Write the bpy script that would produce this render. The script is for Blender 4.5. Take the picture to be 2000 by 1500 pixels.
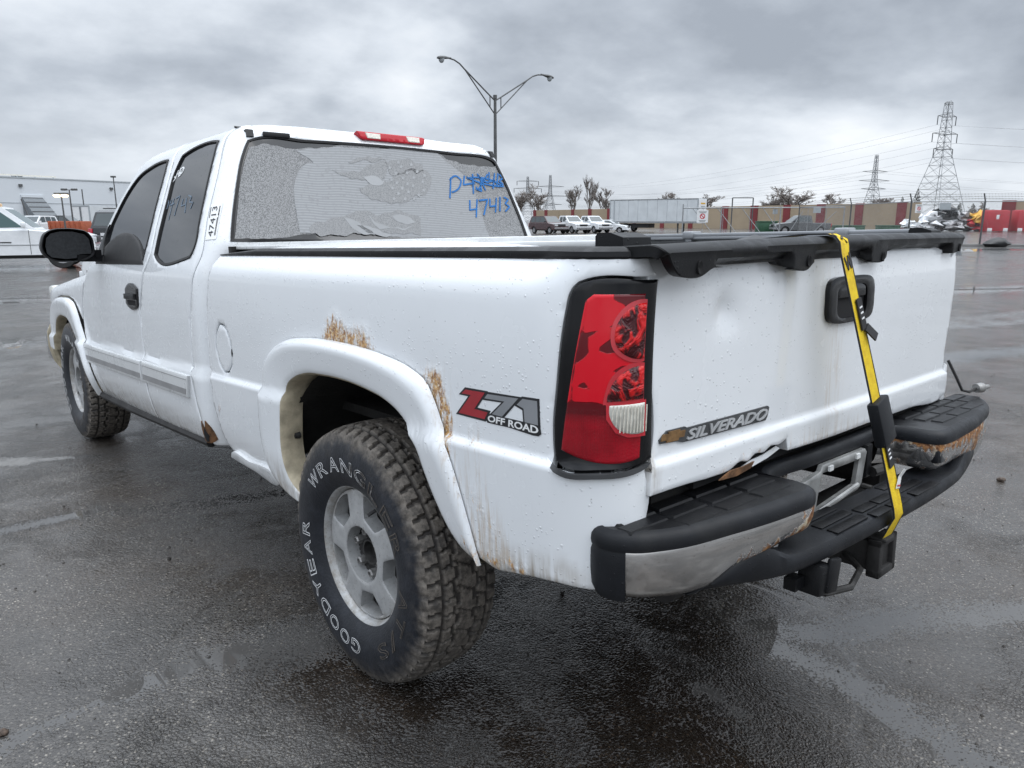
import bpy, bmesh, math, random
import numpy as np
from math import sin, cos, pi, sqrt, radians, hypot, atan2
from mathutils import Vector, Matrix, noise
from mathutils.geometry import delaunay_2d_cdt
for _o in list(bpy.data.objects): bpy.data.objects.remove(_o)
random.seed(7)
scene = bpy.context.scene
COL = scene.collection
# ---------------------------------------------------------------- camera
CAM = Vector((-1.963, -1.835, 1.423)); YAW = 0.727262; PITCH = -0.219676; FPX = 1436.23
cd = bpy.data.cameras.new('camera'); cam = bpy.data.objects.new('camera', cd); COL.objects.link(cam)
cd.sensor_width = 36.0; cd.lens = 36.0 * FPX / 2000.0; cd.clip_start = 0.05; cd.clip_end = 6000
cam.location = CAM; cam.rotation_euler = (pi/2 + PITCH, 0, -YAW)
scene.camera = cam
# ---------------------------------------------------------------- world: overcast sky
W = bpy.data.worlds.new('World'); scene.world = W; W.use_nodes = True
nt = W.node_tree; nt.nodes.clear()
def wn(t, **k):
    n = nt.nodes.new(t)
    for a, b in k.items(): setattr(n, a, b)
    return n
def wl(a, b): nt.links.new(a, b)
SUN_EL, SUN_AZ = radians(58), radians(150)      # hidden sun, high, behind the camera to the right
out = wn('ShaderNodeOutputWorld'); mixs = wn('ShaderNodeMixShader')
bg1 = wn('ShaderNodeBackground'); bg2 = wn('ShaderNodeBackground')
sky = wn('ShaderNodeTexSky', sky_type='NISHITA', sun_disc=False, sun_elevation=SUN_EL, sun_rotation=SUN_AZ)
bg1.inputs[1].default_value = 0.06; wl(sky.outputs[0], bg1.inputs[0])
tc = wn('ShaderNodeTexCoord'); sep = wn('ShaderNodeSeparateXYZ'); wl(tc.outputs['Generated'], sep.inputs[0])
def wm(op, a, b=None, c=None, clamp=False):
    n = wn('ShaderNodeMath', operation=op, use_clamp=clamp)
    for i, v in enumerate((a, b, c)):
        if v is None: continue
        if isinstance(v, (int, float)): n.inputs[i].default_value = v
        else: wl(v, n.inputs[i])
    return n.outputs[0]
zc = wm('MAXIMUM', sep.outputs[2], 0.0)
den = wm('ADD', zc, 0.34)
comb = wn('ShaderNodeCombineXYZ')
wl(wm('DIVIDE', sep.outputs[0], den), comb.inputs[0]); wl(wm('DIVIDE', sep.outputs[1], den), comb.inputs[1])
comb.inputs[2].default_value = 3.7
n1 = wn('ShaderNodeTexNoise'); n1.inputs['Scale'].default_value = 0.95; n1.inputs['Detail'].default_value = 5; n1.inputs['Roughness'].default_value = 0.48; n1.inputs['Distortion'].default_value = 0.35
n2 = wn('ShaderNodeTexNoise'); n2.inputs['Scale'].default_value = 3.4; n2.inputs['Detail'].default_value = 6; n2.inputs['Roughness'].default_value = 0.6
wl(comb.outputs[0], n1.inputs['Vector']); wl(comb.outputs[0], n2.inputs['Vector'])
cl = wm('ADD', wm('MULTIPLY', n1.outputs[0], 0.80), wm('MULTIPLY', n2.outputs[0], 0.20))
ramp = wn('ShaderNodeValToRGB')
cr = ramp.color_ramp; cr.elements[0].position = 0.40; cr.elements[0].color = (0.45, 0.50, 0.575, 1)
cr.elements[1].position = 0.64; cr.elements[1].color = (1.20, 1.24, 1.285, 1)
e = cr.elements.new(0.47); e.color = (0.62, 0.68, 0.765, 1)
e = cr.elements.new(0.54); e.color = (0.88, 0.945, 1.03, 1)
wl(cl, ramp.inputs[0])
# pale band low over the horizon, brighter towards the zenith as under any overcast
hz = wm('SUBTRACT', 1.0, wm('MULTIPLY', zc, 7.0), clamp=True)
mx = wn('ShaderNodeMix', data_type='RGBA'); wl(wm('MULTIPLY', hz, 0.55), mx.inputs[0]); wl(ramp.outputs[0], mx.inputs[6]); mx.inputs[7].default_value = (1.02, 1.08, 1.15, 1)
wl(mx.outputs[2], bg2.inputs[0])
zen = wm('MULTIPLY', wm('SMOOTH_MAX', wm('SUBTRACT', zc, 0.28), 0.0, 0.10), 3.5)
wl(wm('ADD', zen, 0.93), bg2.inputs[1])
mixs.inputs[0].default_value = 0.93
wl(bg1.outputs[0], mixs.inputs[1]); wl(bg2.outputs[0], mixs.inputs[2]); wl(mixs.outputs[0], out.inputs[0])
# ---------------------------------------------------------------- sun (veiled by cloud)
sd = bpy.data.lights.new('sun', 'SUN'); sd.energy = 0.6; sd.angle = radians(50); sd.color = (1.0, 0.97, 0.93)
so = bpy.data.objects.new('sun', sd); COL.objects.link(so)
so.rotation_euler = (pi/2 - SUN_EL, 0, pi - SUN_AZ + 0.0)
so.location = (0, 0, 50)
# ---------------------------------------------------------------- view
vs = scene.view_settings; vs.view_transform = 'Standard'; vs.look = 'None'; vs.exposure = -0.03; vs.gamma = 1.0; vs.use_curve_mapping = False
scene.render.resolution_x = 1024; scene.render.resolution_y = 768
scene.cycles.max_bounces = 8; scene.cycles.use_denoising = True
# ---------------------------------------------------------------- body surfaces
def sst(t):
    t=min(1.0,max(0.0,t)); return t*t*(3-2*t)
def crease_z(y): return 0.826-0.029*max(y,-0.95)
def wlow(y,z):
    zc=crease_z(y)
    w=0.957-(0.014 if z>0.98 else 0.004)*((z-0.98)/0.25)**2
    w+=0.017*sst((zc+0.003-z)/0.016)
    if z<0.60: w-=0.016*((0.60-z)/0.12)**2
    if y>4.0: w-=0.30*(y-4.0)**2
    return w
def corner(s,s0,w,a,b,yoff=0.0):
    # plan curve: returns (halfwidth,y)
    if s>=s0: return w,s
    L=1.57*sqrt((a*a+b*b)/2)*0.99
    t=(s0-s)/L
    if t<=1: return w-a*(1-cos(t*pi/2)), s0-b*sin(t*pi/2)
    return w-a-(s0-s-L), s0-b
def bed(s,z):
    w=wlow(min(s,3),z)
    if z>1.175: w-=0.060*((z-1.175)/0.095)**2.2*(1-0.88*sst((-0.74-s)/0.16))
    a,y=corner(s,-0.80,w,0.125,0.185)
    return (-a,y,z)
# cab section table
_T=[]
def _build():
    w=0.957-0.014*((1.13-0.98)/0.25)**2; z=1.13; q=1.13; d=0.002
    while q<2.2:
        _T.append((w,z))
        if q<1.25: th=0.02+0.30*sst((q-1.13)/0.10)
        elif q<1.72: th=0.32+0.12*(q-1.25)/0.47
        else: th=0.44+1.02*sst((q-1.72)/0.22)
        w-=sin(th)*d; z+=cos(th)*d; q+=d
_build()
def sec(y,q):
    if q<1.13: return wlow(y,q),q
    i=(q-1.13)/0.002; k=min(int(i),len(_T)-2); f=i-k
    return _T[k][0]*(1-f)+_T[k+1][0]*f, _T[k][1]*(1-f)+_T[k+1][1]*f
def cab(s,q):
    w,z=sec(s,q)
    dy=0.24*max(0,z-1.31)
    # roof falls towards the windscreen
    a,y=corner(s,1.235+dy,w,0.085,0.105)
    return (-a,y,z)
def fender(s,q):
    # q = height up to shoulder, then rolls in
    zs=1.155-0.11*max(0,s-3.1)
    w=wlow(s,min(q,zs))
    if q<=zs-0.06: return (-w,s,q)
    t=(q-(zs-0.06))/0.12
    if t<=1:
        return (-(wlow(s,zs)-0.075*(1-cos(t*pi/2))),s,zs-0.06+0.06*sin(t*pi/2))
    e=q-(zs+0.06)
    return (-(wlow(s,zs)-0.075-e),s,zs+0.02*e)
def tgate(x,z):
    zc=0.842-0.008*x
    y=-0.985-0.012*(1-(x/0.85)**2)
    y-=0.012*sst((zc+0.003-z)/0.015)
    # slight lean: top leans forward a touch
    y+=0.012*max(0,(z-1.12)/0.15)**2
    return (x,y,z)
# bumper front path
BP=[(-0.978,-0.74),(-0.985,-0.86),(-0.978,-0.96),(-0.945,-1.035),(-0.87,-1.085),(-0.70,-1.125),(-0.45,-1.155),(-0.2,-1.17),(0,-1.172)]
# ---------------------------------------------------------------- helpers
def tag(o, label=None, cat=None, group=None, kind=None):
    if label: o['label'] = label
    if cat: o['category'] = cat
    if group: o['group'] = group
    if kind: o['kind'] = kind
    return o
def empty(name, loc=(0, 0, 0), rz=0, parent=None):
    o = bpy.data.objects.new(name, None); COL.objects.link(o); o.empty_display_size = 0.2
    o.location = loc; o.rotation_euler = (0, 0, rz)
    if parent: o.parent = parent
    return o
def link(name, me, mat=None, parent=None, angle=38):
    if mat is not None:
        for m in (mat if isinstance(mat, (list, tuple)) else [mat]): me.materials.append(m)
    if angle:
        me.polygons.foreach_set('use_smooth', [True]*len(me.polygons))
        me.set_sharp_from_angle(angle=radians(angle))
    o = bpy.data.objects.new(name, me); COL.objects.link(o)
    if parent: o.parent = parent
    return o
def mesh(name, verts, faces, mat=None, parent=None, angle=38):
    me = bpy.data.meshes.new(name); me.from_pydata([tuple(v) for v in verts], [], faces); me.update()
    return link(name, me, mat, parent, angle)
def share(o, name=None, parent=None, loc=None, rz=None):
    c = o.copy(); COL.objects.link(c)
    if name: c.name = name
    c.parent = parent if parent is not None else o.parent
    if loc is not None: c.location = loc
    if rz is not None: c.rotation_euler = (0, 0, rz)
    return c
def copy_tree(o, parent=None):
    c = o.copy(); COL.objects.link(c)
    if parent is not None: c.parent = parent
    for ch in list(o.children): copy_tree(ch, c)
    return c
class MB:
    """collects simple shapes into one mesh"""
    def __init__(s): s.v = []; s.f = []; s.mi = []; s.m = 0
    def add(s, v, f):
        n = len(s.v); s.v += [Vector(a) for a in v]; s.f += [tuple(i+n for i in q) for q in f]; s.mi += [s.m]*len(f); return s
    def box(s, c, d, rot=None, bev=0.0):
        x, y, z = [k/2 for k in d]
        if bev <= 0:
            v = [(sx*x, sy*y, sz*z) for sx in (-1, 1) for sy in (-1, 1) for sz in (-1, 1)]
            f = [(0,1,3,2),(4,6,7,5),(0,4,5,1),(2,3,7,6),(0,2,6,4),(1,5,7,3)]
        else:
            bm = bmesh.new(); bmesh.ops.create_cube(bm, size=1)
            for q in bm.verts: q.co = Vector((q.co.x*d[0], q.co.y*d[1], q.co.z*d[2]))
            bmesh.ops.bevel(bm, geom=list(bm.edges), offset=bev, segments=2, affect='EDGES', profile=0.5)
            v = [q.co.copy() for q in bm.verts]; bm.verts.index_update(); f = [tuple(q.index for q in p.verts) for p in bm.faces]; bm.free()
        M = (rot.to_matrix() if hasattr(rot, 'to_matrix') else rot) if rot is not None else Matrix.Identity(3)
        return s.add([M @ Vector(p) + Vector(c) for p in v], f)
    def bar(s, a, b, w, h=None, up=(0, 0, 1)):
        a = Vector(a); b = Vector(b); d = b-a; L = d.length
        if L < 1e-6: return s
        d.normalize(); up = Vector(up)
        if abs(d.dot(up)) > 0.98: up = Vector((1, 0, 0))
        x = d.cross(up).normalized(); z = x.cross(d); h = h or w
        v = []
        for p in (a, b):
            for sx, sz in ((-1,-1),(1,-1),(1,1),(-1,1)): v.append(p + x*sx*w/2 + z*sz*h/2)
        return s.add(v, [(0,1,2,3)[::-1],(4,5,6,7),(0,1,5,4),(1,2,6,5),(2,3,7,6),(3,0,4,7)])
    def tube(s, pts, r, n=8, caps=True):
        pts = [Vector(p) for p in pts]; rr = r if isinstance(r, (list, tuple)) else [r]*len(pts)
        v = []; f = []; prev = None
        for i, p in enumerate(pts):
            t = (pts[min(i+1, len(pts)-1)] - pts[max(i-1, 0)]).normalized()
            if prev is None:
                a = Vector((0, 0, 1)) if abs(t.z) < 0.9 else Vector((1, 0, 0))
                x = t.cross(a).normalized()
            else:
                x = (prev - t*prev.dot(t)).normalized()
            prev = x; y = t.cross(x)
            for k in range(n):
                an = 2*pi*k/n; v.append(p + (x*cos(an) + y*sin(an))*rr[i])
        for i in range(len(pts)-1):
            for k in range(n):
                k2 = (k+1) % n; f.append((i*n+k, i*n+k2, (i+1)*n+k2, (i+1)*n+k))
        if caps: f.append(tuple(range(n))[::-1]); f.append(tuple((len(pts)-1)*n+k for k in range(n)))
        return s.add(v, f)
    def lathe(s, prof, axis='x', c=(0, 0, 0), n=48, a0=0, a1=2*pi):
        """prof: list of (axial, radius)"""
        v = []; f = []; full = abs(a1-a0-2*pi) < 1e-6; N = n if full else n+1
        for k in range(N):
            an = a0 + (a1-a0)*k/n
            for ax, r in prof:
                p = {'x': (ax, r*cos(an), r*sin(an)), 'y': (r*cos(an), ax, r*sin(an)), 'z': (r*cos(an), r*sin(an), ax)}[axis]
                v.append(Vector(p)+Vector(c))
        m = len(prof)
        for k in range(n):
            k2 = (k+1) % N
            for i in range(m-1): f.append((k*m+i, k*m+i+1, k2*m+i+1, k2*m+i))
        return s.add(v, f)
    def prism(s, poly, a, b, fn):
        """poly 2d extruded between a and b through fn(u,v,w)"""
        n = len(poly)
        v = [fn(p[0], p[1], a) for p in poly] + [fn(p[0], p[1], b) for p in poly]
        f = [tuple(range(n))[::-1], tuple(range(n, 2*n))] + [(i, (i+1) % n, n+(i+1) % n, n+i) for i in range(n)]
        return s.add(v, f)
    def build(s, name, mat, parent=None, angle=38, fix=True):
        me = bpy.data.meshes.new(name); me.from_pydata([tuple(v) for v in s.v], [], s.f)
        if isinstance(mat, (list, tuple)): me.polygons.foreach_set('material_index', s.mi)
        me.update()
        if fix:
            bm = bmesh.new(); bm.from_mesh(me); bmesh.ops.recalc_face_normals(bm, faces=list(bm.faces)); bm.to_mesh(me); bm.free()
        return link(name, me, mat, parent, angle)
# ---- 2d curves
def spline(pts, closed=True, step=0.012, corner=48):
    P = [Vector((p[0], p[1])) for p in pts]; n = len(P); out = []
    def sharp(i):
        if not closed and (i == 0 or i == n-1): return True
        a = P[i]-P[i-1]; b = P[(i+1) % n]-P[i]
        if a.length < 1e-6 or b.length < 1e-6: return True
        return abs(math.degrees(a.angle_signed(b))) > corner
    sh = [sharp(i) for i in range(n)]
    def tan(i):
        a = P[i]-P[i-1]; b = P[(i+1) % n]-P[i]; la = a.length; lb = b.length
        return (a/la*lb + b/lb*la)/(la+lb)
    m = n if closed else n-1
    for i in range(m):
        j = (i+1) % n; L = (P[j]-P[i]).length; d = (P[j]-P[i])
        t0 = d/L if sh[i] else tan(i); t1 = d/L if sh[j] else tan(j)
        if sh[i] and not sh[j]: t0 = (d/L*2 - t1).normalized() if (d/L*2-t1).length > 0 else d/L
        if sh[j] and not sh[i]: t1 = (d/L*2 - t0).normalized() if (d/L*2-t0).length > 0 else d/L
        k = max(1, int(round(L/step)))
        for q in range(k):
            t = q/k; h00 = 2*t**3-3*t*t+1; h10 = t**3-2*t*t+t; h01 = -2*t**3+3*t*t; h11 = t**3-t*t
            out.append(P[i]*h00 + t0*L*h10 + P[j]*h01 + t1*L*h11)
    if not closed: out.append(P[-1].copy())
    return out
def area2(P): return sum(P[i-1].x*P[i].y - P[i].x*P[i-1].y for i in range(len(P)))/2
def inset(P, d):
    """move a closed polygon inwards by d"""
    n = len(P); sgn = 1 if area2(P) > 0 else -1; out = []
    for i in range(n):
        a = (P[i]-P[i-1]); b = (P[(i+1) % n]-P[i])
        if a.length < 1e-9: a = b
        if b.length < 1e-9: b = a
        a = a.normalized(); b = b.normalized()
        na = Vector((-a.y, a.x))*sgn; nb = Vector((-b.y, b.x))*sgn
        m = na+nb
        if m.length < 1e-6: m = na
        m.normalize(); k = max(0.45, m.dot(na))
        out.append(P[i] + m*d/k)
    return out
def inside_np(poly, X, Y):
    px = np.array([p.x for p in poly]); py = np.array([p.y for p in poly]); r = np.zeros(X.shape, bool)
    j = len(px)-1
    for i in range(len(px)):
        c = ((py[i] > Y) != (py[j] > Y))
        with np.errstate(divide='ignore', invalid='ignore'):
            r ^= c & (X < (px[j]-px[i])*(Y-py[i])/(py[j]-py[i]+1e-15)+px[i])
        j = i
    return r
def dist_np(poly, X, Y, closed=True):
    d = np.full(X.shape, 1e9); n = len(poly)
    for i in range(n if closed else n-1):
        a = poly[i]; b = poly[(i+1) % n]; ex = b[0]-a[0]; ey = b[1]-a[1]; L = ex*ex+ey*ey+1e-12
        t = np.clip(((X-a[0])*ex+(Y-a[1])*ey)/L, 0, 1)
        d = np.minimum(d, np.hypot(X-a[0]-t*ex, Y-a[1]-t*ey))
    return d
def nrm(F, u, v, P=None):
    h = 0.002; P = Vector(F(u, v)); a = Vector(F(u+h, v))-P; b = Vector(F(u, v+h))-P
    n = a.cross(b)
    if n.length < 1e-12: return P, Vector((0, -1, 0))
    n.normalize()
    ref = P - Vector((0, min(3.0, max(-0.4, P.y)), 0.95))
    if abs(P.y) > 50: ref = -P
    if n.dot(ref) < 0: n = -n
    return P, n
def panel(name, F, outline, holes=(), step=0.02, hem=0.02, mat=None, parent=None, gap=0.0025, off=0.0, paint=None, flip=False, rnd=0.0035, ctr=None, sp=None, angle=40, bump=None, corner=48, extra=None):
    sp = sp or step*0.75
    rings = [inset(spline(outline, True, sp, corner), gap)] + [inset(spline(h, True, sp, corner), -gap) for h in holes]
    O = rings[0]
    us = [p.x for p in O]; vs_ = [p.y for p in O]
    gx = np.arange(min(us)+step*0.5, max(us), step); gy = np.arange(min(vs_)+step*0.5, max(vs_), step)
    pts = [p for r in rings for p in r]; edges = []; k = 0
    for r in rings:
        edges += [(k+i, k+(i+1) % len(r)) for i in range(len(r))]; k += len(r)
    nb = len(pts)
    inr = []
    if rnd > 0:
        for qi, r in enumerate(rings):
            rr = inset(r, rnd if qi == 0 else -rnd)
            inr += rr
        X = np.array([p.x for p in inr]); Y = np.array([p.y for p in inr])
        ok = inside_np(O, X, Y); dmin = dist_np([(p.x, p.y) for p in O], X, Y)
        for r in rings[1:]:
            ok &= ~inside_np(r, X, Y); dmin = np.minimum(dmin, dist_np([(p.x, p.y) for p in r], X, Y))
        inr = [p for p, o_, d_ in zip(inr, ok, dmin) if o_ and d_ > rnd*0.7]
    if len(gx) and len(gy):
        X, Y = np.meshgrid(gx, gy); X = X.ravel(); Y = Y.ravel()
        ok = inside_np(O, X, Y); dmin = dist_np([(p.x, p.y) for p in O], X, Y)
        for r in rings[1:]:
            ok &= ~inside_np(r, X, Y); dmin = np.minimum(dmin, dist_np([(p.x, p.y) for p in r], X, Y))
        ok &= dmin > max(step*0.4, rnd*1.6)
        grid = [Vector((a, b)) for a, b in zip(X[ok], Y[ok])]
    else: grid = []
    if extra:
        ep, band = extra
        X = np.array([p[0] for p in ep]); Y = np.array([p[1] for p in ep])
        ok = inside_np(O, X, Y); dmin = dist_np([(p.x, p.y) for p in O], X, Y)
        for r in rings[1:]:
            ok &= ~inside_np(r, X, Y); dmin = np.minimum(dmin, dist_np([(p.x, p.y) for p in r], X, Y))
        ok &= dmin > max(.003, rnd*1.3)
        grid = [p for p in grid if not band(p.x, p.y)] + [Vector((a, b)) for a, b in zip(X[ok], Y[ok])]
    allp = pts + inr + grid
    vo, eo, fo, ov, oe, of = delaunay_2d_cdt(allp, edges, [], 0, 1e-6, True)
    isb = [any(i < nb for i in o_) for o_ in ov]
    cen = np.array([[(vo[a].x+vo[b].x+vo[c].x)/3, (vo[a].y+vo[b].y+vo[c].y)/3] for a, b, c in fo])
    ok = inside_np(O, cen[:, 0], cen[:, 1])
    for r in rings[1:]: ok &= ~inside_np(r, cen[:, 0], cen[:, 1])
    tris = [tuple(t) for t, o_ in zip(fo, ok) if o_]
    V = []; N = []
    sx = -1 if flip else 1
    for i, p in enumerate(vo):
        P, n = nrm(F, p.x, p.y)
        if ctr is not None and n.dot(P-Vector(ctr)) < 0: n = -n
        o_ = off
        if bump: o_ += bump(p.x, p.y)
        P = P + n*(o_ - (0.0022 if (isb[i] and rnd > 0) else 0))
        V.append(Vector((P.x*sx, P.y, P.z))); N.append(Vector((n.x*sx, n.y, n.z)))
    # consistent winding
    if tris:
        a, b, c = tris[len(tris)//2]
        if (V[b]-V[a]).cross(V[c]-V[a]).dot(N[a]) < 0: tris = [(a, c, b) for a, b, c in tris]
    faces = list(tris)
    if hem > 0:
        cnt = {}
        for t in tris:
            for q in range(3):
                a, b = t[q], t[(q+1) % 3]; cnt.setdefault((min(a, b), max(a, b)), []).append((a, b))
        bd = [l[0] for l in cnt.values() if len(l) == 1]; mp = {}
        for a, b in bd:
            for q in (a, b):
                if q not in mp:
                    mp[q] = len(V); V.append(V[q]-N[q]*hem); vo.append(vo[q])
            faces.append((b, a, mp[a], mp[b]))
    me = bpy.data.meshes.new(name); me.from_pydata([tuple(v) for v in V], [], faces); me.update()
    if paint:
        at = me.color_attributes.new('wear_light', 'FLOAT_COLOR', 'POINT')
        U = np.array([p.x for p in vo]); Z = np.array([p.y for p in vo])
        at.data.foreach_set('color', np.column_stack(list(paint(U, Z)) + [np.ones(len(U))]).astype(np.float32).ravel())
    return link(name, me, mat, parent, angle)
def strip(name, F, poly2, width, off, mat, parent, closed=False, thick=0.0015, n_step=0.01):
    """flat band of given width following a 2d path on surface F"""
    P = spline(poly2, closed, n_step, 70) if len(poly2) > 2 else [Vector(poly2[0]), Vector(poly2[1])]
    m = MB(); v = []; f = []
    for i, p in enumerate(P):
        a = P[max(i-1, 0)]; b = P[min(i+1, len(P)-1)]
        d = (b-a).normalized(); s_ = Vector((-d.y, d.x))*width/2
        for q, o_ in ((p+s_, off-thick), (p+s_, off), (p-s_, off), (p-s_, off-thick)):
            A, n = nrm(F, q.x, q.y); v.append(A+n*o_)
    for i in range(len(P)-1):
        for k in range(3): f.append((i*4+k, i*4+k+1, i*4+4+k+1, i*4+4+k))
    f.append((0, 1, 2, 3)); f.append(tuple(len(v)-4+k for k in range(4)))
    m.add(v, f)
    return m
def text_mesh(txt, extrude=0.0, shear=0.0, bevel=0.0, outline=False, res=3, spacing=1.0):
    cu = bpy.data.curves.new('t', 'FONT'); cu.body = txt; cu.size = 1; cu.extrude = extrude; cu.shear = shear; cu.resolution_u = res; cu.space_character = spacing
    if outline: cu.fill_mode = 'NONE'; cu.bevel_depth = bevel; cu.bevel_resolution = 0; cu.extrude = 0
    elif bevel: cu.offset = bevel
    o = bpy.data.objects.new('t', cu); COL.objects.link(o)
    bpy.context.view_layer.update()
    me = bpy.data.meshes.new_from_object(o.evaluated_get(bpy.context.evaluated_depsgraph_get()))
    bpy.data.objects.remove(o); bpy.data.curves.remove(cu)
    V = [v.co.copy() for v in me.vertices]; F_ = [tuple(p.vertices) for p in me.polygons]
    bpy.data.meshes.remove(me)
    return V, F_
def text_on(name, F, txt, quad, off, mat, parent, depth=0.0, shear=0.0, bold=0.0, spacing=1.0, ctr=None):
    """text stretched over a quad (bl, br, tr, tl) of surface coordinates"""
    V, Fc = text_mesh(txt, extrude=0.5 if depth else 0.0, shear=shear, bevel=bold, spacing=spacing)
    x0 = min(v.x for v in V); x1 = max(v.x for v in V); y0 = min(v.y for v in V); y1 = max(v.y for v in V)
    bl, br, tr, tl = [Vector(q) for q in quad]; out = []
    for v in V:
        a = (v.x-x0)/(x1-x0); b = (v.y-y0)/(y1-y0)
        p = bl*(1-a)*(1-b) + br*a*(1-b) + tr*a*b + tl*(1-a)*b
        P, n = nrm(F, p.x, p.y)
        if ctr is not None and n.dot(P-Vector(ctr)) < 0: n = -n
        out.append(P + n*(off + (v.z+0.5)*depth))
    return mesh(name, out, Fc, mat, parent, 30)
def fillpoly(name, F, poly, off, mat, parent, thick=0.001, step=0.03, ctr=None, corner=2):
    return panel(name, F, poly, step=step, hem=thick, mat=mat, parent=parent, gap=0, off=off, rnd=0, sp=step*0.6, ctr=ctr, corner=corner)
# ---------------------------------------------------------------- materials
class NT:
    def __init__(s, name):
        s.m = bpy.data.materials.new(name); s.m.use_nodes = True; s.t = s.m.node_tree; s.t.nodes.clear()
        s.out = s.n('ShaderNodeOutputMaterial'); s.b = s.n('ShaderNodeBsdfPrincipled'); s.l(s.b.outputs[0], s.out.inputs[0])
        s.tc = s.n('ShaderNodeTexCoord')
    def n(s, t, **k):
        q = s.t.nodes.new(t)
        for a, b in k.items(): setattr(q, a, b)
        return q
    def l(s, a, b): s.t.links.new(a, b)
    def set(s, sock, v):
        i = s.b.inputs[sock]
        if isinstance(v, (int, float)): i.default_value = v
        elif isinstance(v, (tuple, list)): i.default_value = (*v, 1) if len(v) == 3 else v
        else: s.l(v, i)
    def math(s, op, a, b=None, c=None, clamp=False):
        q = s.n('ShaderNodeMath', operation=op, use_clamp=clamp)
        for i, v in enumerate((a, b, c)):
            if v is None: continue
            if isinstance(v, (int, float)): q.inputs[i].default_value = v
            else: s.l(v, q.inputs[i])
        return q.outputs[0]
    def mix(s, f, a, b):
        q = s.n('ShaderNodeMix', data_type='RGBA')
        for i, v in ((0, f), (6, a), (7, b)):
            if isinstance(v, (int, float)): q.inputs[i].default_value = v
            elif isinstance(v, tuple): q.inputs[i].default_value = (*v, 1) if len(v) == 3 else v
            else: s.l(v, q.inputs[i])
        return q.outputs[2]
    def coord(s, scale=(1, 1, 1), src='Object', loc=(0, 0, 0)):
        mp = s.n('ShaderNodeMapping'); mp.inputs['Scale'].default_value = scale; mp.inputs['Location'].default_value = loc
        s.l(s.tc.outputs[src], mp.inputs[0]); return mp.outputs[0]
    def noise(s, scale, detail=4, rough=0.55, vec=None, dist=0.0):
        q = s.n('ShaderNodeTexNoise'); q.inputs['Scale'].default_value = scale; q.inputs['Detail'].default_value = detail
        q.inputs['Roughness'].default_value = rough; q.inputs['Distortion'].default_value = dist
        s.l(vec if vec is not None else s.tc.outputs['Object'], q.inputs['Vector']); return q.outputs[0]
    def voro(s, scale, feature='F1', vec=None, rand=1.0):
        q = s.n('ShaderNodeTexVoronoi', feature=feature); q.inputs['Scale'].default_value = scale
        if 'Randomness' in q.inputs: q.inputs['Randomness'].default_value = rand
        s.l(vec if vec is not None else s.tc.outputs['Object'], q.inputs['Vector']); return q
    def sstep(s, x, a, b):
        q = s.n('ShaderNodeMapRange', interpolation_type='SMOOTHSTEP'); q.inputs[1].default_value = a; q.inputs[2].default_value = b
        s.l(x, q.inputs[0]); return q.outputs[0]
    def bump(s, h, dist, strength=1.0, prev=None):
        q = s.n('ShaderNodeBump'); q.inputs['Strength'].default_value = strength; q.inputs['Distance'].default_value = dist
        s.l(h, q.inputs['Height'])
        if prev is not None: s.l(prev, q.inputs['Normal'])
        return q.outputs[0]
    def attr(s, name):
        q = s.n('ShaderNodeAttribute', attribute_name=name); sp = s.n('ShaderNodeSeparateColor'); s.l(q.outputs['Color'], sp.inputs[0]); return sp.outputs
    def z(s):
        q = s.n('ShaderNodeSeparateXYZ'); s.l(s.tc.outputs['Object'], q.inputs[0]); return q.outputs
def drops(t, scale=85, dens=0.35, h=0.0012):
    v = t.voro(scale); sc = t.n('ShaderNodeSeparateColor'); t.l(v.outputs['Color'], sc.inputs[0])
    on = t.math('LESS_THAN', sc.outputs[0], dens)
    r = t.math('MULTIPLY_ADD', sc.outputs[1], 0.22, 0.10)
    hgt = t.math('SUBTRACT', 1.0, t.math('POWER', t.math('DIVIDE', v.outputs['Distance'], r), 2.0), clamp=True)
    hgt = t.math('POWER', hgt, 0.6)
    hgt = t.math('MULTIPLY', hgt, on)
    return hgt
def simple(name, col, rough=0.5, metal=0.0, var=0.12, scale=6, bump=0.0, bscale=60, spec=0.5, coat=0.0):
    t = NT(name); nz = t.noise(scale, 5)
    d = tuple(c*(1-var) for c in col); u = tuple(min(1, c*(1+var)) for c in col)
    t.set('Base Color', t.mix(t.sstep(nz, 0.3, 0.7), d, u)); t.set('Metallic', metal); t.set('Specular IOR Level', spec)
    t.set('Roughness', t.math('MULTIPLY_ADD', t.noise(scale*3, 3), 0.2, rough-0.1)); t.set('Coat Weight', coat); t.set('Coat Roughness', 0.05)
    if bump: t.set('Normal', t.bump(t.noise(bscale, 4), bump))
    return t.m
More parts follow.
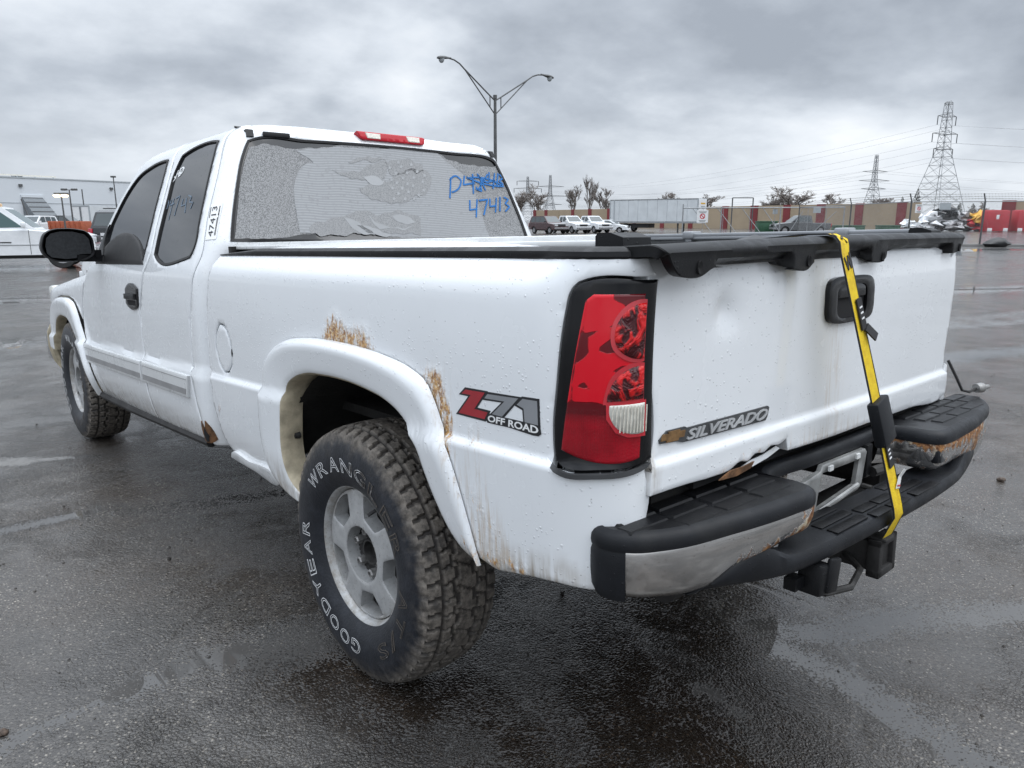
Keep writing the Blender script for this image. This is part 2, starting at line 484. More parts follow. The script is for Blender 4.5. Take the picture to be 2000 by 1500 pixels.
def make_paint(name, col=(0.80, 0.825, 0.85), rain=True):
    t = NT(name); w = t.attr('wear_light'); z = t.z()
    n1 = t.noise(70, 5, 0.65); n2 = t.noise(22, 4); nst = t.noise(1.0, 4, 0.6, t.coord((55, 55, 5)))
    base = t.mix(t.sstep(t.noise(3, 5), 0.3, 0.75), tuple(c*0.965 for c in col), col)
    # road film: tan dirt low down, streaky
    low = t.math('MULTIPLY', t.sstep(t.math('SUBTRACT', 0.66, z[2]), 0.0, 0.28), t.math('MULTIPLY_ADD', nst, 0.9, 0.05))
    base = t.mix(t.math('MULTIPLY', low, 0.42), base, (0.42, 0.38, 0.32))
    # fine black specks of grit
    sv = t.voro(150); ss = t.n('ShaderNodeSeparateColor'); t.l(sv.outputs['Color'], ss.inputs[0])
    sp = t.math('MULTIPLY', t.math('LESS_THAN', ss.outputs[0], 0.018), t.math('LESS_THAN', sv.outputs['Distance'], 0.22))
    base = t.mix(t.math('MULTIPLY', sp, 0.55), base, (0.12, 0.11, 0.10))
    # blue channel: grime
    base = t.mix(t.math('MULTIPLY', w[2], t.sstep(t.math('ADD', nst, t.math('MULTIPLY', n2, 0.4)), 0.45, 0.95)), base, (0.30, 0.25, 0.19))
    # green channel: rusty run-off streaks
    st = t.math('MULTIPLY', w[1], t.sstep(t.noise(1.0, 5, 0.65, t.coord((90, 90, 7))), 0.44, 0.72))
    base = t.mix(t.math('MULTIPLY', st, 0.8), base, (0.40, 0.26, 0.12))
    # red channel: rust
    vst = t.coord((60, 60, 24)); ra = t.math('ADD', w[0], t.math('MULTIPLY_ADD', t.noise(1.0, 7, 0.75, vst), 2.6, -1.42))
    rf = t.math('MULTIPLY', t.sstep(ra, 0.36, 0.80), t.sstep(w[0], 0.02, 0.30))
    rc = t.mix(t.sstep(n1, 0.36, 0.66), (0.24, 0.10, 0.030), (0.62, 0.36, 0.12))
    rc = t.mix(t.sstep(t.noise(120, 3), 0.52, 0.68), rc, (0.70, 0.58, 0.42))
    base = t.mix(rf, base, rc)
    blister = t.math('MULTIPLY', t.sstep(w[0], 0.05, 0.9), t.noise(75, 3))
    t.set('Base Color', base)
    t.set('Roughness', t.math('ADD', t.math('MULTIPLY_ADD', t.noise(9, 3), 0.12, 0.20), t.math('MULTIPLY', rf, 0.5)))
    t.set('Specular IOR Level', 0.5); t.set('Coat Weight', 0.9); t.set('Coat Roughness', 0.035)
    nb = t.bump(t.math('MULTIPLY', blister, 1.0), 0.005)
    nb = t.bump(t.noise(4, 2), 0.0004, 1.0, nb)
    if rain:
        nb = t.bump(drops(t, 95, 0.32), 0.0012, 0.9, nb)
        t.set('Coat Normal', nb)
    t.set('Normal', nb)
    return t.m
M = {}
M['paint'] = make_paint('white_paint')
M['plastic'] = None
def make_plastic(name, col=(0.0060, 0.0063, 0.0073), rough=0.46, wet=0.5, dust=0.10):
    t = NT(name); n = t.noise(7, 5)
    b = t.mix(t.sstep(n, 0.35, 0.75), col, tuple(c*1.7 for c in col))
    b = t.mix(t.math('MULTIPLY', t.sstep(t.noise(3, 6, 0.7), 0.52, 0.8), dust), b, (0.10, 0.097, 0.09))
    t.set('Base Color', b); t.set('Specular IOR Level', 0.24)
    t.set('Roughness', t.mix(t.sstep(t.noise(13, 4), 0.45, 0.6), (rough,)*3, (rough-0.26*wet,)*3))
    nb = t.bump(t.noise(420, 2), 0.0004)
    nb = t.bump(drops(t, 110, 0.2), 0.0012, 0.9, nb); t.set('Normal', nb)
    return t.m
M['plastic'] = make_plastic('black_textured_plastic')
M['plastic_grey'] = make_plastic('weathered_grey_plastic', (0.0095, 0.0105, 0.0128), 0.5, 0.5, 0.18)
M['gloss_black'] = simple('gloss_black_plastic', (0.006, 0.006, 0.007), 0.16, var=0.2, spec=0.30)
M['gap'] = simple('dark_seam', (0.006, 0.006, 0.007), 0.9)
M['underbody'] = simple('dirty_black_underbody', (0.012, 0.0115, 0.011), 0.85, var=0.4, scale=12, bump=0.003)
M['frame_metal'] = simple('grimy_frame_metal', (0.022, 0.021, 0.021), 0.7, var=0.4, scale=9, bump=0.002)
M['rubber_trim'] = simple('black_rubber_trim', (0.010, 0.010, 0.011), 0.55)
def make_glass(name, col=(0.010, 0.011, 0.013), rough=0.03):
    t = NT(name); t.set('Base Color', col); t.set('Roughness', rough); t.set('Specular IOR Level', 0.95)
    nb = t.bump(drops(t, 120, 0.10), 0.0008, 0.6); t.set('Normal', nb); return t.m
M['glass'] = make_glass('dark_tinted_glass')
M['mirror_glass'] = simple('dark_mirror_glass', (0.028, 0.030, 0.033), 0.35, var=0.2, scale=90, spec=0.2)
def make_film(name='perforated_window_film', ca=(0.115, 0.118, 0.122), cb=(0.33, 0.335, 0.34)):
    t = NT(name)
    v = t.voro(230); v2 = t.noise(130, 3, 0.6)
    sp = t.sstep(t.math('ADD', t.math('MULTIPLY', v.outputs['Distance'], 0.9), t.math('MULTIPLY', v2, 0.7)), 0.55, 0.95)
    big = t.sstep(t.noise(5, 4), 0.3, 0.7)
    b = t.mix(sp, ca, cb); b = t.mix(t.math('MULTIPLY', big, 0.25), b, (0.30, 0.30, 0.305))
    t.set('Base Color', b); t.set('Roughness', 0.7); return t.m
M['film'] = make_film()
def make_flag():
    t = NT('faded_flag_print')
    z = t.z()
    wv = t.math('SINE', t.math('MULTIPLY', t.math('ADD', z[2], t.math('MULTIPLY', t.noise(2.2, 2), 0.05)), 560))
    b = t.mix(t.sstep(wv, -0.2, 0.9), (0.30, 0.31, 0.32), (0.385, 0.395, 0.41))
    b = t.mix(t.sstep(t.noise(60, 4), 0.5, 0.75), b, (0.285, 0.29, 0.30)); t.set('Base Color', b); t.set('Roughness', 0.6); return t.m
M['flag'] = make_flag()
M['flag_dark'] = make_film('dark_flag_stripe_print', (0.215, 0.22, 0.225), (0.335, 0.34, 0.345))
M['flag_pale'] = simple('pale_flag_print', (0.38, 0.39, 0.40), 0.6, var=0.06)
M['marker_blue'] = simple('blue_marker', (0.012, 0.15, 0.44), 0.6, var=0.2, scale=60)
M['marker_pale'] = simple('pale_blue_marker', (0.13, 0.18, 0.24), 0.6, var=0.25, scale=90)
M['marker_white'] = simple('white_marker', (0.75, 0.77, 0.78), 0.6)
M['sticker'] = simple('white_sticker', (0.78, 0.79, 0.79), 0.5, var=0.05)
M['ink'] = simple('black_print', (0.015, 0.015, 0.017), 0.5)
M['decal_red'] = simple('red_decal', (0.36, 0.025, 0.035), 0.35, var=0.2)
M['decal_grey'] = simple('grey_decal', (0.24, 0.25, 0.265), 0.35, var=0.1)
M['decal_black'] = simple('black_decal', (0.016, 0.017, 0.02), 0.35)
M['badge_grey'] = simple('badge_silver', (0.50, 0.51, 0.52), 0.35, metal=0.3)
M['badge_dark'] = simple('badge_dark_edge', (0.05, 0.052, 0.055), 0.5)
M['bowtie'] = simple('tarnished_gold_badge', (0.21, 0.12, 0.05), 0.5, metal=0.3, scale=60, var=0.3)
M['molding'] = simple('silver_white_molding', (0.66, 0.675, 0.68), 0.3, var=0.05, coat=0.4)
M['molding_grey'] = simple('grey_molding_insert', (0.27, 0.27, 0.275), 0.35, var=0.15)
M['alu'] = simple('bright_aluminium_rail', (0.74, 0.75, 0.75), 0.30, metal=0.1, var=0.06, scale=14)
M['alu_dull'] = simple('dull_aluminium_rail', (0.36, 0.375, 0.395), 0.42, metal=0.5, var=0.08)
def make_chrome():
    t = NT('rusty_chrome'); w = t.attr('wear_light')
    pit = t.voro(160); pc = t.n('ShaderNodeSeparateColor'); t.l(pit.outputs['Color'], pc.inputs[0])
    sp = t.math('MULTIPLY', t.math('LESS_THAN', pc.outputs[0], 0.10), t.math('LESS_THAN', pit.outputs['Distance'], 0.25))
    base = t.mix(t.sstep(t.noise(6, 5), 0.3, 0.75), (0.48, 0.47, 0.46), (0.64, 0.63, 0.62))
    base = t.mix(t.math('MULTIPLY', sp, 0.6), base, (0.14, 0.10, 0.07))
    ra = t.math('ADD', w[0], t.math('MULTIPLY_ADD', t.noise(1.0, 6, 0.72, t.coord((34, 34, 22))), 2.2, -1.15))
    rf = t.math('MULTIPLY', t.sstep(ra, 0.36, 0.62), t.sstep(w[0], 0.02, 0.2))
    rc = t.mix(t.sstep(t.noise(60, 5, 0.7), 0.36, 0.64), (0.10, 0.035, 0.014), (0.40, 0.19, 0.065))
    rc = t.mix(t.sstep(t.noise(33, 4), 0.56, 0.70), rc, (0.62, 0.54, 0.40))
    t.set('Base Color', t.mix(rf, base, rc)); t.set('Metallic', t.math('SUBTRACT', 0.92, t.math('MULTIPLY', rf, 0.9)))
    t.set('Roughness', t.math('ADD', t.math('MULTIPLY_ADD', t.noise(14, 6, 0.7), 0.22, -0.01), t.math('MULTIPLY', rf, 0.45)))
    nb = t.bump(t.math('MULTIPLY', rf, t.noise(90, 4)), 0.006); t.set('Normal', nb); return t.m
M['chrome'] = make_chrome()
M['plate_metal'] = simple('dull_galvanised_bracket', (0.33, 0.335, 0.33), 0.45, metal=0.45, var=0.3, scale=14)
def make_tyre():
    t = NT('muddy_tyre_rubber'); z = t.z()
    y2 = t.math('SQRT', t.math('ADD', t.math('POWER', z[1], 2.0), t.math('POWER', z[2], 2.0)))
    mud = t.math('ADD', t.sstep(y2, 0.335, 0.385), t.math('MULTIPLY_ADD', t.noise(16, 6, 0.7), 2.4, -1.15), clamp=True)
    mud = t.math('MULTIPLY', mud, t.sstep(y2, 0.30, 0.36))
    mud = t.math('MULTIPLY', mud, 0.85)
    low = t.sstep(t.math('ADD', z[2], t.math('MULTIPLY', t.noise(6, 3), 0.12)), -0.30, -0.02)
    rub = t.mix(t.sstep(t.noise(28, 5), 0.4, 0.8), (0.008, 0.010, 0.015), (0.020, 0.023, 0.031))
    mudc = t.mix(t.sstep(t.noise(45, 5, 0.7), 0.32, 0.68), (0.070, 0.061, 0.052), (0.23, 0.202, 0.172))
    mudc = t.mix(t.math('MULTIPLY', t.attr('wear_light')[0], 0.80), mudc, (0.022, 0.018, 0.015))
    mudc = t.mix(low, t.mix(0.55, mudc, (0.075, 0.068, 0.060)), mudc)
    t.set('Base Color', t.mix(mud, rub, mudc)); t.set('Roughness', t.math('MULTIPLY_ADD', mud, 0.35, 0.42))
    t.set('Normal', t.bump(t.noise(140, 4), 0.0012)); return t.m
M['tyre'] = make_tyre()
def make_tt():
    t = NT('white_tyre_lettering'); z = t.z()
    d = t.math('ADD', t.math('MULTIPLY', z[1], -2.6), t.math('MULTIPLY_ADD', t.noise(22, 5, 0.7), 1.6, -0.62))
    t.set('Base Color', t.mix(t.sstep(d, 0.10, 0.55), (0.66, 0.67, 0.68), (0.085, 0.072, 0.06))); t.set('Roughness', 0.6); return t.m
M['tyre_text'] = make_tt()
def make_rim():
    t = NT('weathered_alloy'); n = t.noise(30, 5, 0.7)
    b = t.mix(t.sstep(n, 0.3, 0.7), (0.38, 0.385, 0.39), (0.47, 0.475, 0.475))
    z = t.z(); r = t.math('SQRT', t.math('ADD', t.math('POWER', z[1], 2.0), t.math('POWER', z[2], 2.0)))
    d = t.math('MULTIPLY', t.sstep(r, 0.17, 0.225), t.sstep(t.noise(24, 6, 0.75), 0.40, 0.62))
    b = t.mix(t.math('MULTIPLY', d, 0.75), b, (0.22, 0.19, 0.15))
    pv = t.voro(260); pc = t.n('ShaderNodeSeparateColor'); t.l(pv.outputs['Color'], pc.inputs[0])
    b = t.mix(t.math('MULTIPLY', t.math('LESS_THAN', pc.outputs[0], 0.035), 0.4), b, (0.20, 0.18, 0.16))
    t.set('Base Color', b); t.set('Metallic', 0.30); t.set('Roughness', 0.42); t.set('Normal', t.bump(t.noise(200, 3), 0.0006)); return t.m
M['rim'] = make_rim()
M['hub'] = simple('grimy_hub', (0.035, 0.034, 0.033), 0.55, metal=0.3, var=0.5, scale=40)
M['lug'] = simple('steel_lug_nut', (0.26, 0.255, 0.25), 0.4, metal=0.5, var=0.3, scale=60)
def make_lens():
    t = NT('red_lamp_lens'); z = t.z(); w = t.attr('wear_light')
    f = t.math('ADD', w[0], t.math('MULTIPLY_ADD', t.noise(30, 3, 0.5), 0.7, -0.35))  # red channel here is the painted reflection brightness
    b = t.mix(t.sstep(f, 0.30, 0.66), (0.11, 0.002, 0.006), (0.62, 0.004, 0.016))
    low = t.sstep(t.math('SUBTRACT', 0.975, z[2]), 0.0, 0.05)
    b = t.mix(t.math('MULTIPLY', low, t.math('SUBTRACT', 1.0, w[1])), b, t.mix(t.sstep(t.noise(14, 3), 0.35, 0.7), (0.25, 0.003, 0.010), (0.38, 0.004, 0.015)))
    t.set('Base Color', b); t.set('Roughness', 0.12); t.set('Specular IOR Level', 0.25); t.set('Coat Weight', 0.3); t.set('Coat Roughness', 0.02)
    ck = t.n('ShaderNodeTexChecker'); ck.inputs['Scale'].default_value = 260; t.l(t.tc.outputs['Object'], ck.inputs[0])
    t.set('Normal', t.bump(t.math('ADD', t.math('MULTIPLY', ck.outputs[1], low), t.math('MULTIPLY', t.sstep(f, 0.42, 0.56), 1.2)), 0.0016)); return t.m
M['lens'] = make_lens()
def make_bulb():
    t = NT('red_reflector_bowl'); f = t.noise(24, 3, 0.5, None, 1.6)
    t.set('Base Color', t.mix(t.sstep(f, 0.46, 0.58), (0.05, 0.0015, 0.004), (0.62, 0.012, 0.014))); t.set('Roughness', 0.1); t.set('Specular IOR Level', 0.3); t.set('Coat Weight', 0.3)
    t.set('Normal', t.bump(f, 0.02)); return t.m
M['bulb'] = make_bulb()
M['lens_edge'] = simple('red_lens_rim', (0.50, 0.012, 0.025), 0.15, coat=1.0)
def make_clear():
    t = NT('ribbed_clear_lens'); z = t.z()
    t.set('Base Color', t.mix(t.noise(70, 3), (0.42, 0.41, 0.36), (0.78, 0.78, 0.72))); t.set('Roughness', 0.2); t.set('Coat Weight', 1.0); return t.m
M['clear'] = make_clear()
def make_strap():
    t = NT('yellow_webbing'); n = t.noise(40, 5, 0.6)
    b = t.mix(t.sstep(n, 0.35, 0.75), (0.78, 0.56, 0.012), (0.62, 0.40, 0.010))
    b = t.mix(t.math('MULTIPLY', t.sstep(t.noise(9, 5), 0.52, 0.72), 0.5), b, (0.30, 0.20, 0.03))
    t.set('Base Color', b); t.set('Roughness', 0.75)
    v = t.voro(420); t.set('Normal', t.bump(v.outputs['Distance'], 0.0012)); return t.m
M['strap'] = make_strap()
M['strap_black'] = simple('black_webbing', (0.013, 0.013, 0.015), 0.7)
M['label'] = simple('white_label', (0.70, 0.71, 0.71), 0.6, var=0.1)
M['dirty_beige'] = simple('dirty_beige_plastic', (0.44, 0.385, 0.28), 0.7, var=0.3, scale=16, bump=0.002)
M['cover'] = simple('black_vinyl_cover', (0.016, 0.016, 0.018), 0.42, var=0.3, scale=5, bump=0.003, bscale=18)
M['rust'] = simple('flaking_rust', (0.13, 0.062, 0.026), 0.9, var=0.5, scale=30, bump=0.004)
M['chmsl_red'] = simple('red_brake_lens', (0.40, 0.004, 0.014), 0.18, coat=0.15, spec=0.25)
M['chmsl_clear'] = simple('clear_cargo_lens', (0.58, 0.55, 0.48), 0.2, coat=1.0, scale=90, var=0.2)
# ---------------------------------------------------------------- ground: wet asphalt lot
TP, TR_ = -0.01422, 0.0095
def gh(x, y):
    """height of the lot: gently tilted under the truck, level farther out"""
    d = np.hypot(np.asarray(x)-0.0, np.asarray(y)-1.0)
    f = np.clip((d-5.0)/25.0, 0, 1); f = 1-f*f*(3-2*f)
    return f*(TP*(np.asarray(y)-1.8)-TR_*np.asarray(x))
WET = [ # polyline, half width, strength
 ([(-2.6,2.10),(-1.74,2.117),(-1.502,2.119),(-1.332,2.114),(-1.255,2.108)], .040, 1.0),
 ([(-1.255,2.108),(-1.081,2.015),(-0.79,1.839),(-0.395,1.739)], .085, .62),
 ([(-2.8,0.25),(-1.9,0.327),(-1.777,0.38),(-1.649,0.391),(-1.52,0.416)], .022, .85),
 ([(-1.535,0.412),(-1.448,0.411),(-1.331,0.417),(-1.182,0.394)], .040, .95),
 ([(-1.331,0.417),(-1.125,0.323),(-0.922,0.288)], .10, .58),
 ([(0.24,-0.7),(0.366,-0.858),(0.525,-0.929),(0.79,-1.087),(1.106,-1.306),(1.6,-1.6)], .075, .85),
 ([(0.148,-0.798),(0.157,-0.856),(0.169,-0.905)], .042, 1.0),
 ([(0.157,-0.925),(0.132,-1.064),(0.085,-1.2),(0.054,-1.33),(-0.02,-1.6)], .070, .80),
 ([(-0.245,-0.744),(-0.208,-0.76),(-0.226,-0.802)], .016, .9), ([(-0.243,-0.86),(-0.245,-0.898)], .014, .85),
 ([(-1.9,3.62),(-1.555,3.446),(-1.36,3.32)], .085, .95), ([(-1.40,3.34),(-1.20,3.25),(-1.0,3.15)], .035, .85), ([(-1.30,2.112),(-1.21,2.09),(-1.13,2.05)], .018, .9), ([(6.6,0.95),(7.542,0.714),(8.317,0.358),(11,-0.4)], .22, 1.0),
 ([(9.0,2.1),(11.597,1.114)], .18, .8), ([(30,13),(43.689,8.517)], 1.3, .9), ([(13,5.0),(17.292,3.298),(22,1.0)], .55, .9),
 ([(-3,14.6),(0.662,15.791),(3.0,16.2)], .7, .8), ([(-2,26.5),(1.874,25.145),(8,24.6)], 1.2, .8), ([(3,9.5),(-1.5,8.9)], .4, .65),
 ([(5,3.4),(8,2.7),(13,1.5)], .25, .6), ([(14,12),(24,8.0)], .8, .7), ([(10,20),(30,17)], 1.1, .7), ([(-6,20),(-1,21)], .9, .8)]
def make_ground():
    r1 = np.concatenate([np.array([0.0]), np.linspace(0.25, 1.2, 12), np.arange(1.24, 9.0, 0.030), np.geomspace(9.0, 3500, 130)])
    fa = np.radians(np.concatenate([np.arange(-48, 48.01, 0.42)]))
    ra = np.radians(np.linspace(50, 310, 66))
    ang = np.concatenate([fa, ra]) ; ang = YAW + ang                       # bearing from +y to +x
    R, A = np.meshgrid(r1, ang, indexing='ij')
    X = CAM.x + R*np.sin(A); Y = CAM.y + R*np.cos(A); Z = gh(X, Y)
    nr, na = R.shape
    idx = np.arange(nr*na).reshape(nr, na)
    a = idx[:-1, :]; b = idx[1:, :]; a2 = np.roll(a, -1, 1); b2 = np.roll(b, -1, 1)
    F = np.stack([a, a2, b2, b], -1).reshape(-1, 4)
    V = np.stack([X, Y, Z], -1).reshape(-1, 3)
    me = bpy.data.meshes.new('parking_lot_ground'); me.vertices.add(len(V)); me.vertices.foreach_set('co', V.astype(np.float32).ravel())
    me.loops.add(len(F)*4); me.loops.foreach_set('vertex_index', F.astype(np.int32).ravel())
    me.polygons.add(len(F)); me.polygons.foreach_set('loop_start', np.arange(0, len(F)*4, 4, dtype=np.int32))
    me.update(calc_edges=True); me.validate()
    wet = np.zeros(len(V))
    for pl, hw, st in WET:
        d = dist_np(pl, V[:, 0], V[:, 1], closed=False)
        wet = np.maximum(wet, st*np.clip(1.25-d/hw*0.62, 0, 1))
    # brown wet patch by the rear wheel, deepened with painted shade beside the truck
    SOAK_SHADE = [(-1.28,.42),(-.92,.29),(-.55,.30),(.1,.6),(.3,-.2),(.15,-.75),(-.1,-1.05),(-.25,-1.4),(-.9,-1.0),(-1.15,-.30),(-1.22,.10)]
    SP = [Vector(p) for p in SOAK_SHADE]; dd = dist_np(SOAK_SHADE, V[:, 0], V[:, 1]); soak_shade = np.where(inside_np(SP, V[:, 0], V[:, 1]), np.clip(.35+dd/.30, 0, 1), np.clip(.35-dd/.22, 0, 1))
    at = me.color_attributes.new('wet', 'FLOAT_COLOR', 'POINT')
    at.data.foreach_set('color', np.stack([wet, soak_shade, wet*0, wet*0+1], -1).astype(np.float32).ravel())
    t = NT('wet_asphalt'); w = t.attr('wet')
    vec = t.tc.outputs['Object']
    big = t.noise(0.55, 5, 0.6); mid = t.noise(2.6, 5, 0.62); fine = t.noise(30, 4)
    # camera-independent distance fade of the fine stone relief
    geo = t.n('ShaderNodeNewGeometry')
    wob = t.n('ShaderNodeMix', data_type='VECTOR'); wob.inputs[0].default_value = 0.010
    nzc = t.n('ShaderNodeTexNoise'); nzc.inputs['Scale'].default_value = 70; nzc.inputs['Detail'].default_value = 2; t.l(vec, nzc.inputs['Vector']); t.l(vec, wob.inputs[4]); t.l(nzc.outputs['Color'], wob.inputs[5])
    st = t.voro(112, 'F1', wob.outputs[1]); sc = t.n('ShaderNodeSeparateColor'); t.l(st.outputs['Color'], sc.inputs[0])
    st2 = t.voro(210, 'F1')
    base = t.mix(t.sstep(mid, 0.3, 0.75), (0.038, 0.0355, 0.033), (0.072, 0.067, 0.062))
    brown = t.sstep(t.noise(0.8, 4, 0.6, t.coord(loc=(3, 1.7, 0))), 0.42, 0.66)
    base = t.mix(t.math('MULTIPLY', brown, 0.7), base, (0.060, 0.047, 0.037))
    # every chip of the aggregate has its own grey or tan
    rc = t.n('ShaderNodeValToRGB'); q_ = rc.color_ramp; q_.elements[0].position = 0.30; q_.elements[0].color = (0.016, 0.015, 0.014, 1); q_.elements[1].position = 1.0; q_.elements[1].color = (0.28, 0.255, 0.22, 1)
    e_ = q_.elements.new(0.62); e_.color = (0.070, 0.064, 0.057, 1); e_ = q_.elements.new(0.86); e_.color = (0.125, 0.115, 0.10, 1)
    t.l(sc.outputs[0], rc.inputs[0])
    body = t.math('SUBTRACT', 1.0, t.sstep(st.outputs['Distance'], 0.30, 0.52))
    worn = t.math('MULTIPLY_ADD', t.sstep(t.noise(1.3, 5, 0.6), 0.35, 0.7), 0.6, 0.35)
    base = t.mix(t.math('MULTIPLY', body, worn), base, rc.outputs[0])
    soak_shade = t.sstep(t.math('ADD', w[1], t.math('MULTIPLY_ADD', t.noise(6, 6, 0.7), 0.9, -0.45)), 0.15, 0.75)
    sk = t.n('ShaderNodeMix', data_type='RGBA', blend_type='MULTIPLY'); t.l(soak_shade, sk.inputs[0]); t.l(base, sk.inputs[6]); sk.inputs[7].default_value = (0.30, 0.245, 0.20, 1); base = sk.outputs[2]
    # standing water
    pud = t.math('ADD', w[0], t.math('MULTIPLY_ADD', t.noise(13, 7, 0.75), 1.9, -1.02))
    pud = t.math('ADD', pud, t.math('MULTIPLY', t.math('SUBTRACT', st.outputs['Distance'], 0.42), 1.3))
    pm = t.sstep(pud, 0.42, 0.66)
    damp = t.sstep(pud, 0.15, 0.62)
    # scattered far puddling in the dips of the lot
    far = t.sstep(t.math('ADD', big, t.math('MULTIPLY', mid, 0.30)), 0.72, 0.80)
    t.set('Base Color', t.mix(t.math('MULTIPLY', pm, 0.8), base, (0.082, 0.080, 0.078)))  # puddle colour lightened to paint in missing reflection brightness
    film = t.sstep(t.math('ADD', t.math('MULTIPLY', big, 0.55), t.math('MULTIPLY', mid, 0.45)), 0.42, 0.54)
    rg = t.math('MULTIPLY_ADD', film, -0.09, 0.21)
    rg = t.math('SUBTRACT', rg, t.math('MAXIMUM', t.math('MULTIPLY', damp, 0.16), t.math('MULTIPLY', far, 0.07)))
    rg = t.math('MULTIPLY', rg, t.math('SUBTRACT', 1.0, t.math('MULTIPLY', pm, 0.80)))
    t.set('Roughness', rg); t.set('Specular IOR Level', 0.6)
    # hairline cracks in the old surfacing
    ck = t.n('ShaderNodeTexVoronoi', feature='DISTANCE_TO_EDGE'); ck.inputs['Scale'].default_value = 0.42
    wv_ = t.n('ShaderNodeMix', data_type='VECTOR'); wv_.inputs[0].default_value = 0.10; nz_ = t.n('ShaderNodeTexNoise'); nz_.inputs['Scale'].default_value = 3.0; nz_.inputs['Detail'].default_value = 6; t.l(vec, nz_.inputs['Vector']); t.l(vec, wv_.inputs[4]); t.l(nz_.outputs['Color'], wv_.inputs[5]); t.l(wv_.outputs[1], ck.inputs['Vector'])
    crack = t.math('MULTIPLY', t.math('SUBTRACT', 1.0, t.sstep(ck.outputs['Distance'], 0.002, 0.010)), t.sstep(t.noise(0.7, 3), 0.45, 0.6))
    hgt = t.math('ADD', t.math('MULTIPLY', t.math('SUBTRACT', 1.0, t.math('POWER', st.outputs['Distance'], 2.0)), t.math('MULTIPLY_ADD', sc.outputs[1], 0.9, 0.5)), t.math('MULTIPLY', t.math('SUBTRACT', 1.0, st2.outputs['Distance']), 0.4))
    hgt = t.math('ADD', hgt, t.math('MULTIPLY', fine, 0.7)); hgt = t.math('SUBTRACT', hgt, t.math('MULTIPLY', crack, 2.5))
    hgt = t.math('MULTIPLY', hgt, t.math('SUBTRACT', 1.0, t.math('MULTIPLY', damp, 0.45)))
    hgt = t.math('MULTIPLY', hgt, t.math('SUBTRACT', 1.0, pm))
    hgt = t.math('MULTIPLY', hgt, t.math('SUBTRACT', 1.0, t.math('MULTIPLY', film, 0.80)))
    t.set('Normal', t.bump(hgt, 0.0062, 1.0))
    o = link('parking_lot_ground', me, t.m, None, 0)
    me.polygons.foreach_set('use_smooth', [True]*len(me.polygons))
    tag(o, kind='structure'); return o
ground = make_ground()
def gz(x, y): return float(gh(x, y))
# loose grit and pebbles lying on the lot
def make_grit():
    rnd = random.Random(5); m = MB()
    for i in range(900):
        r = 1.3 + 9*rnd.random()**1.5; a = YAW + radians(rnd.uniform(-42, 42))
        x = CAM.x + r*sin(a); y = CAM.y + r*cos(a)
        if -1.0 < x < 1.0 and -1.3 < y < 5.0 and rnd.random() < 0.8: continue
        s = rnd.choice((0.003, 0.004, 0.004, 0.006)) * (1.9 if rnd.random() < 0.05 else 1)
        z = gz(x, y); q = [rnd.uniform(0.6, 1.3) for _ in range(6)]
        v = [(x+s*q[0], y, z+s*.3), (x, y+s*q[1], z+s*.3), (x-s*q[2], y, z+s*.3), (x, y-s*q[3], z+s*.3), (x, y, z+s*q[4]), (x, y, z-s*.5)]
        m.add(v, [(0,1,4),(1,2,4),(2,3,4),(3,0,4),(1,0,5),(2,1,5),(3,2,5),(0,3,5)])
    o = m.build('gravel', simple('dark_grit', (0.035, 0.031, 0.028), 0.7, var=0.6, scale=3), None, 0, fix=False)
    tag(o, kind='stuff')
make_grit()
def clod(x, y, s, label):
    m = MB(); rnd = random.Random(int(x*100)); bm = bmesh.new(); bmesh.ops.create_icosphere(bm, subdivisions=2, radius=s)
    for v in bm.verts: v.co *= rnd.uniform(0.7, 1.15); v.co.z *= 0.7
    me = bpy.data.meshes.new('stone'); bm.to_mesh(me); bm.free()
    o = link('stone', me, simple('brown_stone', (0.07, 0.05, 0.038), 0.8, var=0.5, scale=80), None, 60)
    o.location = (x, y, gz(x, y)+s*0.45); tag(o, label, 'stone', 'loose stones on the wet asphalt')
clod(2.617, -0.756, 0.022, 'small brown stone lying alone on the asphalt right of the bumper')
clod(-1.835, 0.42, 0.014, 'dark pebble on the wet asphalt at the lower left of the photo')
# ---------------------------------------------------------------- background
FH = Vector((sin(YAW), cos(YAW), 0)); RH = Vector((cos(YAW), -sin(YAW), 0))
m_white = simple('white_vehicle_paint', (0.74, 0.76, 0.78), 0.25, var=0.04, coat=0.5)
m_carblack = simple('dark_vehicle_paint', (0.020, 0.022, 0.026), 0.25, var=0.2, coat=0.6)
m_maroon = simple('maroon_vehicle_paint', (0.055, 0.022, 0.024), 0.3, var=0.2, coat=0.5)
m_cargrey = simple('grey_vehicle_paint', (0.09, 0.095, 0.10), 0.3, var=0.2, coat=0.5)
m_carglass = make_glass('pale_car_glass', (0.045, 0.06, 0.065), 0.06)
m_greenglass = make_glass('greenish_car_glass', (0.035, 0.085, 0.085), 0.06)
m_tyre2 = simple('plain_tyre', (0.014, 0.014, 0.015), 0.7)
m_hubcap = simple('grey_wheel', (0.30, 0.30, 0.31), 0.4, metal=0.5)
m_grille = simple('dark_grille', (0.02, 0.02, 0.022), 0.5)
m_hl = simple('headlamp_glass', (0.5, 0.52, 0.54), 0.12, coat=1.0)
m_tl = simple('red_tail_lamp', (0.42, 0.012, 0.03), 0.2, coat=0.8)
m_steel = simple('galvanised_steel', (0.30, 0.31, 0.32), 0.5, metal=0.4, var=0.15)
m_dsteel = simple('dark_painted_steel', (0.085, 0.088, 0.09), 0.6, var=0.2)
m_tan = simple('tan_wall_panel', (0.36, 0.285, 0.20), 0.8, var=0.06, scale=0.4)
m_redp = simple('dark_red_pilaster', (0.20, 0.032, 0.036), 0.7, var=0.12, scale=0.5)
m_bld = simple('pale_grey_cladding', (0.60, 0.635, 0.67), 0.7, var=0.03, scale=0.1)
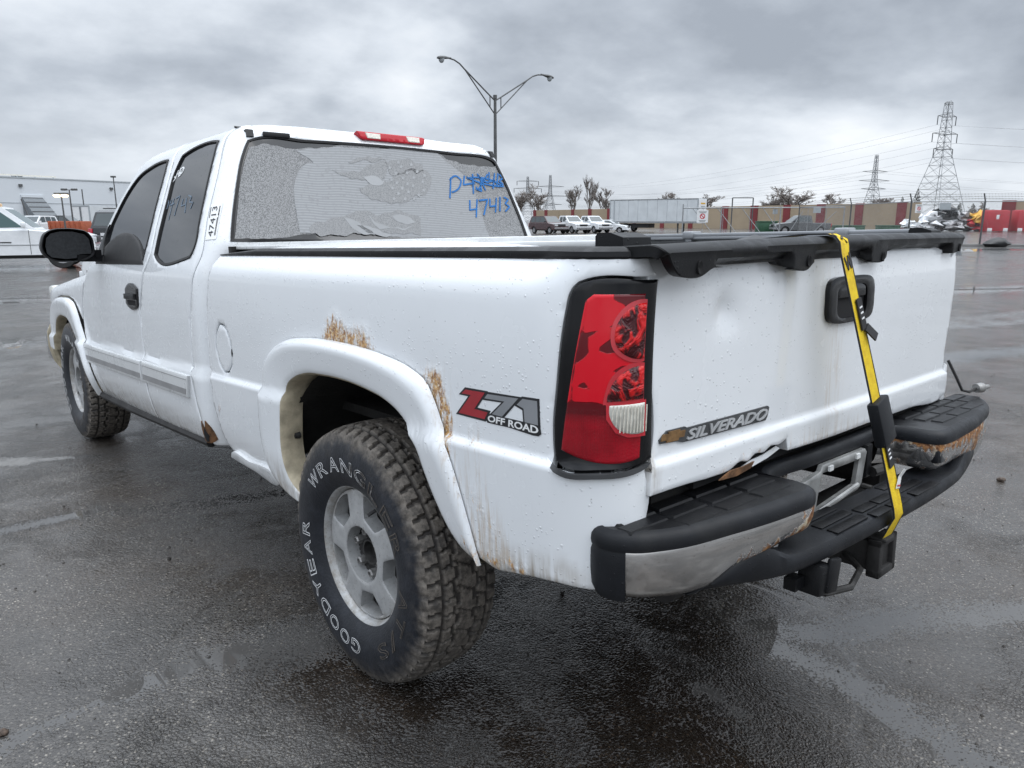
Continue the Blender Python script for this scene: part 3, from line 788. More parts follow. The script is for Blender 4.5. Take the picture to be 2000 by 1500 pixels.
m_bld2 = simple('grey_louvre', (0.17, 0.185, 0.20), 0.7, var=0.1)
m_trl = simple('white_trailer_side', (0.60, 0.63, 0.65), 0.45, var=0.06, scale=1.2)
m_bark = simple('grey_bark', (0.20, 0.175, 0.16), 0.9, var=0.25)
m_fir = simple('dark_fir_needles', (0.018, 0.030, 0.020), 0.9, var=0.4, scale=2)
m_redbin = simple('red_barrier_plastic', (0.42, 0.030, 0.042), 0.5, var=0.12, scale=0.6)
m_green = simple('green_bin', (0.025, 0.085, 0.045), 0.55, var=0.2)
m_orange = simple('orange_container', (0.36, 0.09, 0.04), 0.6, var=0.15)
m_yel = simple('yellow_scrap', (0.62, 0.36, 0.05), 0.6, var=0.1)
m_sign = simple('white_sign', (0.72, 0.73, 0.74), 0.5, var=0.03)
m_signgrey = simple('grey_sign_back', (0.36, 0.39, 0.41), 0.5, var=0.05)
m_signred = simple('red_sign_print', (0.50, 0.03, 0.05), 0.5)
# --- generic vehicle ---------------------------------------------------------
def vehicle(name, label, cat, loc, rz, paint, glass, kind, group=None, extra=None):
    """local frame: front towards +x, left +y, wheels on z=0"""
    P = dict(
      pickup=dict(L=5.6, W=1.92, body=[(-2.75,.55),(-2.8,.75),(-2.78,1.10),(-.95,1.12),(-.9,1.16),(1.05,1.18),(1.3,1.16),(2.45,1.06),(2.7,.98),(2.78,.75),(2.8,.50),(2.7,.42),(-2.6,.42)],
                  roof=[(-.92,1.15),(-.80,1.80),(-.6,1.86),(.25,1.86),(.45,1.82),(1.25,1.17)], ax=(-1.75, 1.85), R=.39,
                  wins=[[(-.70,1.22),(-.62,1.72),(-.12,1.75),(-.12,1.22)], [(-.02,1.22),(-.02,1.75),(.32,1.74),(.92,1.24)]]),
      suv=dict(L=5.0, W=1.88, body=[(-2.4,.5),(-2.48,.75),(-2.44,1.10),(1.0,1.12),(1.2,1.11),(2.1,1.02),(2.35,.92),(2.42,.7),(2.4,.45),(-2.3,.42)],
                  roof=[(-2.40,1.09),(-2.18,1.72),(-2.0,1.80),(.1,1.82),(.3,1.79),(1.12,1.11)], ax=(-1.45, 1.5), R=.36,
                  wins=[[(-2.12,1.18),(-1.98,1.66),(-1.35,1.70),(-1.35,1.18)], [(-1.25,1.18),(-1.25,1.70),(-.42,1.72),(-.42,1.18)], [(-.32,1.18),(-.32,1.72),(.2,1.70),(.85,1.18)]]),
      car=dict(L=4.5, W=1.76, body=[(-2.2,.4),(-2.25,.65),(-2.2,.92),(-1.7,.98),(1.0,.92),(1.9,.80),(2.2,.68),(2.25,.5),(2.2,.35),(-2.1,.33)],
                  roof=[(-1.75,.96),(-1.1,1.36),(-.8,1.42),(.1,1.43),(.3,1.40),(1.1,.92)], ax=(-1.35, 1.35), R=.31,
                  wins=[[(-1.35,1.0),(-1.0,1.30),(-.45,1.34),(-.45,.99)], [(-.36,.99),(-.36,1.34),(.12,1.33),(.75,.96)]]))[kind]
    root = empty(name, loc, rz); tag(root, label, cat, group)
    W2 = P['W']/2; m = MB()
    # lower body: outline with wheel arches, bowed sides
    def body_fn(u, w, v): return (u, w, v)
    b = P['body']; arch = []
    bot = min(p[1] for p in b)
    top = [p for p in b if p[1] > bot+0.001]
    low = []
    x_l = b[-1][0]; x_r = max(p[0] for p in b if abs(p[1]-bot) < .1)
    for ax in P['ax']:
        r = P['R']*1.18
        for k in range(9):
            a = pi - pi*k/8
            low.append((ax+r*cos(a), max(bot, P['R']*0.98+r*sin(a)) if 0 < k < 8 else bot))
    outline = [p for p in b if p not in (b[-1],)] 
    outline = outline[:-1] + [(x_r, bot)] + low[::-1] + [b[-1]]
    N = len(outline); secs = [(-1, .10, .955), (-1, .02, 1.0), (1, .02, 1.0), (1, .10, .955)]
    ws = [-W2, -W2+.06, W2-.06, W2]
    v = []
    cx = 0; cz = .75
    for w, sh in zip(ws, (0.035, 0, 0, 0.035)):
        for (x, z) in outline:
            dz = -sh*0.8 if z > .7 else 0; dx = -sh*1.6*(1 if x > 1.9 else -1 if x < -1.9 else 0)
            v.append((x+dx, w, z+dz))
    f = []
    for k in range(3):
        for i in range(N): j = (i+1) % N; f.append((k*N+i, k*N+j, (k+1)*N+j, (k+1)*N+i))
    m.add(v, f)
    # end caps by triangulation
    pl = [Vector((x, z)) for x, z in outline]
    vo, eo, fo, _, _, _ = delaunay_2d_cdt(pl, [(i, (i+1) % N) for i in range(N)], [], 0, 1e-6, False)
    cen = np.array([[(vo[a].x+vo[b_].x+vo[c].x)/3, (vo[a].y+vo[b_].y+vo[c].y)/3] for a, b_, c in fo]); ok = inside_np(pl, cen[:, 0], cen[:, 1])
    tr = [t for t, o_ in zip(fo, ok) if o_]
    for k in (0, 3):
        m.f += [tuple(q+k*N for q in t) for t in tr]; m.mi += [0]*len(tr)
    body = m.build('body', paint, root, 30)
    # cabin
    rp = P['roof']; n = len(rp); W3 = W2*.80; c = MB()
    ht = max(p[1] for p in rp); h0 = rp[0][1]
    def hw(z): return (W2-.05) + (W3-W2+.05)*max(0, (z-h0)/(ht-h0))
    vv = []
    for s in (-1, 1):
        for (x, z) in rp: vv.append((x, s*hw(z), z))
    cf = [tuple(range(n)), tuple(range(n, 2*n))] + [(i, (i+1) % n, n+(i+1) % n, n+i) for i in range(n)]
    c.add(vv, cf); c.build('cabin', paint, root, 20)
    def quadpanel(nm, pts, mat):
        q = MB(); q.add(pts, [tuple(range(len(pts)))]); 
        me_pts = [Vector(p) for p in pts]; nn = (me_pts[1]-me_pts[0]).cross(me_pts[2]-me_pts[0]).normalized()
        if nn.dot(me_pts[0]-Vector((0, 0, 1.0))) < 0: nn = -nn
        back = [p-nn*.02 for p in me_pts]; fr = [p+nn*.006 for p in me_pts]; k = len(pts)
        q = MB(); q.add(fr+back, [tuple(range(k)), tuple(range(k, 2*k))[::-1]] + [(i, (i+1) % k, k+(i+1) % k, k+i) for i in range(k)])
        return q.build(nm, mat, root, 20)
    for wv in P['wins']:
        for s in (-1, 1): quadpanel('side_window', [(x, s*(hw(z)+.001), z) for x, z in wv], glass)
    def sl(a, b_, t): return (a[0]+(b_[0]-a[0])*t, a[1]+(b_[1]-a[1])*t)
    p0, p1 = rp[-1], rp[-2]; lo = sl(p0, p1, .10); hi = sl(p0, p1, .93)
    quadpanel('windscreen', [(lo[0], -hw(lo[1])*.90, lo[1]), (lo[0], hw(lo[1])*.90, lo[1]), (hi[0], hw(hi[1])*.90, hi[1]), (hi[0], -hw(hi[1])*.90, hi[1])], glass)
    p0, p1 = rp[0], rp[1]; lo = sl(p0, p1, .15); hi = sl(p0, p1, .92)
    quadpanel('rear_window', [(lo[0], -hw(lo[1])*.86, lo[1]), (lo[0], hw(lo[1])*.86, lo[1]), (hi[0], hw(hi[1])*.86, hi[1]), (hi[0], -hw(hi[1])*.86, hi[1])], glass)
    R = P['R']
    for ax in P['ax']:
        for s in (-1, 1):
            w = MB(); w.lathe([(-.10, R*.6), (-.11, R*.94), (-.08, R), (.08, R), (.11, R*.94), (.10, R*.6)], 'y', (ax, s*(W2-.12), R), 24)
            wo = w.build('wheel', m_tyre2, root, 40)
            h = MB(); h.lathe([(.085, .001), (.095, R*.2), (.08, R*.35), (.10, R*.6), (.06, R*.61)], 'y', (ax, 0, R), 16)
            h.v = [Vector((p.x, s*(p.y+W2-.12), p.z)) for p in h.v]; h.build('wheel_rim', m_hubcap, wo, 30)
    fx = max(p[0] for p in b); rx = min(p[0] for p in b)
    hz_ = .86 if kind != 'car' else .66
    for s in (-1, 1):
        h = MB(); h.box((fx-.06, s*(W2-.26), hz_), (.16, .38, .17), None, .02); h.build('headlamp', m_hl, root)
        h = MB(); h.box((rx+.04, s*(W2-.10), hz_+.02), (.12, .18, .40 if kind != 'car' else .2), None, .02); h.build('tail_lamp', m_tl, root)
        h = MB(); h.box((rp[-1][0]-.28, s*(W2+.10), rp[-1][1]+.14), (.12, .20, .16), None, .03); h.build('side_mirror', paint if paint is m_white else m_carblack, root)
    h = MB(); h.box((fx-.03, 0, hz_), (.12, P['W']-1.0, .20), None, .02); h.build('grille', m_grille, root)
    h = MB(); h.box((fx-.02, 0, hz_-.30), (.16, P['W']-.08, .18), None, .03); h.build('bumper', paint if kind == 'car' else m_hubcap if paint is not m_maroon else m_hubcap, root)
    h = MB(); h.box((0, 0, .42), (P['L']*.8, P['W']*.75, .22)); h.build('underside', m_grille, root)
    if kind == 'pickup':
        h = MB(); h.box((-1.85, 0, 1.122), (1.7, P['W']-.16, .01)); h.build('bed_opening', m_grille, root)
    if extra: extra(root, P)
    return root
def at(x, y): return (x, y, gz(x, y))
HR = math.atan2(RH.y, RH.x)             # heading that points to the right of the photo
# --- large white truck at the left with an amber roof light
def taxi_extra(root, P):
    h = MB(); h.box((.12, .0, 1.90), (.34, .50, .10), None, .03); h.build('roof_light', simple('amber_beacon', (0.80, 0.50, 0.22), 0.3, var=0.3, scale=20), root)
    h = MB(); h.box((.12, -.12, 1.90), (.345, .10, .05)); h.build('beacon_stripe', simple('dark_beacon_band', (0.2, 0.12, 0.08), 0.4), root)
    for s in (-1, 1):
        h = MB(); h.box((.2, s*.965, .72), (3.9, .012, .022)); h.build('side_trim', m_steel, root)
        h = MB(); h.box((.38, s*.967, .80), (.42, .012, .028)); h.build('door_badge', m_grille, root)
        for x in (1.06, -.07):
            h = MB(); h.box((x, s*.961, .80), (.012, .012, .72)); h.build('door_seam', m_grille, root)
vehicle('pickup_truck', 'white older pickup with amber roof light parked side on at the left edge', 'truck', at(*(Vector((3.85, 24.7, 0))-(RH*cos(.42)+FH*sin(.42))*2.85+FH*.5).xy), HR+.42, m_white, m_greenglass, 'pickup', None, taxi_extra)
def dark_extra(root, P):
    h = MB(); h.box((-2.46, .12, .78), (.03, .5, .26)); h.build('number_plate', m_sign, root)
    h = MB()
    for s in (-1, 1): h.bar((-1.9, s*.62, 1.87), (.0, s*.62, 1.88), .04)
    h.build('roof_rack', m_carblack, root)
vehicle('parked_suv', 'dark grey suv with red tail lamps seen behind the truck mirror', 'suv', at(7.95, 32.6), math.atan2(FH.y, FH.x)-.25, m_carblack, m_carglass, 'suv', None, dark_extra)
vehicle('parked_car', 'white car with its nose showing between the mirror and the door window', 'car', at(*(Vector((2.424, 17.69, 0))+RH*2.28).xy), HR+pi, m_white, m_carglass, 'car')
# --- vehicles on the right beyond the fence
fr = math.atan2(-FH.y, -FH.x)
vehicle('parked_pickup', 'maroon and silver pickup, leftmost of the row left of the white trailer', 'truck', at(54.0, 55.2), fr+.55, m_maroon, m_carglass, 'suv', 'vehicles parked left of the trailer',
        lambda r, P: [MB().box((1.75, 0, 1.045), (1.2, 1.7, .03), Matrix.Rotation(.09, 3, 'Y'), .01).build('pale_hood', m_hubcap, r)])
vehicle('parked_pickup', 'white pickup with dark grille, middle of the row left of the white trailer', 'truck', at(57.6, 55.6), fr+.50, m_white, m_carglass, 'pickup', 'vehicles parked left of the trailer')
vehicle('parked_pickup', 'white pickup nearest the white trailer, third in the row', 'truck', at(60.9, 55.4), fr+.50, m_white, m_carglass, 'pickup', 'vehicles parked left of the trailer')
vehicle('parked_car', 'small white car parked between the pickups and the white trailer', 'car', at(62.6, 54.2), fr+1.2, m_white, m_carglass, 'car', 'vehicles parked left of the trailer')
vehicle('parked_pickup', 'dark grey pickup side on behind the sliding gate', 'truck', at(70.9, 35.9), HR+pi, m_cargrey, m_carglass, 'pickup')
# --- white semi trailer
def trailer():
    A = Vector((70.4, 60.9, 0)); B = Vector((72.7, 49.5, 0)); d = (B-A).normalized(); L = (B-A).length
    n = Vector((-d.y, d.x, 0))                     # away from the camera
    if n.dot(FH) < 0: n = -n
    root = empty('semi_trailer', A, 0); tag(root, 'long white box trailer with ribbed side parked before the tan wall', 'trailer')
    O = lambda s, w, z: d*s + n*w + Vector((0, 0, z))
    Wd = 2.5; z0, z1 = 1.02, 3.88
    b = MB()
    b.add([O(s, w, z) for s in (0, L) for w in (.02, Wd) for z in (z0, z1)], [(0,1,3,2),(4,6,7,5),(0,4,5,1),(2,3,7,6),(0,2,6,4),(1,5,7,3)]); b.build('box_body', m_trl, root, 20)
    npan = 9
    for k in range(npan):
        s0 = L*k/npan+.03; s1 = L*(k+1)/npan-.03; p = MB()
        p.add([O(s, w, z) for s in (s0, s1) for w in (-.02, .03) for z in (z0+.22, z1-.16)], [(0,1,3,2),(4,6,7,5),(0,4,5,1),(2,3,7,6),(0,2,6,4),(1,5,7,3)]); p.build('side_panel', m_trl, root, 20)
    r = MB(); r.bar(O(0, 0, z0+.1), O(L, 0, z0+.1), .06, .2); r.build('lower_rail', m_steel, root)
    r = MB(); r.bar(O(0, 0, z1-.06), O(L, 0, z1-.06), .06, .12); r.build('upper_rail', m_steel, root)
    for s in (.02, L*.05, L-.02):
        r = MB(); r.bar(O(s, -.02, z0), O(s, -.02, z1), .10); r.build('corner_post', m_signgrey, root)
    # end face with sign panels
    e = MB(); e.add([O(s, w, z) for s in (L+.01, L+.05) for w in (.12, Wd-.12) for z in (z0+.1, z1-.12)], [(0,1,3,2),(4,6,7,5),(0,4,5,1),(2,3,7,6),(0,2,6,4),(1,5,7,3)]); eo = e.build('end_panel', m_sign, root, 20)
    for (w, z, a, b_, mt) in ((1.3, 3.3, 1.3, .18, m_yel), (1.3, 2.95, 1.3, .14, m_signgrey), (1.3, 2.3, .8, .12, m_signgrey), (1.9, 1.45, .3, .5, m_dsteel)):
        q = MB(); q.add([O(L+.06, w-a/2, z-b_/2), O(L+.06, w+a/2, z-b_/2), O(L+.06, w+a/2, z+b_/2), O(L+.06, w-a/2, z+b_/2)], [(0,1,2,3)]); q.build('printed_band', mt, eo, 0)
    for s in (1.0, 2.25):
        for w in (.25, 2.2):
            q = MB(); prof = [(-.14, .3), (-.15, .46), (-.1, .5), (.1, .5), (.15, .46), (.14, .3)]
            q.lathe(prof, 'x', (0, 0, 0), 20)
            ang = atan2(n.y, n.x); R_ = Matrix.Rotation(ang, 3, 'Z'); q.v = [R_ @ p + O(s, w, .5) for p in q.v]
            wo = q.build('wheel', m_tyre2, root)
            q = MB(); q.lathe([(-.16, .01), (-.13, .2), (-.15, .28), (-.10, .30)], 'x', (0, 0, 0), 16); q.v = [R_ @ p + O(s, w, .5) for p in q.v]; q.build('wheel_rim', m_sign, wo)
    q = MB(); q.bar(O(.3, 1.2, .72), O(5.2, 1.2, .72), 1.6, .5); q.build('bogie_frame', m_grille, root)
    for w in (.4, 2.1):
        q = MB(); q.bar(O(L-2.6, w, 0), O(L-2.6, w, z0), .14); q.build('landing_leg', m_dsteel, root)
trailer()
# --- tan wall with red pilasters (two runs)
def tan_wall(label, A, B, H0, H1, cuts, mats_red):
    root = empty('boundary_wall', A, 0); tag(root, label, 'wall')
    A = Vector(A); B = Vector(B); d = B-A; n = Vector((-d.y, d.x, 0)).normalized()
    if n.dot(FH) > 0: n = -n
    def block(nm, t0, t1, off, th, mat):
        q = MB(); v = []
        for t in (t0, t1):
            h = H0 + (H1-H0)*t
            for w in (off, off-th):
                for z in (0, h+(.05 if mat is m_redp else 0)): v.append(d*t + n*w + Vector((0, 0, z)))
        q.add(v, [(0,1,3,2),(4,6,7,5),(0,4,5,1),(2,3,7,6),(0,2,6,4),(1,5,7,3)]); return q.build(nm, mat, root, 20)
    prev = 0.0
    for t0, t1 in cuts:
        if t0-prev > .002:
            mid = (prev+t0)/2
            if (t0-prev)*d.length > 9: block('wall_panel', prev, mid-.0006, 0, .3, m_tan); block('wall_panel', mid+.0006, t0, 0, .3, m_tan)
            else: block('wall_panel', prev, t0, 0, .3, m_tan)
        block('pilaster', t0, t1, .12, .4, m_redp); prev = t1
    if prev < .998: block('wall_panel', prev, 1.0, 0, .3, m_tan)
A_, B_ = Vector((117.42, 124.85, 0)), Vector((102.69, 36.21, 0))
def tt(px):
    c = Vector((CAM.x, CAM.y, 0)); dv = FH + RH*((px-1000)/FPX/ (cos(PITCH) - sin(PITCH)*((750-430)/FPX)*1.0))
    d = B_-A_; r = A_-c; den = dv.x*d.y - dv.y*d.x
    # c + s*dv = A + t*d
    t = (r.x*dv.y - r.y*dv.x)/(dv.y*d.x - dv.x*d.y)*-1
    return t
tan_wall('long tan wall with dark red pilasters behind the fence and trailer', A_, B_, 3.53, 3.62,
         [(tt(a), tt(b)) for a, b in ((1042, 1047), (1064, 1069), (1116, 1121), (1149, 1155), (1186, 1192), (1236, 1242), (1290, 1297), (1345, 1353), (1410, 1421), (1465, 1479), (1529, 1542), (1594, 1610), (1669, 1684), (1750, 1768))], True)
tan_wall('short tan wall with one dark red corner pilaster behind the red containers', Vector((107.15, 28.23, 0)), Vector((116, 3, 0)), 3.75, 3.75, [(0.0, .055)], True)
# --- pale warehouse
def warehouse():
    A = Vector((9.0, 138.0, 0)); B = Vector((58.0, 153.5, 0)); d = (B-A).normalized(); L = (B-A).length; n = Vector((-d.y, d.x, 0))
    if n.dot(FH) < 0: n = -n
    root = empty('warehouse', A, 0); tag(root, 'huge windowless pale grey warehouse at the far left', 'building')
    O = lambda s, w, z: d*s + n*w + Vector((0, 0, z))
    def blk(nm, s0, s1, w0, w1, z0, z1, mat):
        q = MB(); q.add([O(s, w, z) for s in (s0, s1) for w in (w0, w1) for z in (z0, z1)], [(0,1,3,2),(4,6,7,5),(0,4,5,1),(2,3,7,6),(0,2,6,4),(1,5,7,3)]); return q.build(nm, mat, root, 20)
    blk('wall', -40, L, 0, 40, 0, 8.0, m_bld)
    blk('parapet_cap', -40, L+.05, -.08, .4, 7.92, 8.12, m_signgrey)
    blk('cladding_joint', -40, L, -.05, .02, 4.05, 4.12, m_signgrey)
    # slanted louvred hood over a dock
    q = MB(); q.add([O(s, w, z) for s, w, z in ((11.7,-.05,5.0),(14.9,-.05,5.0),(15.9,-2.6,1.6),(12.3,-2.6,1.6),(11.7,.0,1.6),(15.5,.0,1.6))], [(0,1,2,3),(0,3,4),(1,5,2),(3,2,5,4)]); hood = q.build('dock_hood', m_bld2, root, 10)
    for k in range(9):
        f = k/9; s0 = 11.75+.6*f; s1 = 14.9+1.0*f; z = 4.9-3.3*f; w = -.12-2.5*f
        q = MB(); q.bar(O(s0, w, z), O(s1, w, z), .10, .16); q.build('slat', m_signgrey if k % 2 else m_dsteel, hood)
    blk('hood_top', 11.6, 15.0, -.2, .0, 4.95, 5.35, m_bld)
    # rooftop screen
    blk('rooftop_screen', 7.6, 20.5, 5.5, 5.7, 8.55, 8.78, simple('cream_trim', (0.55, 0.53, 0.47), 0.6))
    for s in (8, 11, 14.2, 17, 20): blk('screen_post', s, s+.15, 5.5, 5.7, 8.0, 8.6, m_signgrey)
    blk('rooftop_unit', 14.0, 15.2, 5.8, 7.0, 8.0, 8.75, m_bld2)
    blk('roof_mast', -1.0, -.9, 3, 3.1, 8, 11.5, m_dsteel)
    for s in (11.5, 26.5): blk('wall_lamp', s, s+.5, -.3, 0, 6.6, 7.0, m_dsteel)
    # dock door with white frame
    blk('dock_frame', 21.4, 22.0, -.3, 0, 0, 3.6, m_sign); blk('dock_frame', 29.4, 30.0, -.3, 0, 0, 3.6, m_sign)
warehouse()
# --- white box truck rear seen at the foot of the warehouse
def boxtruck():
    c = Vector((18.3, 94.0, 0)); root = empty('box_trailer', c, 0); tag(root, 'white trailer seen from its double rear doors before the warehouse', 'trailer')
    O = lambda s, w, z: RH*s + FH*w + Vector((0, 0, z))
    def blk(nm, s0, s1, w0, w1, z0, z1, mat):
        q = MB(); q.add([O(s, w, z) for s in (s0, s1) for w in (w0, w1) for z in (z0, z1)], [(0,1,3,2),(4,6,7,5),(0,4,5,1),(2,3,7,6),(0,2,6,4),(1,5,7,3)]); return q.build(nm, mat, root, 20)
    blk('box_body', -1.0, 1.0, 0, 9, .95, 2.95, m_trl)
    for s in (-1.0, 1.0): blk('door_post', s-.06, s+.06, -.06, .02, .9, 3.0, m_signgrey)
    blk('door_header', -1.0, 1.0, -.06, .02, 2.88, 3.02, m_signgrey)
    for s in (-.47, .47): blk('door', s-.42, s+.42, -.03, .02, 1.0, 2.85, m_sign)
    for s in (-.06, .06): blk('lock_rod', s-.03, s+.03, -.07, -.03, .95, 2.85, m_bld2)
    blk('door_mark', -.72, -.5, -.05, -.03, 1.25, 1.45, m_dsteel)
    for s in (-.75, .75):
        q = MB(); q.lathe([(-.12, .1), (-.13, .42), (.13, .42), (.12, .1)], 'x', (0, 0, 0), 14); R_ = Matrix.Rotation(HR, 3, 'Z'); q.v = [R_ @ p + O(s, .6, .42) for p in q.v]; q.build('wheel', m_tyre2, root)
    blk('chassis', -.8, .8, .1, 8, .6, .95, m_grille)
boxtruck()
# --- vehicles crowded before the warehouse
for (x, y, mt, kd, rz, lb) in ((9.9, 83.5, m_carblack, 'suv', HR, 'black suv in the far row before the warehouse, left of the white suv'), (12.2, 84.5, m_white, 'suv', fr, 'white suv facing the camera in the far row before the warehouse'),
        (15.4, 88.0, m_carblack, 'pickup', HR, 'dark pickup in the far row behind the orange container'), (20.6, 86.0, m_cargrey, 'car', HR+.4, 'grey car in the far row right of the white trailer doors'),
        (22.6, 88.0, m_maroon, 'suv', HR, 'maroon suv at the right end of the far row before the warehouse'), (17.8, 76.0, m_carblack, 'car', HR+.2, 'black car in front of the white trailer doors')):
    vehicle('parked_' + ('pickup' if kd == 'pickup' else 'suv' if kd == 'suv' else 'car'), lb, 'car' if kd == 'car' else 'truck' if kd == 'pickup' else 'suv', at(x, y), rz, mt, m_carglass, kd, 'vehicles parked before the warehouse')
q = MB(); q.box((0, 0, .65), (3.2, 1.8, 1.3), None, .03)
for k in range(7): q.box((-1.4+k*.47, -.93, .65), (.10, .08, 1.2))
o = q.build('skip_container', m_orange); o.location = at(14.4, 80.5); o.rotation_euler = (0, 0, HR); tag(o, 'orange red ribbed steel skip before the warehouse', 'container')
# --- poles at the left
def lamp_pole(label, x, y, h, heads, lit=False, r=.07, grp=None):
    root = empty('lamp_post', at(x, y)); tag(root, label, 'lamp post', grp)
    q = MB(); q.tube([(0, 0, 0), (0, 0, h)], [r*1.3, r*.8], 8); q.build('pole', m_dsteel, root)
    for (s, w) in heads:
        hq = MB(); hq.bar((0, 0, h-.05), RH*s*.7+Vector((0, 0, h)), .06); hq.box(RH*s + Vector((0, 0, h)), (.55, .30, .20), Matrix.Rotation(HR, 3, 'Z'), .04)
        ho = hq.build('lamp_head', m_dsteel, root)
        if lit:
            mt = bpy.data.materials.get('lit_lamp')
            if not mt:
                t_ = NT('lit_lamp'); t_.set('Base Color', (.9, .8, .6)); t_.set('Emission Color', (1.0, .80, .52)); t_.set('Emission Strength', 2.2); mt = t_.m
            g = MB(); g.lathe([(-.22, .001), (-.2, .2), (-.12, .30), (0, .34), (.05, .2), (.06, .001)], 'z', RH*s + FH*-.1 + Vector((0, 0, h-.12)), 16); g.build('lit_globe', mt, ho)
lamp_pole('short lamp post with two glowing globes before the warehouse', 13.4, 77.5, 3.75, [(-.35, 0), (.35, 0)], True)
lamp_pole('grey lamp post with two dark heads just right of the lit one', 15.3, 83.5, 4.35, [(-.5, 0), (.5, 0)])
lamp_pole('tall grey lamp post with one box head at the right end of the warehouse', 22.3, 95.0, 6.3, [(0, 0)])
q = MB(); q.tube([(0, 0, 0), (0, 0, 4.95)], .07, 8); o = q.build('steel_post', m_dsteel); o.location = at(19.85, 99.4); tag(o, 'plain grey steel post above the white trailer doors', 'post')
q = MB(); q.tube([(0, 0, 0), (-.9, .6, 4.2)], .08, 8); o = q.build('steel_post', m_dsteel); o.location = at(17.6, 119.0); tag(o, 'leaning dark post left of the slanted dock hood', 'post')
# --- twin-arm street lamp beyond the cab roof
def street_lamp():
    base = Vector((27.88, 33.2, 0)); root = empty('street_lamp', base); tag(root, 'tall twin arm street lamp with cobra heads rising beyond the truck roof', 'street lamp')
    q = MB(); q.tube([(0, 0, 0), (0, 0, 8.45)], [.13, .085], 12); q.build('pole', m_dsteel, root)
    q = MB(); q.tube([(0, 0, 8.4), (0, 0, 8.6)], .12, 10); q.build('pole_cap', m_dsteel, root)
    for E, (f1,) in ((Vector((24.07, 33.1, 10.02)), (0,)), (Vector((32.15, 33.14, 10.05)), (0,))):
        e = E-base; h = Vector((e.x, e.y, 0)); L = h.length; u = h/L
        k1 = u*(L*.60) + Vector((0, 0, 9.72)); 
        arm = MB()
        arm.tube([(0, 0, 8.28), u*(L*.12)+Vector((0, 0, 8.56)), k1, u*(L*.70)+Vector((0, 0, 9.98)), u*(L*.80)+Vector((0, 0, 10.12)), u*(L*.90)+Vector((0, 0, 10.16))], .042, 8)
        ao = arm.build('arm', m_dsteel, root)
        br = MB(); br.tube([(0, 0, 7.50), k1], .036, 8); br.build('brace', m_dsteel, ao)
        st = MB(); st.bar(u*(L*.105)+Vector((0, 0, 7.92)), u*(L*.105)+Vector((0, 0, 8.52)), .045); st.build('strut', m_dsteel, ao)
        hd = MB(); a = u*(L*.86)+Vector((0, 0, 10.17)); b = u*(L*1.11)+Vector((0, 0, 10.08)); s_ = Vector((-u.y, u.x, 0))
        ring = []
        prof = [(0, .05, .05, 0), (.25, .08, .075, 0), (.5, .16, .11, 0), (.78, .19, .12, -.01), (.95, .12, .08, -.01), (1, .02, .02, -.02)]
        v = []; f = []; n = 12
        for t, w, hh, dz in prof:
            c = a + (b-a)*t + Vector((0, 0, dz))
            for k in range(n): an = 2*pi*k/n; v.append(c + s_*w*cos(an) + Vector((0, 0, hh*sin(an)*(1 if sin(an) > 0 else .55))))
        for i in range(len(prof)-1):
            for k in range(n): f.append((i*n+k, i*n+(k+1) % n, (i+1)*n+(k+1) % n, (i+1)*n+k))
        f.append(tuple(range(n))); f.append(tuple((len(prof)-1)*n+k for k in range(n)))
        hd.add(v, f); ho = hd.build('lamp_head', m_dsteel, root)
        g = MB(); cc = a+(b-a)*.70; g.lathe([(-.24, .001), (-.21, .09), (-.12, .15), (0, .17)], 'z', cc+Vector((0, 0, -.03)), 14); g.build('glass_bowl', m_signgrey, ho)
street_lamp()
# --- chain-link fence and sliding gate
def fence():
    posts = [(44.43, 11.76), (41.99, 14.61), (48.03, 20.6), (54.97, 27.81)]
    ext = [(47.6, 7.9), (50.6, 4.2), (53.5, .5)]
    root = empty('chain_link_fence', (44.43, 11.76, 0)); tag(root, 'chain link fence with outward leaning barbed wire arms along the lot', 'fence')
    b0 = Vector((44.43, 11.76, 0)); H = 2.42
    line = [posts[3], posts[2], posts[1], posts[0]] + ext
    lv = [Vector((x, y, 0))-b0 for x, y in line]
    for p in lv:
        q = MB(); q.tube([p, p+Vector((0, 0, H))], .05, 8); out_ = -RH*.10 + FH*-.05
        q.tube([p+Vector((0, 0, H)), p+out_*1.6+Vector((0, 0, H+.40))], .035, 8); q.build('post', m_dsteel, root)
    rail = MB(); mid = MB(); wires = MB(); mesh_ = MB(); rnd = random.Random(3)
    for a, b in zip(lv[:-1], lv[1:]):
        rail.tube([a+Vector((0, 0, H-.03)), b+Vector((0, 0, H-.03))], .028, 6)
        for k in range(3):
            o_ = (-RH*.10 - FH*.05)*1.6*(k+1)/3.2; z = H+.40*(k+1)/3.2
            wires.tube([a+o_+Vector((0, 0, z)), (a+b)/2+o_+Vector((0, 0, z-.03)), b+o_+Vector((0, 0, z))], .006, 4)
            L = (b-a).length
            for j in range(int(L/.16)):
                c = a+(b-a)*((j+.5)*.16/L)+o_+Vector((0, 0, z-.015)); wires.bar(c-Vector((0, 0, .035)), c+Vector((.02, .01, .035)), .009)
        L = (b-a).length; u = (b-a)/L; st = .11; n_ = int(L/st); h = H-.08
        for j in range(-int(h/st), n_):
            for sgn in (1, -1):
                s0 = j*st; s1 = s0+h; z0 = .04; z1 = .04+h
                if s0 < 0: z0 += -s0; s0 = 0
                if s1 > L: z1 -= s1-L; s1 = L
                if s1 <= s0: continue
                pa = a+u*(s0 if sgn > 0 else L-s0)+Vector((0, 0, z0)); pb = a+u*(s1 if sgn > 0 else L-s1)+Vector((0, 0, z1))
                mesh_.tube([pa, pb], .0022, 3, False)
    rail.build('top_rail', m_steel, root); wires.build('barbed_wire', m_dsteel, root); tag(mesh_.build('chain_mesh', m_steel, root, 0, fix=False), kind='stuff')
    return root
fence()
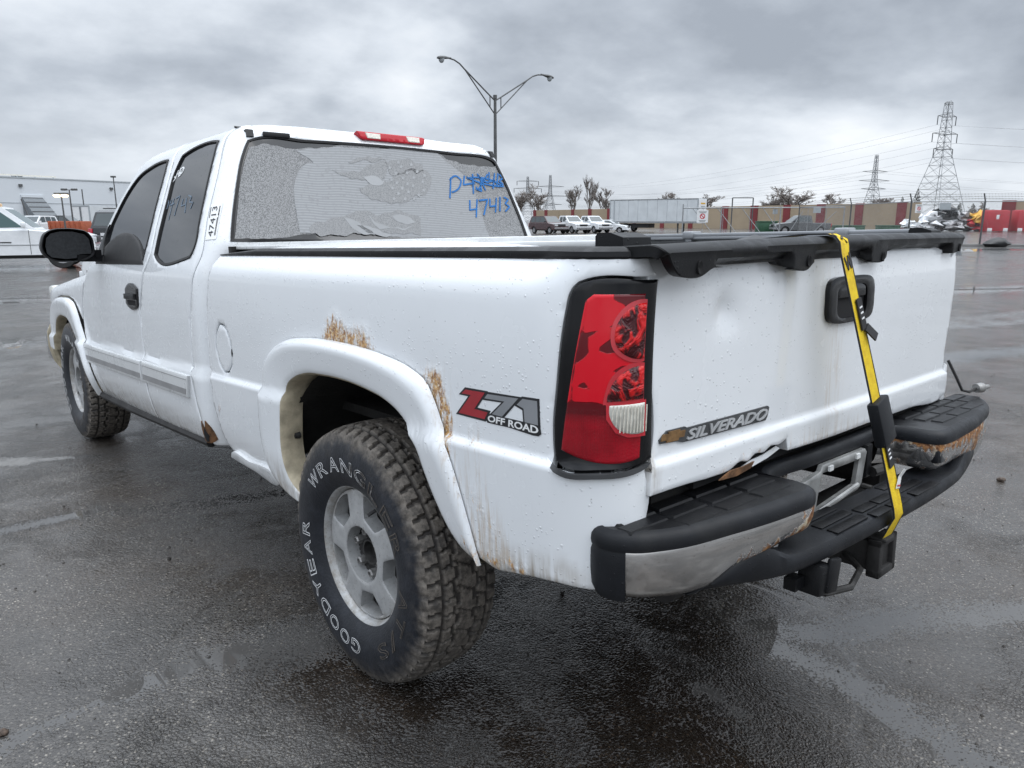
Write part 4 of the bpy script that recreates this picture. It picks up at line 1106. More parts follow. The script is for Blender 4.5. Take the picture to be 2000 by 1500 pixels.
def sign(label, P, w, h, kind, cat='sign'):
    root = empty('warning_sign', P); tag(root, label, cat)
    B = MB(); R_ = Matrix.Rotation(HR, 3, 'Z'); B.box((0, 0, 0), (w, .02, h), R_); B.build('sign_plate', m_sign if kind == 'no' else m_signgrey, root)
    if kind == 'no':
        c = MB(); c.lathe([(-.014, w*.16), (-.014, w*.24), (-.011, w*.24)], 'y', (0, 0, 0), 20); c.v = [R_ @ p for p in c.v]; c.build('red_ring', m_signred, root)
        c = MB(); c.box((0, -.014, 0), (w*.40, .004, w*.08), Matrix.Rotation(.78, 3, 'Y')); c.v = [R_ @ p for p in c.v]; c.build('red_bar', m_signred, root)
        for dz, l in ((h*.36, .7), (h*.28, .55), (-h*.34, .62), (-h*.41, .5)):
            c = MB(); c.box((0, -.012, dz), (w*l, .004, h*.035)); c.v = [R_ @ p for p in c.v]; c.build('text_line', m_dsteel, root)
sign('white sign with a red prohibition ring on the fence right of the tan wall', (42.15, 14.25, 2.02), .40, .46, 'no')
sign('plain grey sign on the fence in front of the big pylon', (42.9, 13.2, 2.14), .62, .36, 'grey')
def gate():
    A = Vector((53.08, 37.53, 0)); B = Vector((59.63, 26.34, 0)); d = (B-A).normalized(); L = (B-A).length
    root = empty('sliding_gate', A); tag(root, 'long galvanised sliding gate with diagonal braces before the tan wall', 'gate')
    P = lambda s, z: d*s + Vector((0, 0, z))
    for s in (0, L*.25, L*.62, L):
        q = MB(); q.tube([P(s, 0), P(s, 2.75 if s in (0,) else 2.5)], .055, 8); q.build('post', m_steel, root)
    q = MB(); q.tube([P(0, 2.42), P(L, 2.42)], .05, 8); q.build('top_rail', m_steel, root)
    q = MB(); q.tube([P(0, .25), P(L, .25)], .05, 8); q.build('bottom_rail', m_steel, root)
    for s0, s1 in ((.8, 2.6), (2.9, 4.6), (4.9, 6.6), (6.6, 8.2)):
        q = MB(); q.tube([P(s0, 2.4), P(s1, .25)], .035, 6); q.build('brace', m_steel, root)
    for s0, s1 in ((L-.6, L-2.4), (L-3.2, L-4.2)):
        q = MB(); q.tube([P(s0, 2.1), P(s1, .25)], .03, 6); q.build('brace', m_steel, root)
    for s in (1.7, 3.4, 5.6, 7.6, 10.2, 11.6):
        q = MB(); q.tube([P(s, .25), P(s, 2.42)], .022, 6); q.build('upright', m_steel, root)
gate()
sign('larger white sign with a red prohibition ring at the left end of the sliding gate', (53.8, 36.0, 1.72), .98, 1.05, 'no')
sign('grey sign on the sliding gate left of the dark pickup', (57.0, 31.0, 2.1), .42, .40, 'grey')
sign('pale grey sign hanging from the sliding gate above the dark pickup', (58.3, 28.0, 2.2), .62, .45, 'grey')
def arch():
    root = empty('steel_portal', (66.0, 40.8, 0)); tag(root, 'dark steel portal frame standing before the tan wall', 'frame')
    for s in (0, 2.1):
        q = MB(); q.bar(RH*s, RH*s+Vector((0, 0, 3.6)), .09); q.build('post', m_dsteel, root)
    q = MB(); q.bar(Vector((0, 0, 3.6)), RH*2.1+Vector((0, 0, 3.6)), .09); q.build('lintel', m_dsteel, root)
arch()
# --- green bins, red containers
for i, (x, y, w, lb) in enumerate(((70.3, 39.3, 2.0, 'green bin left of the dark grey pickup by the tan wall'), (80.5, 35.3, 3.2, 'low green bin right of the dark pickup, nearer the gate'), (84.0, 32.5, 2.2, 'low green bin farthest right along the foot of the tan wall'))):
    q = MB(); q.box((0, 0, .38 if i else .60), (w, 1.2, .76 if i else 1.2), None, .05); q.box((0, 0, .80 if i else 1.25), (w+.1, 1.3, .10), None, .03); o = q.build('waste_bin', m_green)
    o.location = at(x, y); o.rotation_euler = (0, 0, HR); tag(o, lb, 'bin', 'green bins by the tan wall')
def redbox(x, y, lb):
    root = empty('red_container', at(x, y), HR); tag(root, lb, 'container', 'red containers at the right edge')
    q = MB(); q.box((0, 0, 1.28), (2.6, 1.4, 2.45), None, .09); q.build('container_body', m_redbin, root)
    for s in (-.95, -.35, .3, .9):
        q = MB(); q.box((s, 0, 2.53), (.28, 1.2, .10), None, .02); q.build('lid_lug', m_redbin, root)
    q = MB(); q.box((-.15, -.71, 1.75), (.34, .03, .50), None, .01); q.build('white_panel', m_sign, root)
    for s in (-.95, .95):
        q = MB(); q.box((s, -.69, .25), (.55, .08, .40), None, .02); q.build('white_foot', m_sign, root)
    for s in (-.2, .75):
        for z in (.9, 2.0):
            q = MB(); q.box((s+.3, -.705, z), (.10, .03, .12)); q.build('bolt_recess', m_dsteel, root)
redbox(101.9, 27.3, 'large red plastic container with white panel, left of the pair at the right edge')
redbox(104.3, 24.8, 'large red plastic container with white panel, cut by the right edge of the photo')
# --- heap of scrapped cars
def scrap():
    rnd = random.Random(11); i = 0
    cols = [m_white, m_carblack, m_sign, m_cargrey, m_redbin, m_white, m_dsteel, m_hubcap, m_yel, m_white, m_carblack, m_sign]
    nm = ['white', 'black', 'pale', 'grey', 'red', 'white', 'dark', 'silver', 'yellow', 'white', 'black', 'pale']
    spots = [(101.0, 34.6, .7), (102.4, 33.7, .6), (103.4, 32.9, .8), (104.4, 31.9, .7), (105.6, 30.9, .7), (102.0, 34.4, 1.7), (103.8, 32.9, 1.9), (104.9, 31.8, 1.8), (106.4, 30.3, 1.7), (100.0, 35.6, .6), (103.0, 33.6, 2.3), (107.2, 29.4, .6)]
    wh = ['at the left foot of the heap', 'low in the heap left of the middle', 'low in the middle of the heap', 'low in the heap right of the middle', 'low at the right of the heap', 'halfway up the left of the heap',
          'halfway up the middle of the heap', 'halfway up the right of the heap', 'at the upper right of the heap', 'lying apart at the far left of the heap', 'at the top of the heap', 'at the far right by the red containers']
    for (x, y, z), mt, n_, w_ in zip(spots, cols, nm, wh):
        bm = bmesh.new(); bmesh.ops.create_cube(bm, size=1); bmesh.ops.subdivide_edges(bm, edges=list(bm.edges), cuts=3, use_grid_fill=True)
        for v in bm.verts:
            v.co = Vector((v.co.x*2.9, v.co.y*1.6, v.co.z*.85)); v.co += Vector((rnd.uniform(-.34, .34), rnd.uniform(-.28, .28), rnd.uniform(-.26, .26)))
            if v.co.z > .1: v.co.x *= .7
        me = bpy.data.meshes.new('crushed_car'); bm.to_mesh(me); bm.free()
        root = empty('crushed_car', (x, y, z), HR + rnd.uniform(-.5, .5)); root.rotation_euler.x = rnd.uniform(-.3, .3); root.rotation_euler.y = rnd.uniform(-.3, .3)
        tag(root, 'crushed %s car shell %s of scrap' % (n_, w_), 'scrap car', 'crushed cars in the scrap heap')
        bo = link('crushed_body', me, mt, root, 0)
        q = MB(); q.box((rnd.uniform(-.4, .4), -.78, .12), (1.2, .10, .34), Matrix.Rotation(rnd.uniform(-.2, .2), 3, 'Y')); q.build('window_hole', m_grille, root)
scrap()
# rubbish and kerb along the fence foot
q = MB(); q.box((0, 0, .06), (60, .5, .12)); o = q.build('kerb', simple('grey_concrete', (0.22, 0.215, 0.21), 0.8, scale=2)); o.location = (47.0, 8.6, 0); o.rotation_euler = (0, 0, atan2(.5-11.76, 53.5-44.43)); tag(o, kind='structure')
def clump(x, y, s, mt, name, lb, cat):
    rnd = random.Random(int(x*37)); bm = bmesh.new(); bmesh.ops.create_icosphere(bm, subdivisions=2, radius=1)
    for v in bm.verts: v.co = Vector((v.co.x*s, v.co.y*s*.5, v.co.z*s*.42))*rnd.uniform(.75, 1.2)
    me = bpy.data.meshes.new(name); bm.to_mesh(me); bm.free(); o = link(name, me, mt, None, 30); o.location = (x, y, gz(x, y)+s*.22); o.rotation_euler = (0, 0, HR); tag(o, lb, cat)
clump(44.2, 10.9, .75, simple('black_refuse_bag', (.022, .023, .025), .4), 'refuse_bag', 'black refuse bag lying at the foot of the fence post', 'bag')
q = MB(); q.bar((0, 0, .1), (.9, -.5, .75), .10); o = q.build('broken_post', m_dsteel); o.location = (45.4, 9.8, 0); tag(o, 'short broken post leaning beside the black refuse bag', 'post')
# --- pylons and lines
def pylon(label, base, H, wb, rz, arms, detail=True, r=.11):
    root = empty('pylon', base, rz); tag(root, label, 'pylon', 'power line pylons')
    waist = H*.62; ww = wb*.22
    def half(z): return (wb/2 + (ww/2-wb/2)*min(1, z/waist)) if z < waist else ww/2*(1-.45*(z-waist)/(H-waist))
    body = MB(); zs = [0, .16, .29, .40, .49, .56, .62, .68, .74, .80, .86, .92, 1.0]
    zs = [H*z for z in zs]; c4 = ((1, 1), (1, -1), (-1, -1), (-1, 1))
    for sx, sy in c4:
        body.tube([(sx*half(z), sy*half(z), z) for z in zs], r, 5)
    body.build('tower_legs', m_steel, root)
    lac = MB()
    for z0, z1 in zip(zs[:-1], zs[1:]):
        for i in range(4):
            a = c4[i]; b = c4[(i+1) % 4]; h0 = half(z0); h1 = half(z1)
            A0 = Vector((a[0]*h0, a[1]*h0, z0)); B0 = Vector((b[0]*h0, b[1]*h0, z0)); A1 = Vector((a[0]*h1, a[1]*h1, z1)); B1 = Vector((b[0]*h1, b[1]*h1, z1))
            lac.tube([A0, B1], r*.55, 4, False); lac.tube([B0, A1], r*.55, 4, False); lac.tube([A1, B1], r*.6, 4, False)
            if z1 < waist*.7: lac.tube([(A0+A1)/2, (B0+B1)/2], r*.5, 4, False); lac.tube([(A0+B0)/2, (A0+A1)/2], r*.4, 4, False); lac.tube([(A0+B0)/2, (B0+B1)/2], r*.4, 4, False)
    lac.build('lattice', m_steel, root)
    for z, w, drop in arms:
        am = MB(); h = half(z)
        for s in (-1, 1):
            am.tube([(0, h, z+.9), (s*w, 0, z)], r*.6, 4); am.tube([(0, -h, z+.9), (s*w, 0, z)], r*.6, 4); am.tube([(-s*h, h, z-.4), (s*w, 0, z)], r*.6, 4); am.tube([(-s*h, -h, z-.4), (s*w, 0, z)], r*.6, 4)
        ao = am.build('cross_arm', m_dsteel, root)
        if drop:
            for s in (-1, 1):
                ins = MB(); ins.tube([(s*w, 0, z), (s*w, 0, z-drop)], r*1.5, 6); ins.build('insulator', m_dsteel, ao)
    return root
arms1 = [(39.2, 4.6, 3.2), (33.0, 6.2, 3.2), (27.5, 4.8, 3.2), (43.6, 2.2, 0)]
pylon('nearest and tallest lattice pylon at the right', (312.3, 106.6, 0), 44, 15.5, HR+.35, arms1)
pylon('second lattice pylon, left of the tallest one and farther off', (487.7, 205, 0), 41, 11, HR+.2, [(31.0, 9, 0), (25.5, 11, 0), (20.5, 9, 0)], r=.16)
pylon('far small pylon seen beside the right edge of the rear window', (515.1, 555.4, 0), 43.4, 13, HR+.2, [(39, 11, 4), (32, 14, 4), (26, 10, 0)], r=.22)
pylon('far small pylon right of the cab above the parked pickups', (517.8, 526.2, 0), 43.7, 13, HR+.2, [(33, 14, 0), (24, 18, 0), (16, 12, 0)], r=.22)
def wire(a, b, sag, r=.05, n=16):
    a = Vector(a); b = Vector(b); return [a+(b-a)*(i/n) + Vector((0, 0, -4*sag*(i/n)*(1-i/n))) for i in range(n+1)]
lines = MB()
hp = Vector((312.3, 106.6, 0)); ax_ = Vector((cos(HR+.35), sin(HR+.35), 0)); far = Vector((517.8, 526.2, 0)); fx_ = Vector((cos(HR+.2), sin(HR+.2), 0))
for (z, w, drop), (z2, w2) in zip(arms1[:3], ((33, 14), (24, 18), (16, 12))):
    for s in (-1, 1):
        P0 = hp+ax_*s*w+Vector((0, 0, z-drop))
        lines.tube(wire(P0, far+fx_*s*w2+Vector((0, 0, z2)), 9), .032, 4, False)
        lines.tube(wire(P0, P0+RH*260-FH*60+Vector((0, 0, -1)), 6), .032, 4, False)
p2 = Vector((487.7, 205, 0))
for z, w in ((31, 9), (25.5, 11), (20.5, 9)):
    for s in (-1, 1):
        lines.tube(wire(p2+RH*s*w+Vector((0, 0, z)), p2+RH*420+FH*20+Vector((0, 0, z-2)), 9), .045, 4, False)
        lines.tube(wire(p2+RH*s*w+Vector((0, 0, z)), Vector((515.1, 555.4, z))+fx_*s*10, 9), .045, 4, False)
o = lines.build('power_lines', m_steel, None, 0, fix=False); tag(o, 'thin overhead power lines sagging between the pylons', 'power line')
# --- bare trees and firs
def bare_tree(label, base, H, spread, seed, thick=.16, levels=5, slim=False, wide=1.0):
    rnd = random.Random(seed); root = empty('bare_tree', base); tag(root, label, 'tree', 'bare trees beyond the wall')
    tr = MB(); tw = MB()
    def grow(p, d, L, r, lv):
        n = 3; pts = [p]; q = p.copy()
        for i in range(n):
            d = (d + Vector((rnd.uniform(-1, 1), rnd.uniform(-1, 1), rnd.uniform(-.3, .6)))*.16).normalized(); q = q + d*L/n; pts.append(q.copy())
        (tr if lv < 2 else tw).tube(pts, [r*(1-.45*i/n) for i in range(n+1)], 5 if lv < 2 else 3, False)
        if lv >= levels: return
        for k in range(rnd.choice((2, 3, 3, 4)) if lv else 5):
            t = rnd.uniform(.35, 1.0); s = pts[min(n, int(t*n)+0)]
            a = Vector((rnd.uniform(-1, 1), rnd.uniform(-1, 1), rnd.uniform(-.1, .5)))
            nd = (d*(1.1 if slim else .75) + a*(spread)).normalized()
            grow(s.copy(), nd, L*rnd.uniform(.55, .78), max(.022, r*.58), lv+1)
    grow(Vector((0, 0, 0)), Vector((0, 0, 1)), H*.34, thick, 0)
    k_ = H/max(p.z for p in tw.v+tr.v)
    for q_ in (tr, tw): q_.v = [Vector((p.x*k_*wide, p.y*k_*wide, p.z*k_)) for p in q_.v]
    tr.build('trunk', m_bark, root, 40, fix=False); tw.build('crown', m_bark, root, 0, fix=False)
bare_tree('broad bare round crowned tree above the tan wall behind the dark pickup', (191.5, 99.7, 0), 10.2, .95, 3, .24, 6, False, 1.9)
bare_tree('bare tree right of the broad one, smaller and thinner', (197.0, 92.8, 0), 8.6, .9, 8, .18, 6, False, 1.6)
bare_tree('bare tree left of the broad one, low and thin', (186.5, 105.0, 0), 8.4, .95, 18, .18, 6, False, 1.7)
bare_tree('bare tree behind the cab at the far pylon', (158.0, 166.0, 0), 12.5, .75, 4, .18, 6, False, 1.25)
bare_tree('bare bushy tree left of the maroon pickup', (154.5, 169.5, 0), 10.5, .8, 14, .18, 6, False, 1.3)
bare_tree('tall narrow bare tree right of the far pylon', (169.6, 155.2, 0), 15.0, .40, 5, .20, 6, True, .8)
bare_tree('thin bare tree just left of the tall narrow one', (165.5, 157.8, 0), 12.0, .6, 6, .15, 6, True)
bare_tree('thin bare tree just right of the tall narrow one', (172.3, 150.8, 0), 11.0, .6, 7, .14, 6, True)
bare_tree('small bare tree peeping over the middle of the trailer', (176.0, 131.5, 0), 9.3, .8, 9, .15, 6, False, 1.4)
bare_tree('small bare tree above the right end of the trailer', (181.0, 121.5, 0), 8.6, .9, 10, .15, 6, False, 1.6)
bare_tree('low bare shrubby tree left of the second pylon', (205.0, 82.0, 0), 7.2, .9, 12, .14, 6, False, 1.8)
bare_tree('low bare tree among the scrap right of the firs', (196.0, 57.0, 0), 5.6, .9, 13, .12, 5, False, 1.6)
def fir(label, base, H, w, seed):
    rnd = random.Random(seed); root = empty('fir_tree', base); tag(root, label, 'tree', 'dark firs near the big pylon')
    q = MB(); q.tube([(0, 0, 0), (0, 0, H)], [.22, .03], 6); q.build('trunk', m_bark, root)
    c = MB()
    for i in range(420):
        z = H*(.10+.9*rnd.random()**1.15); R = w*(1-(z/H))**.8*rnd.uniform(.5, 1.12)+.08; a = rnd.uniform(0, 2*pi)
        d = Vector((cos(a), sin(a), -.28)); s_ = Vector((-sin(a), cos(a), 0)); p0 = Vector((cos(a)*R*.35, sin(a)*R*.35, z)); L = R*.75
        c.add([p0, p0+d*L*.6+s_*L*.22, p0+d*L, p0+d*L*.6-s_*L*.22+Vector((0, 0, .1))], [(0, 1, 2, 3)])
    c.build('crown', m_fir, root, 0, fix=False)
fir('pointed dark fir at the left foot of the tallest pylon', (157.6, 56.9, 0), 7.4, 1.7, 1)
fir('short round fir just left of the pointed one', (155.6, 58.9, 0), 5.9, 1.6, 2)
fir('left one of two small firs right of the tallest pylon base', (197.3, 61.8, 0), 5.3, 2.0, 3)
fir('right one of two small firs right of the tallest pylon base', (199.4, 59.6, 0), 5.2, 1.8, 4)
# ---------------------------------------------------------------- the pickup
truck = empty('pickup_truck'); tag(truck, 'white extended cab pickup with rusty wheel arch and yellow strap, filling the photo', 'truck')
RX, RY = -0.03122, 0.0095
_R = Matrix.Rotation(RY, 3, 'Y') @ Matrix.Rotation(RX, 3, 'X')
_piv = Vector((0, 1.8, 0)); truck.rotation_euler = _R.to_euler(); truck.location = _piv - _R @ _piv
def B2W(p): return _R @ (Vector(p)-_piv) + _piv
T = truck
def zip_(*a): return list(a)
SR = lambda s, z: (lambda p: (-p[0], p[1], p[2]))(bed(s, z))
# ---------- wear maps
def poly_in(pl, U, Z, fall):
    pl = [Vector(p) for p in pl]; d = dist_np([(p.x, p.y) for p in pl], U, Z); ins = inside_np(pl, U, Z)
    return np.where(ins, 1.0, np.clip(1-d/fall, 0, 1))
def line_in(pl, U, Z, hw): return np.clip(1.15-dist_np(pl, U, Z, False)/hw, 0, 1)
FLO = [(0.345,0.445),(0.50,0.490),(0.565,0.639),(0.553,0.794),(0.528,0.897),(0.464,0.951),(0.368,0.991),(0.232,1.011),(0.067,1.018),(-0.071,1.016),(-0.229,1.004),(-0.347,0.984),(-0.412,0.957),(-0.444,0.916),(-0.478,0.852),(-0.512,0.800),(-0.547,0.727),(-0.573,0.661),(-0.594,0.604),(-0.612,0.545)]
FLI = [(0.265,0.470),(0.375,0.512),(0.408,0.619),(0.396,0.709),(0.375,0.790),(0.350,0.849),(0.289,0.884),(0.214,0.905),(0.102,0.915),(-0.022,0.917),(-0.145,0.908),(-0.237,0.893),(-0.305,0.868),(-0.350,0.837),(-0.395,0.795),(-0.425,0.728),(-0.460,0.658),(-0.501,0.600),(-0.550,0.563),(-0.605,0.552)]
RUST1 = [(.103,1.020),(.085,1.052),(.04,1.076),(-.018,1.050),(-.061,1.047),(-.125,1.050),(-.145,1.015)]
RUST2 = [(-.424,.975),(-.456,.978),(-.479,.911),(-.497,.838),(-.500,.800),(-.470,.84)]
def wear_bed(U, Z):
    r = poly_in(RUST1, U, Z, .050)*.84
    r = np.maximum(r, poly_in(RUST2, U, Z, .040)*.86)
    r = np.maximum(r, line_in([(.30,1.008),(.10,1.020),(-.22,1.008),(-.34,.988),(-.42,.962)], U, Z, .016)*.34)
    r = np.maximum(r, line_in([(-.574,.868),(-.590,.838)], U, Z, .014)*.62)
    r = np.maximum(r, line_in([(-.600,.715),(-.660,.640)], U, Z, .045)*.46)
    r = np.maximum(r, line_in([(-.60,.565),(-.76,.585)], U, Z, .040)*.62)
    r = np.maximum(r, line_in([(1.015,.745),(1.010,.68),(.995,.63)], U, Z, .010)*.66)
    r = np.maximum(r, line_in([(.995,.735),(.985,.66)], U, Z, .006)*.56)
    g = np.maximum(poly_in(RUST1, U, Z, .03)*.6, poly_in(RUST2, U, Z, .05)*.7)
    g = np.maximum(g, line_in([(-.50,.83),(-.56,.72),(-.62,.56)], U, Z, .040)*.9)
    g = np.maximum(g, line_in([(-.592,.845),(-.625,.72),(-.665,.62)], U, Z, .035)*.8)
    g = np.maximum(g, poly_in([(-.56,.73),(-.65,.72),(-.72,.60),(-.60,.56)], U, Z, .03)*.75)
    b = np.clip((0.64-Z)/.10, 0, 1)*.75*(U < -.55)
    b = np.maximum(b, line_in([(-.60,.555),(-.85,.59)], U, Z, .06))
    return r, g, b
# ---------- bed side
arch_top = inset([Vector(p) for p in FLI], 0)
archcut = [(p[0]*1.025+.001, .45+(p[1]-.45)*1.025) for p in FLI]
BEDF = [(1.030,1.262),(1.046,1.196),(1.066,1.123),(1.092,.955),(1.106,.815),(1.078,.788),(1.066,.755),(1.066,.685),(1.030,.60),(.985,.522),(.930,.492)]
bed_out = BEDF + [(.74,.478),(.46,.470)] + archcut + [(-.66,.548),(-.724,.560),(-.844,.583),(-.935,.584),(-1.02,.60),(-1.063,.62),(-1.070,.72),(-1.083,.773),(-1.066,.842)]
LAMP = [(-1.066,.855),(-1.036,.848),(-.943,.842),(-.867,.841),(-.843,.849),(-.840,.925),(-.847,1.005),(-.854,1.098),(-.862,1.165),(-.866,1.190),(-.872,1.203),(-.881,1.212),(-.895,1.217),(-1.021,1.219),(-1.062,1.219)]
bed_all = bed_out + [(-1.072,.842),(-1.060,1.225),(-1.020,1.262),(-.967,1.270)]
FUEL = [(.952,1.003),(.905,.998),(.868,.965),(.850,.912),(.862,.855),(.900,.822),(.945,.816),(.985,.845),(1.006,.905),(.990,.965)]
cre = ([(u, crease_z(u)+d) for u in np.arange(-1.08, 1.12, .016) for d in (.012, .004, -.002, -.008, -.014, -.022)], lambda u, v: -.030 < v-crease_z(u) < .020)
bedside = panel('bed_side', bed, bed_out + LAMP[:-1] + [(-1.066,1.2195),(-1.05,1.235),(-1.018,1.266),(-.967,1.270)], [FUEL], .017, .022, M['paint'], T, gap=.0035, paint=wear_bed, extra=cre, corner=30)
panel('bed_side', bed, bed_out + [(-1.072,.85),(-.845,.85),(-.868,1.2),(-.886,1.214),(-1.066,1.2195),(-1.05,1.235),(-1.018,1.266),(-.967,1.270)], (), .035, .022, M['paint'], T, flip=True)
fd_ = panel('fuel_door', bed, [(a-.93+.93, b) for a, b in FUEL], (), .018, .014, M['paint'], bedside, gap=.0060)
panel('fuel_door_notch', bed, [(.848,.885),(.838,.90),(.846,.915),(.852,.90)], (), .01, .01, M['gap'], bedside, gap=0, off=.0012, rnd=0)
# dark shell behind the seams
def shell(name, F, u0, u1, v0, v1, off, skip=None, n=(50, 34), flip=False):
    V = []; Fc = []; sx = -1 if flip else 1
    for i in range(n[0]+1):
        for j in range(n[1]+1):
            P, nn = nrm(F, u0+(u1-u0)*i/n[0], v0+(v1-v0)*j/n[1]); P = P-nn*off; V.append((P.x*sx, P.y, P.z))
    for i in range(n[0]):
        for j in range(n[1]):
            u = u0+(u1-u0)*(i+.5)/n[0]; v = v0+(v1-v0)*(j+.5)/n[1]
            if skip and skip(u, v): continue
            a = i*(n[1]+1)+j; Fc.append((a, a+1, a+n[1]+2, a+n[1]+1))
    return mesh(name, V, Fc, M['gap'], T, 0)
skipw = lambda u, v: hypot(u, (v-.42)*.95) < .56 or (u < -.4 and v < .62) or (v < .50)
shell('inner_bed_wall', bed, 1.02, -.80, .46, 1.25, .030, skipw)
shell('inner_cab_wall', cab, 3.15, 1.24, .46, 1.60, .030, lambda u, v: v > 1.18)
# ---------- rear flare
def flare_mesh(name, outer, inner, h0, parent, lipname, liph=.075, wear_light=None, taper=False):
    n = 90
    def rs(P):
        S = spline(P, False, .004, 70); d = [0]
        for a, b in zip(S[:-1], S[1:]): d.append(d[-1]+(b-a).length)
        o = []; k = 0
        for i in range(n+1):
            t = d[-1]*i/n
            while k < len(d)-2 and d[k+1] < t: k += 1
            f = (t-d[k])/(d[k+1]-d[k]+1e-12); o.append(S[k].lerp(S[k+1], f))
        return o
    A = rs(outer); B = rs(inner); V = []; Fc = []; U = []; Z = []
    ts_ = [0, .03, .08, .15, .24, .36, .52, .70, .86, .95, 1.0]
    for i in range(n+1):
        for t in ts_:
            q = A[i].lerp(B[i], t); w = wlow(q.x, q.y); h = h0*(1-.62*sst((i/n-.72)/.26) if taper else 1)
            o = .003 + h*(sqrt(max(0, 1-(1-min(1, t/.26))**2))) - .010*max(0, t-.26)/.74
            if t > .9: o -= .004*((t-.9)/.1)**2
            V.append((-(w+o), q.x, q.y)); U.append(q.x); Z.append(q.y)
    m = len(ts_)
    for i in range(n):
        for k in range(m-1): Fc.append((i*m+k, i*m+k+1, (i+1)*m+k+1, (i+1)*m+k))
    me = bpy.data.meshes.new(name); me.from_pydata(V, [], Fc); me.update()
    if wear_light:
        at = me.color_attributes.new('wear_light', 'FLOAT_COLOR', 'POINT'); U = np.array(U); Z = np.array(Z)
        at.data.foreach_set('color', np.column_stack(list(wear_light(U, Z))+[np.ones(len(U))]).astype(np.float32).ravel())
    fo = link(name, me, M['paint'], parent, 60)
    # dirty inner return of the flare
    V = []; Fc = []; prof = [(0, 0), (.006, .006), (liph*.4, .010), (liph, .012)]
    cy = sum(p.x for p in B)/len(B)
    for i in range(n+1):
        q = B[i]; h = h0*(1-.62*sst((i/n-.72)/.26) if taper else 1); w = wlow(q.x, q.y)+.003+h-.014
        a = B[min(i+1, n)]-B[max(i-1, 0)]; nn = Vector((a.y, -a.x)).normalized()
        if nn.dot(Vector((cy, .45))-q) < 0: nn = -nn
        for dx, dr in prof: p = q + nn*dr; V.append((-(w-dx), p.x, p.y))
    for i in range(n):
        for k in range(3): Fc.append((i*4+k, i*4+k+1, (i+1)*4+k+1, (i+1)*4+k))
    lip = mesh(lipname, V, Fc, M['dirty_beige'], fo, 60)
    return fo, B
def wear_fl(U, Z):
    e = line_in([(-.40,.965),(-.45,.92),(-.50,.835)], U, Z, .014)*.42
    low = line_in([(-.57,.575),(-.615,.55)], U, Z, .05)*.60
    e2 = line_in([(.12,1.018),(-.15,1.012)], U, Z, .008)*.4
    g = line_in([(-.455,.93),(-.53,.78),(-.60,.60)], U, Z, .030)*.75
    return np.maximum(np.maximum(e, low), e2), g, np.clip((.62-Z)/.12, 0, 1)*.7
rear_flare, FB = flare_mesh('wheel_flare', FLO, FLI, .031, T, 'flare_lip', .075, wear_fl, True)
for (u, z) in ((.372,.80),(.395,.665),(.335,.520)):
    q = MB(); q.lathe([(-.008, .001), (-.006, .010), (.012, .013)], 'x', (-.935, u, z), 10); q.build('flare_screw', M['hub'], rear_flare)
FFO = [(3.13,.40),(3.115,.522),(3.161,.64),(3.205,.73),(3.275,.83),(3.325,.90),(3.385,.950),(3.485,.975),(3.677,.980),(3.86,.966),(4.00,.925),(4.09,.85),(4.15,.74),(4.18,.62)]
FFI = [(3.165,.405),(3.19,.46),(3.225,.54),(3.30,.65),(3.39,.735),(3.47,.80),(3.56,.843),(3.68,.860),(3.82,.852),(3.93,.815),(4.00,.75),(4.05,.66),(4.07,.60)]
front_flare, _ = flare_mesh('wheel_flare', FFO, FFI, .031, T, 'flare_lip', .06)
front_flare['label'] = 'white flare over the front wheel'; rear_flare['label'] = 'rust edged white flare over the rear wheel'
# wheel housings
for yc, nm in ((0.0, 'wheel_housing'), (3.655, 'wheel_housing')):
    for s in (-1, 1):
        q = MB(); R0 = .50 if yc == 0 else .46
        q.lathe([(s*.93, R0), (s*.52, R0), (s*.50, R0*.7), (s*.50, .05)], 'x', (0, yc, .44), 30, radians(15 if yc == 0 else 6), radians(165 if yc == 0 else 174))
        q.v = [Vector((p.x, yc+(p.y-yc) if True else 0, p.z)) for p in q.v]
        # lathe axis x gives (y,z) = (cos, sin)
        q.build(nm, M['underbody'], T, 50, fix=False)
# ---------- cab
CS = [(1.348,1.95),(1.346,1.845),(1.268,1.61),(1.226,1.419),(1.192,1.257),(1.219,1.173),(1.259,1.047),(1.285,.925),(1.293,.794),(1.262,.642),(1.222,.53),(1.203,.470)]
DS = [(1.985,1.95),(1.966,1.823),(1.895,1.60),(1.862,1.40),(1.842,1.254),(1.890,1.173),(1.962,1.05),(1.995,.914),(1.992,.764),(1.978,.649),(1.950,.514),(1.952,.444)]
SIL = [(2.179,1.87),(2.371,1.815),(2.500,1.762),(2.570,1.690),(2.632,1.617),(2.690,1.540),(2.745,1.450),(2.800,1.36),(2.905,1.215)]
DF = [(2.940,1.196),(3.075,1.106),(3.175,.971),(3.215,.85),(3.225,.74),(3.160,.64),(3.115,.56),(3.09,.48),(3.10,.412)]
REARWIN = [(1.822,1.752),(1.600,1.790),(1.400,1.778),(1.345,1.616),(1.285,1.40),(1.262,1.300),(1.290,1.252),(1.360,1.240),(1.726,1.240),(1.772,1.262),(1.780,1.310),(1.815,1.530),(1.845,1.66)]
FRONTWIN = [(2.030,1.750),(2.298,1.735),(2.465,1.690),(2.570,1.605),(2.650,1.49),(2.715,1.37),(2.775,1.232),(2.62,1.224),(1.930,1.232),(1.925,1.30),(1.955,1.50),(1.99,1.65)]
def wear_door(U, Z): return (line_in([(1.21,.50),(1.23,.55)], U, Z, .03)*.3, U*0, np.clip((.60-Z)/.14, 0, 1)*.65)
front_door = panel('door', cab, SIL[:] + DF + [(2.776,.414),(1.956,.448)] + DS[::-1][1:-1] + [(1.985,1.94)], [FRONTWIN], .02, .02, M['paint'], T, gap=.0035, paint=wear_door)
front_door['label'] = 'front door'
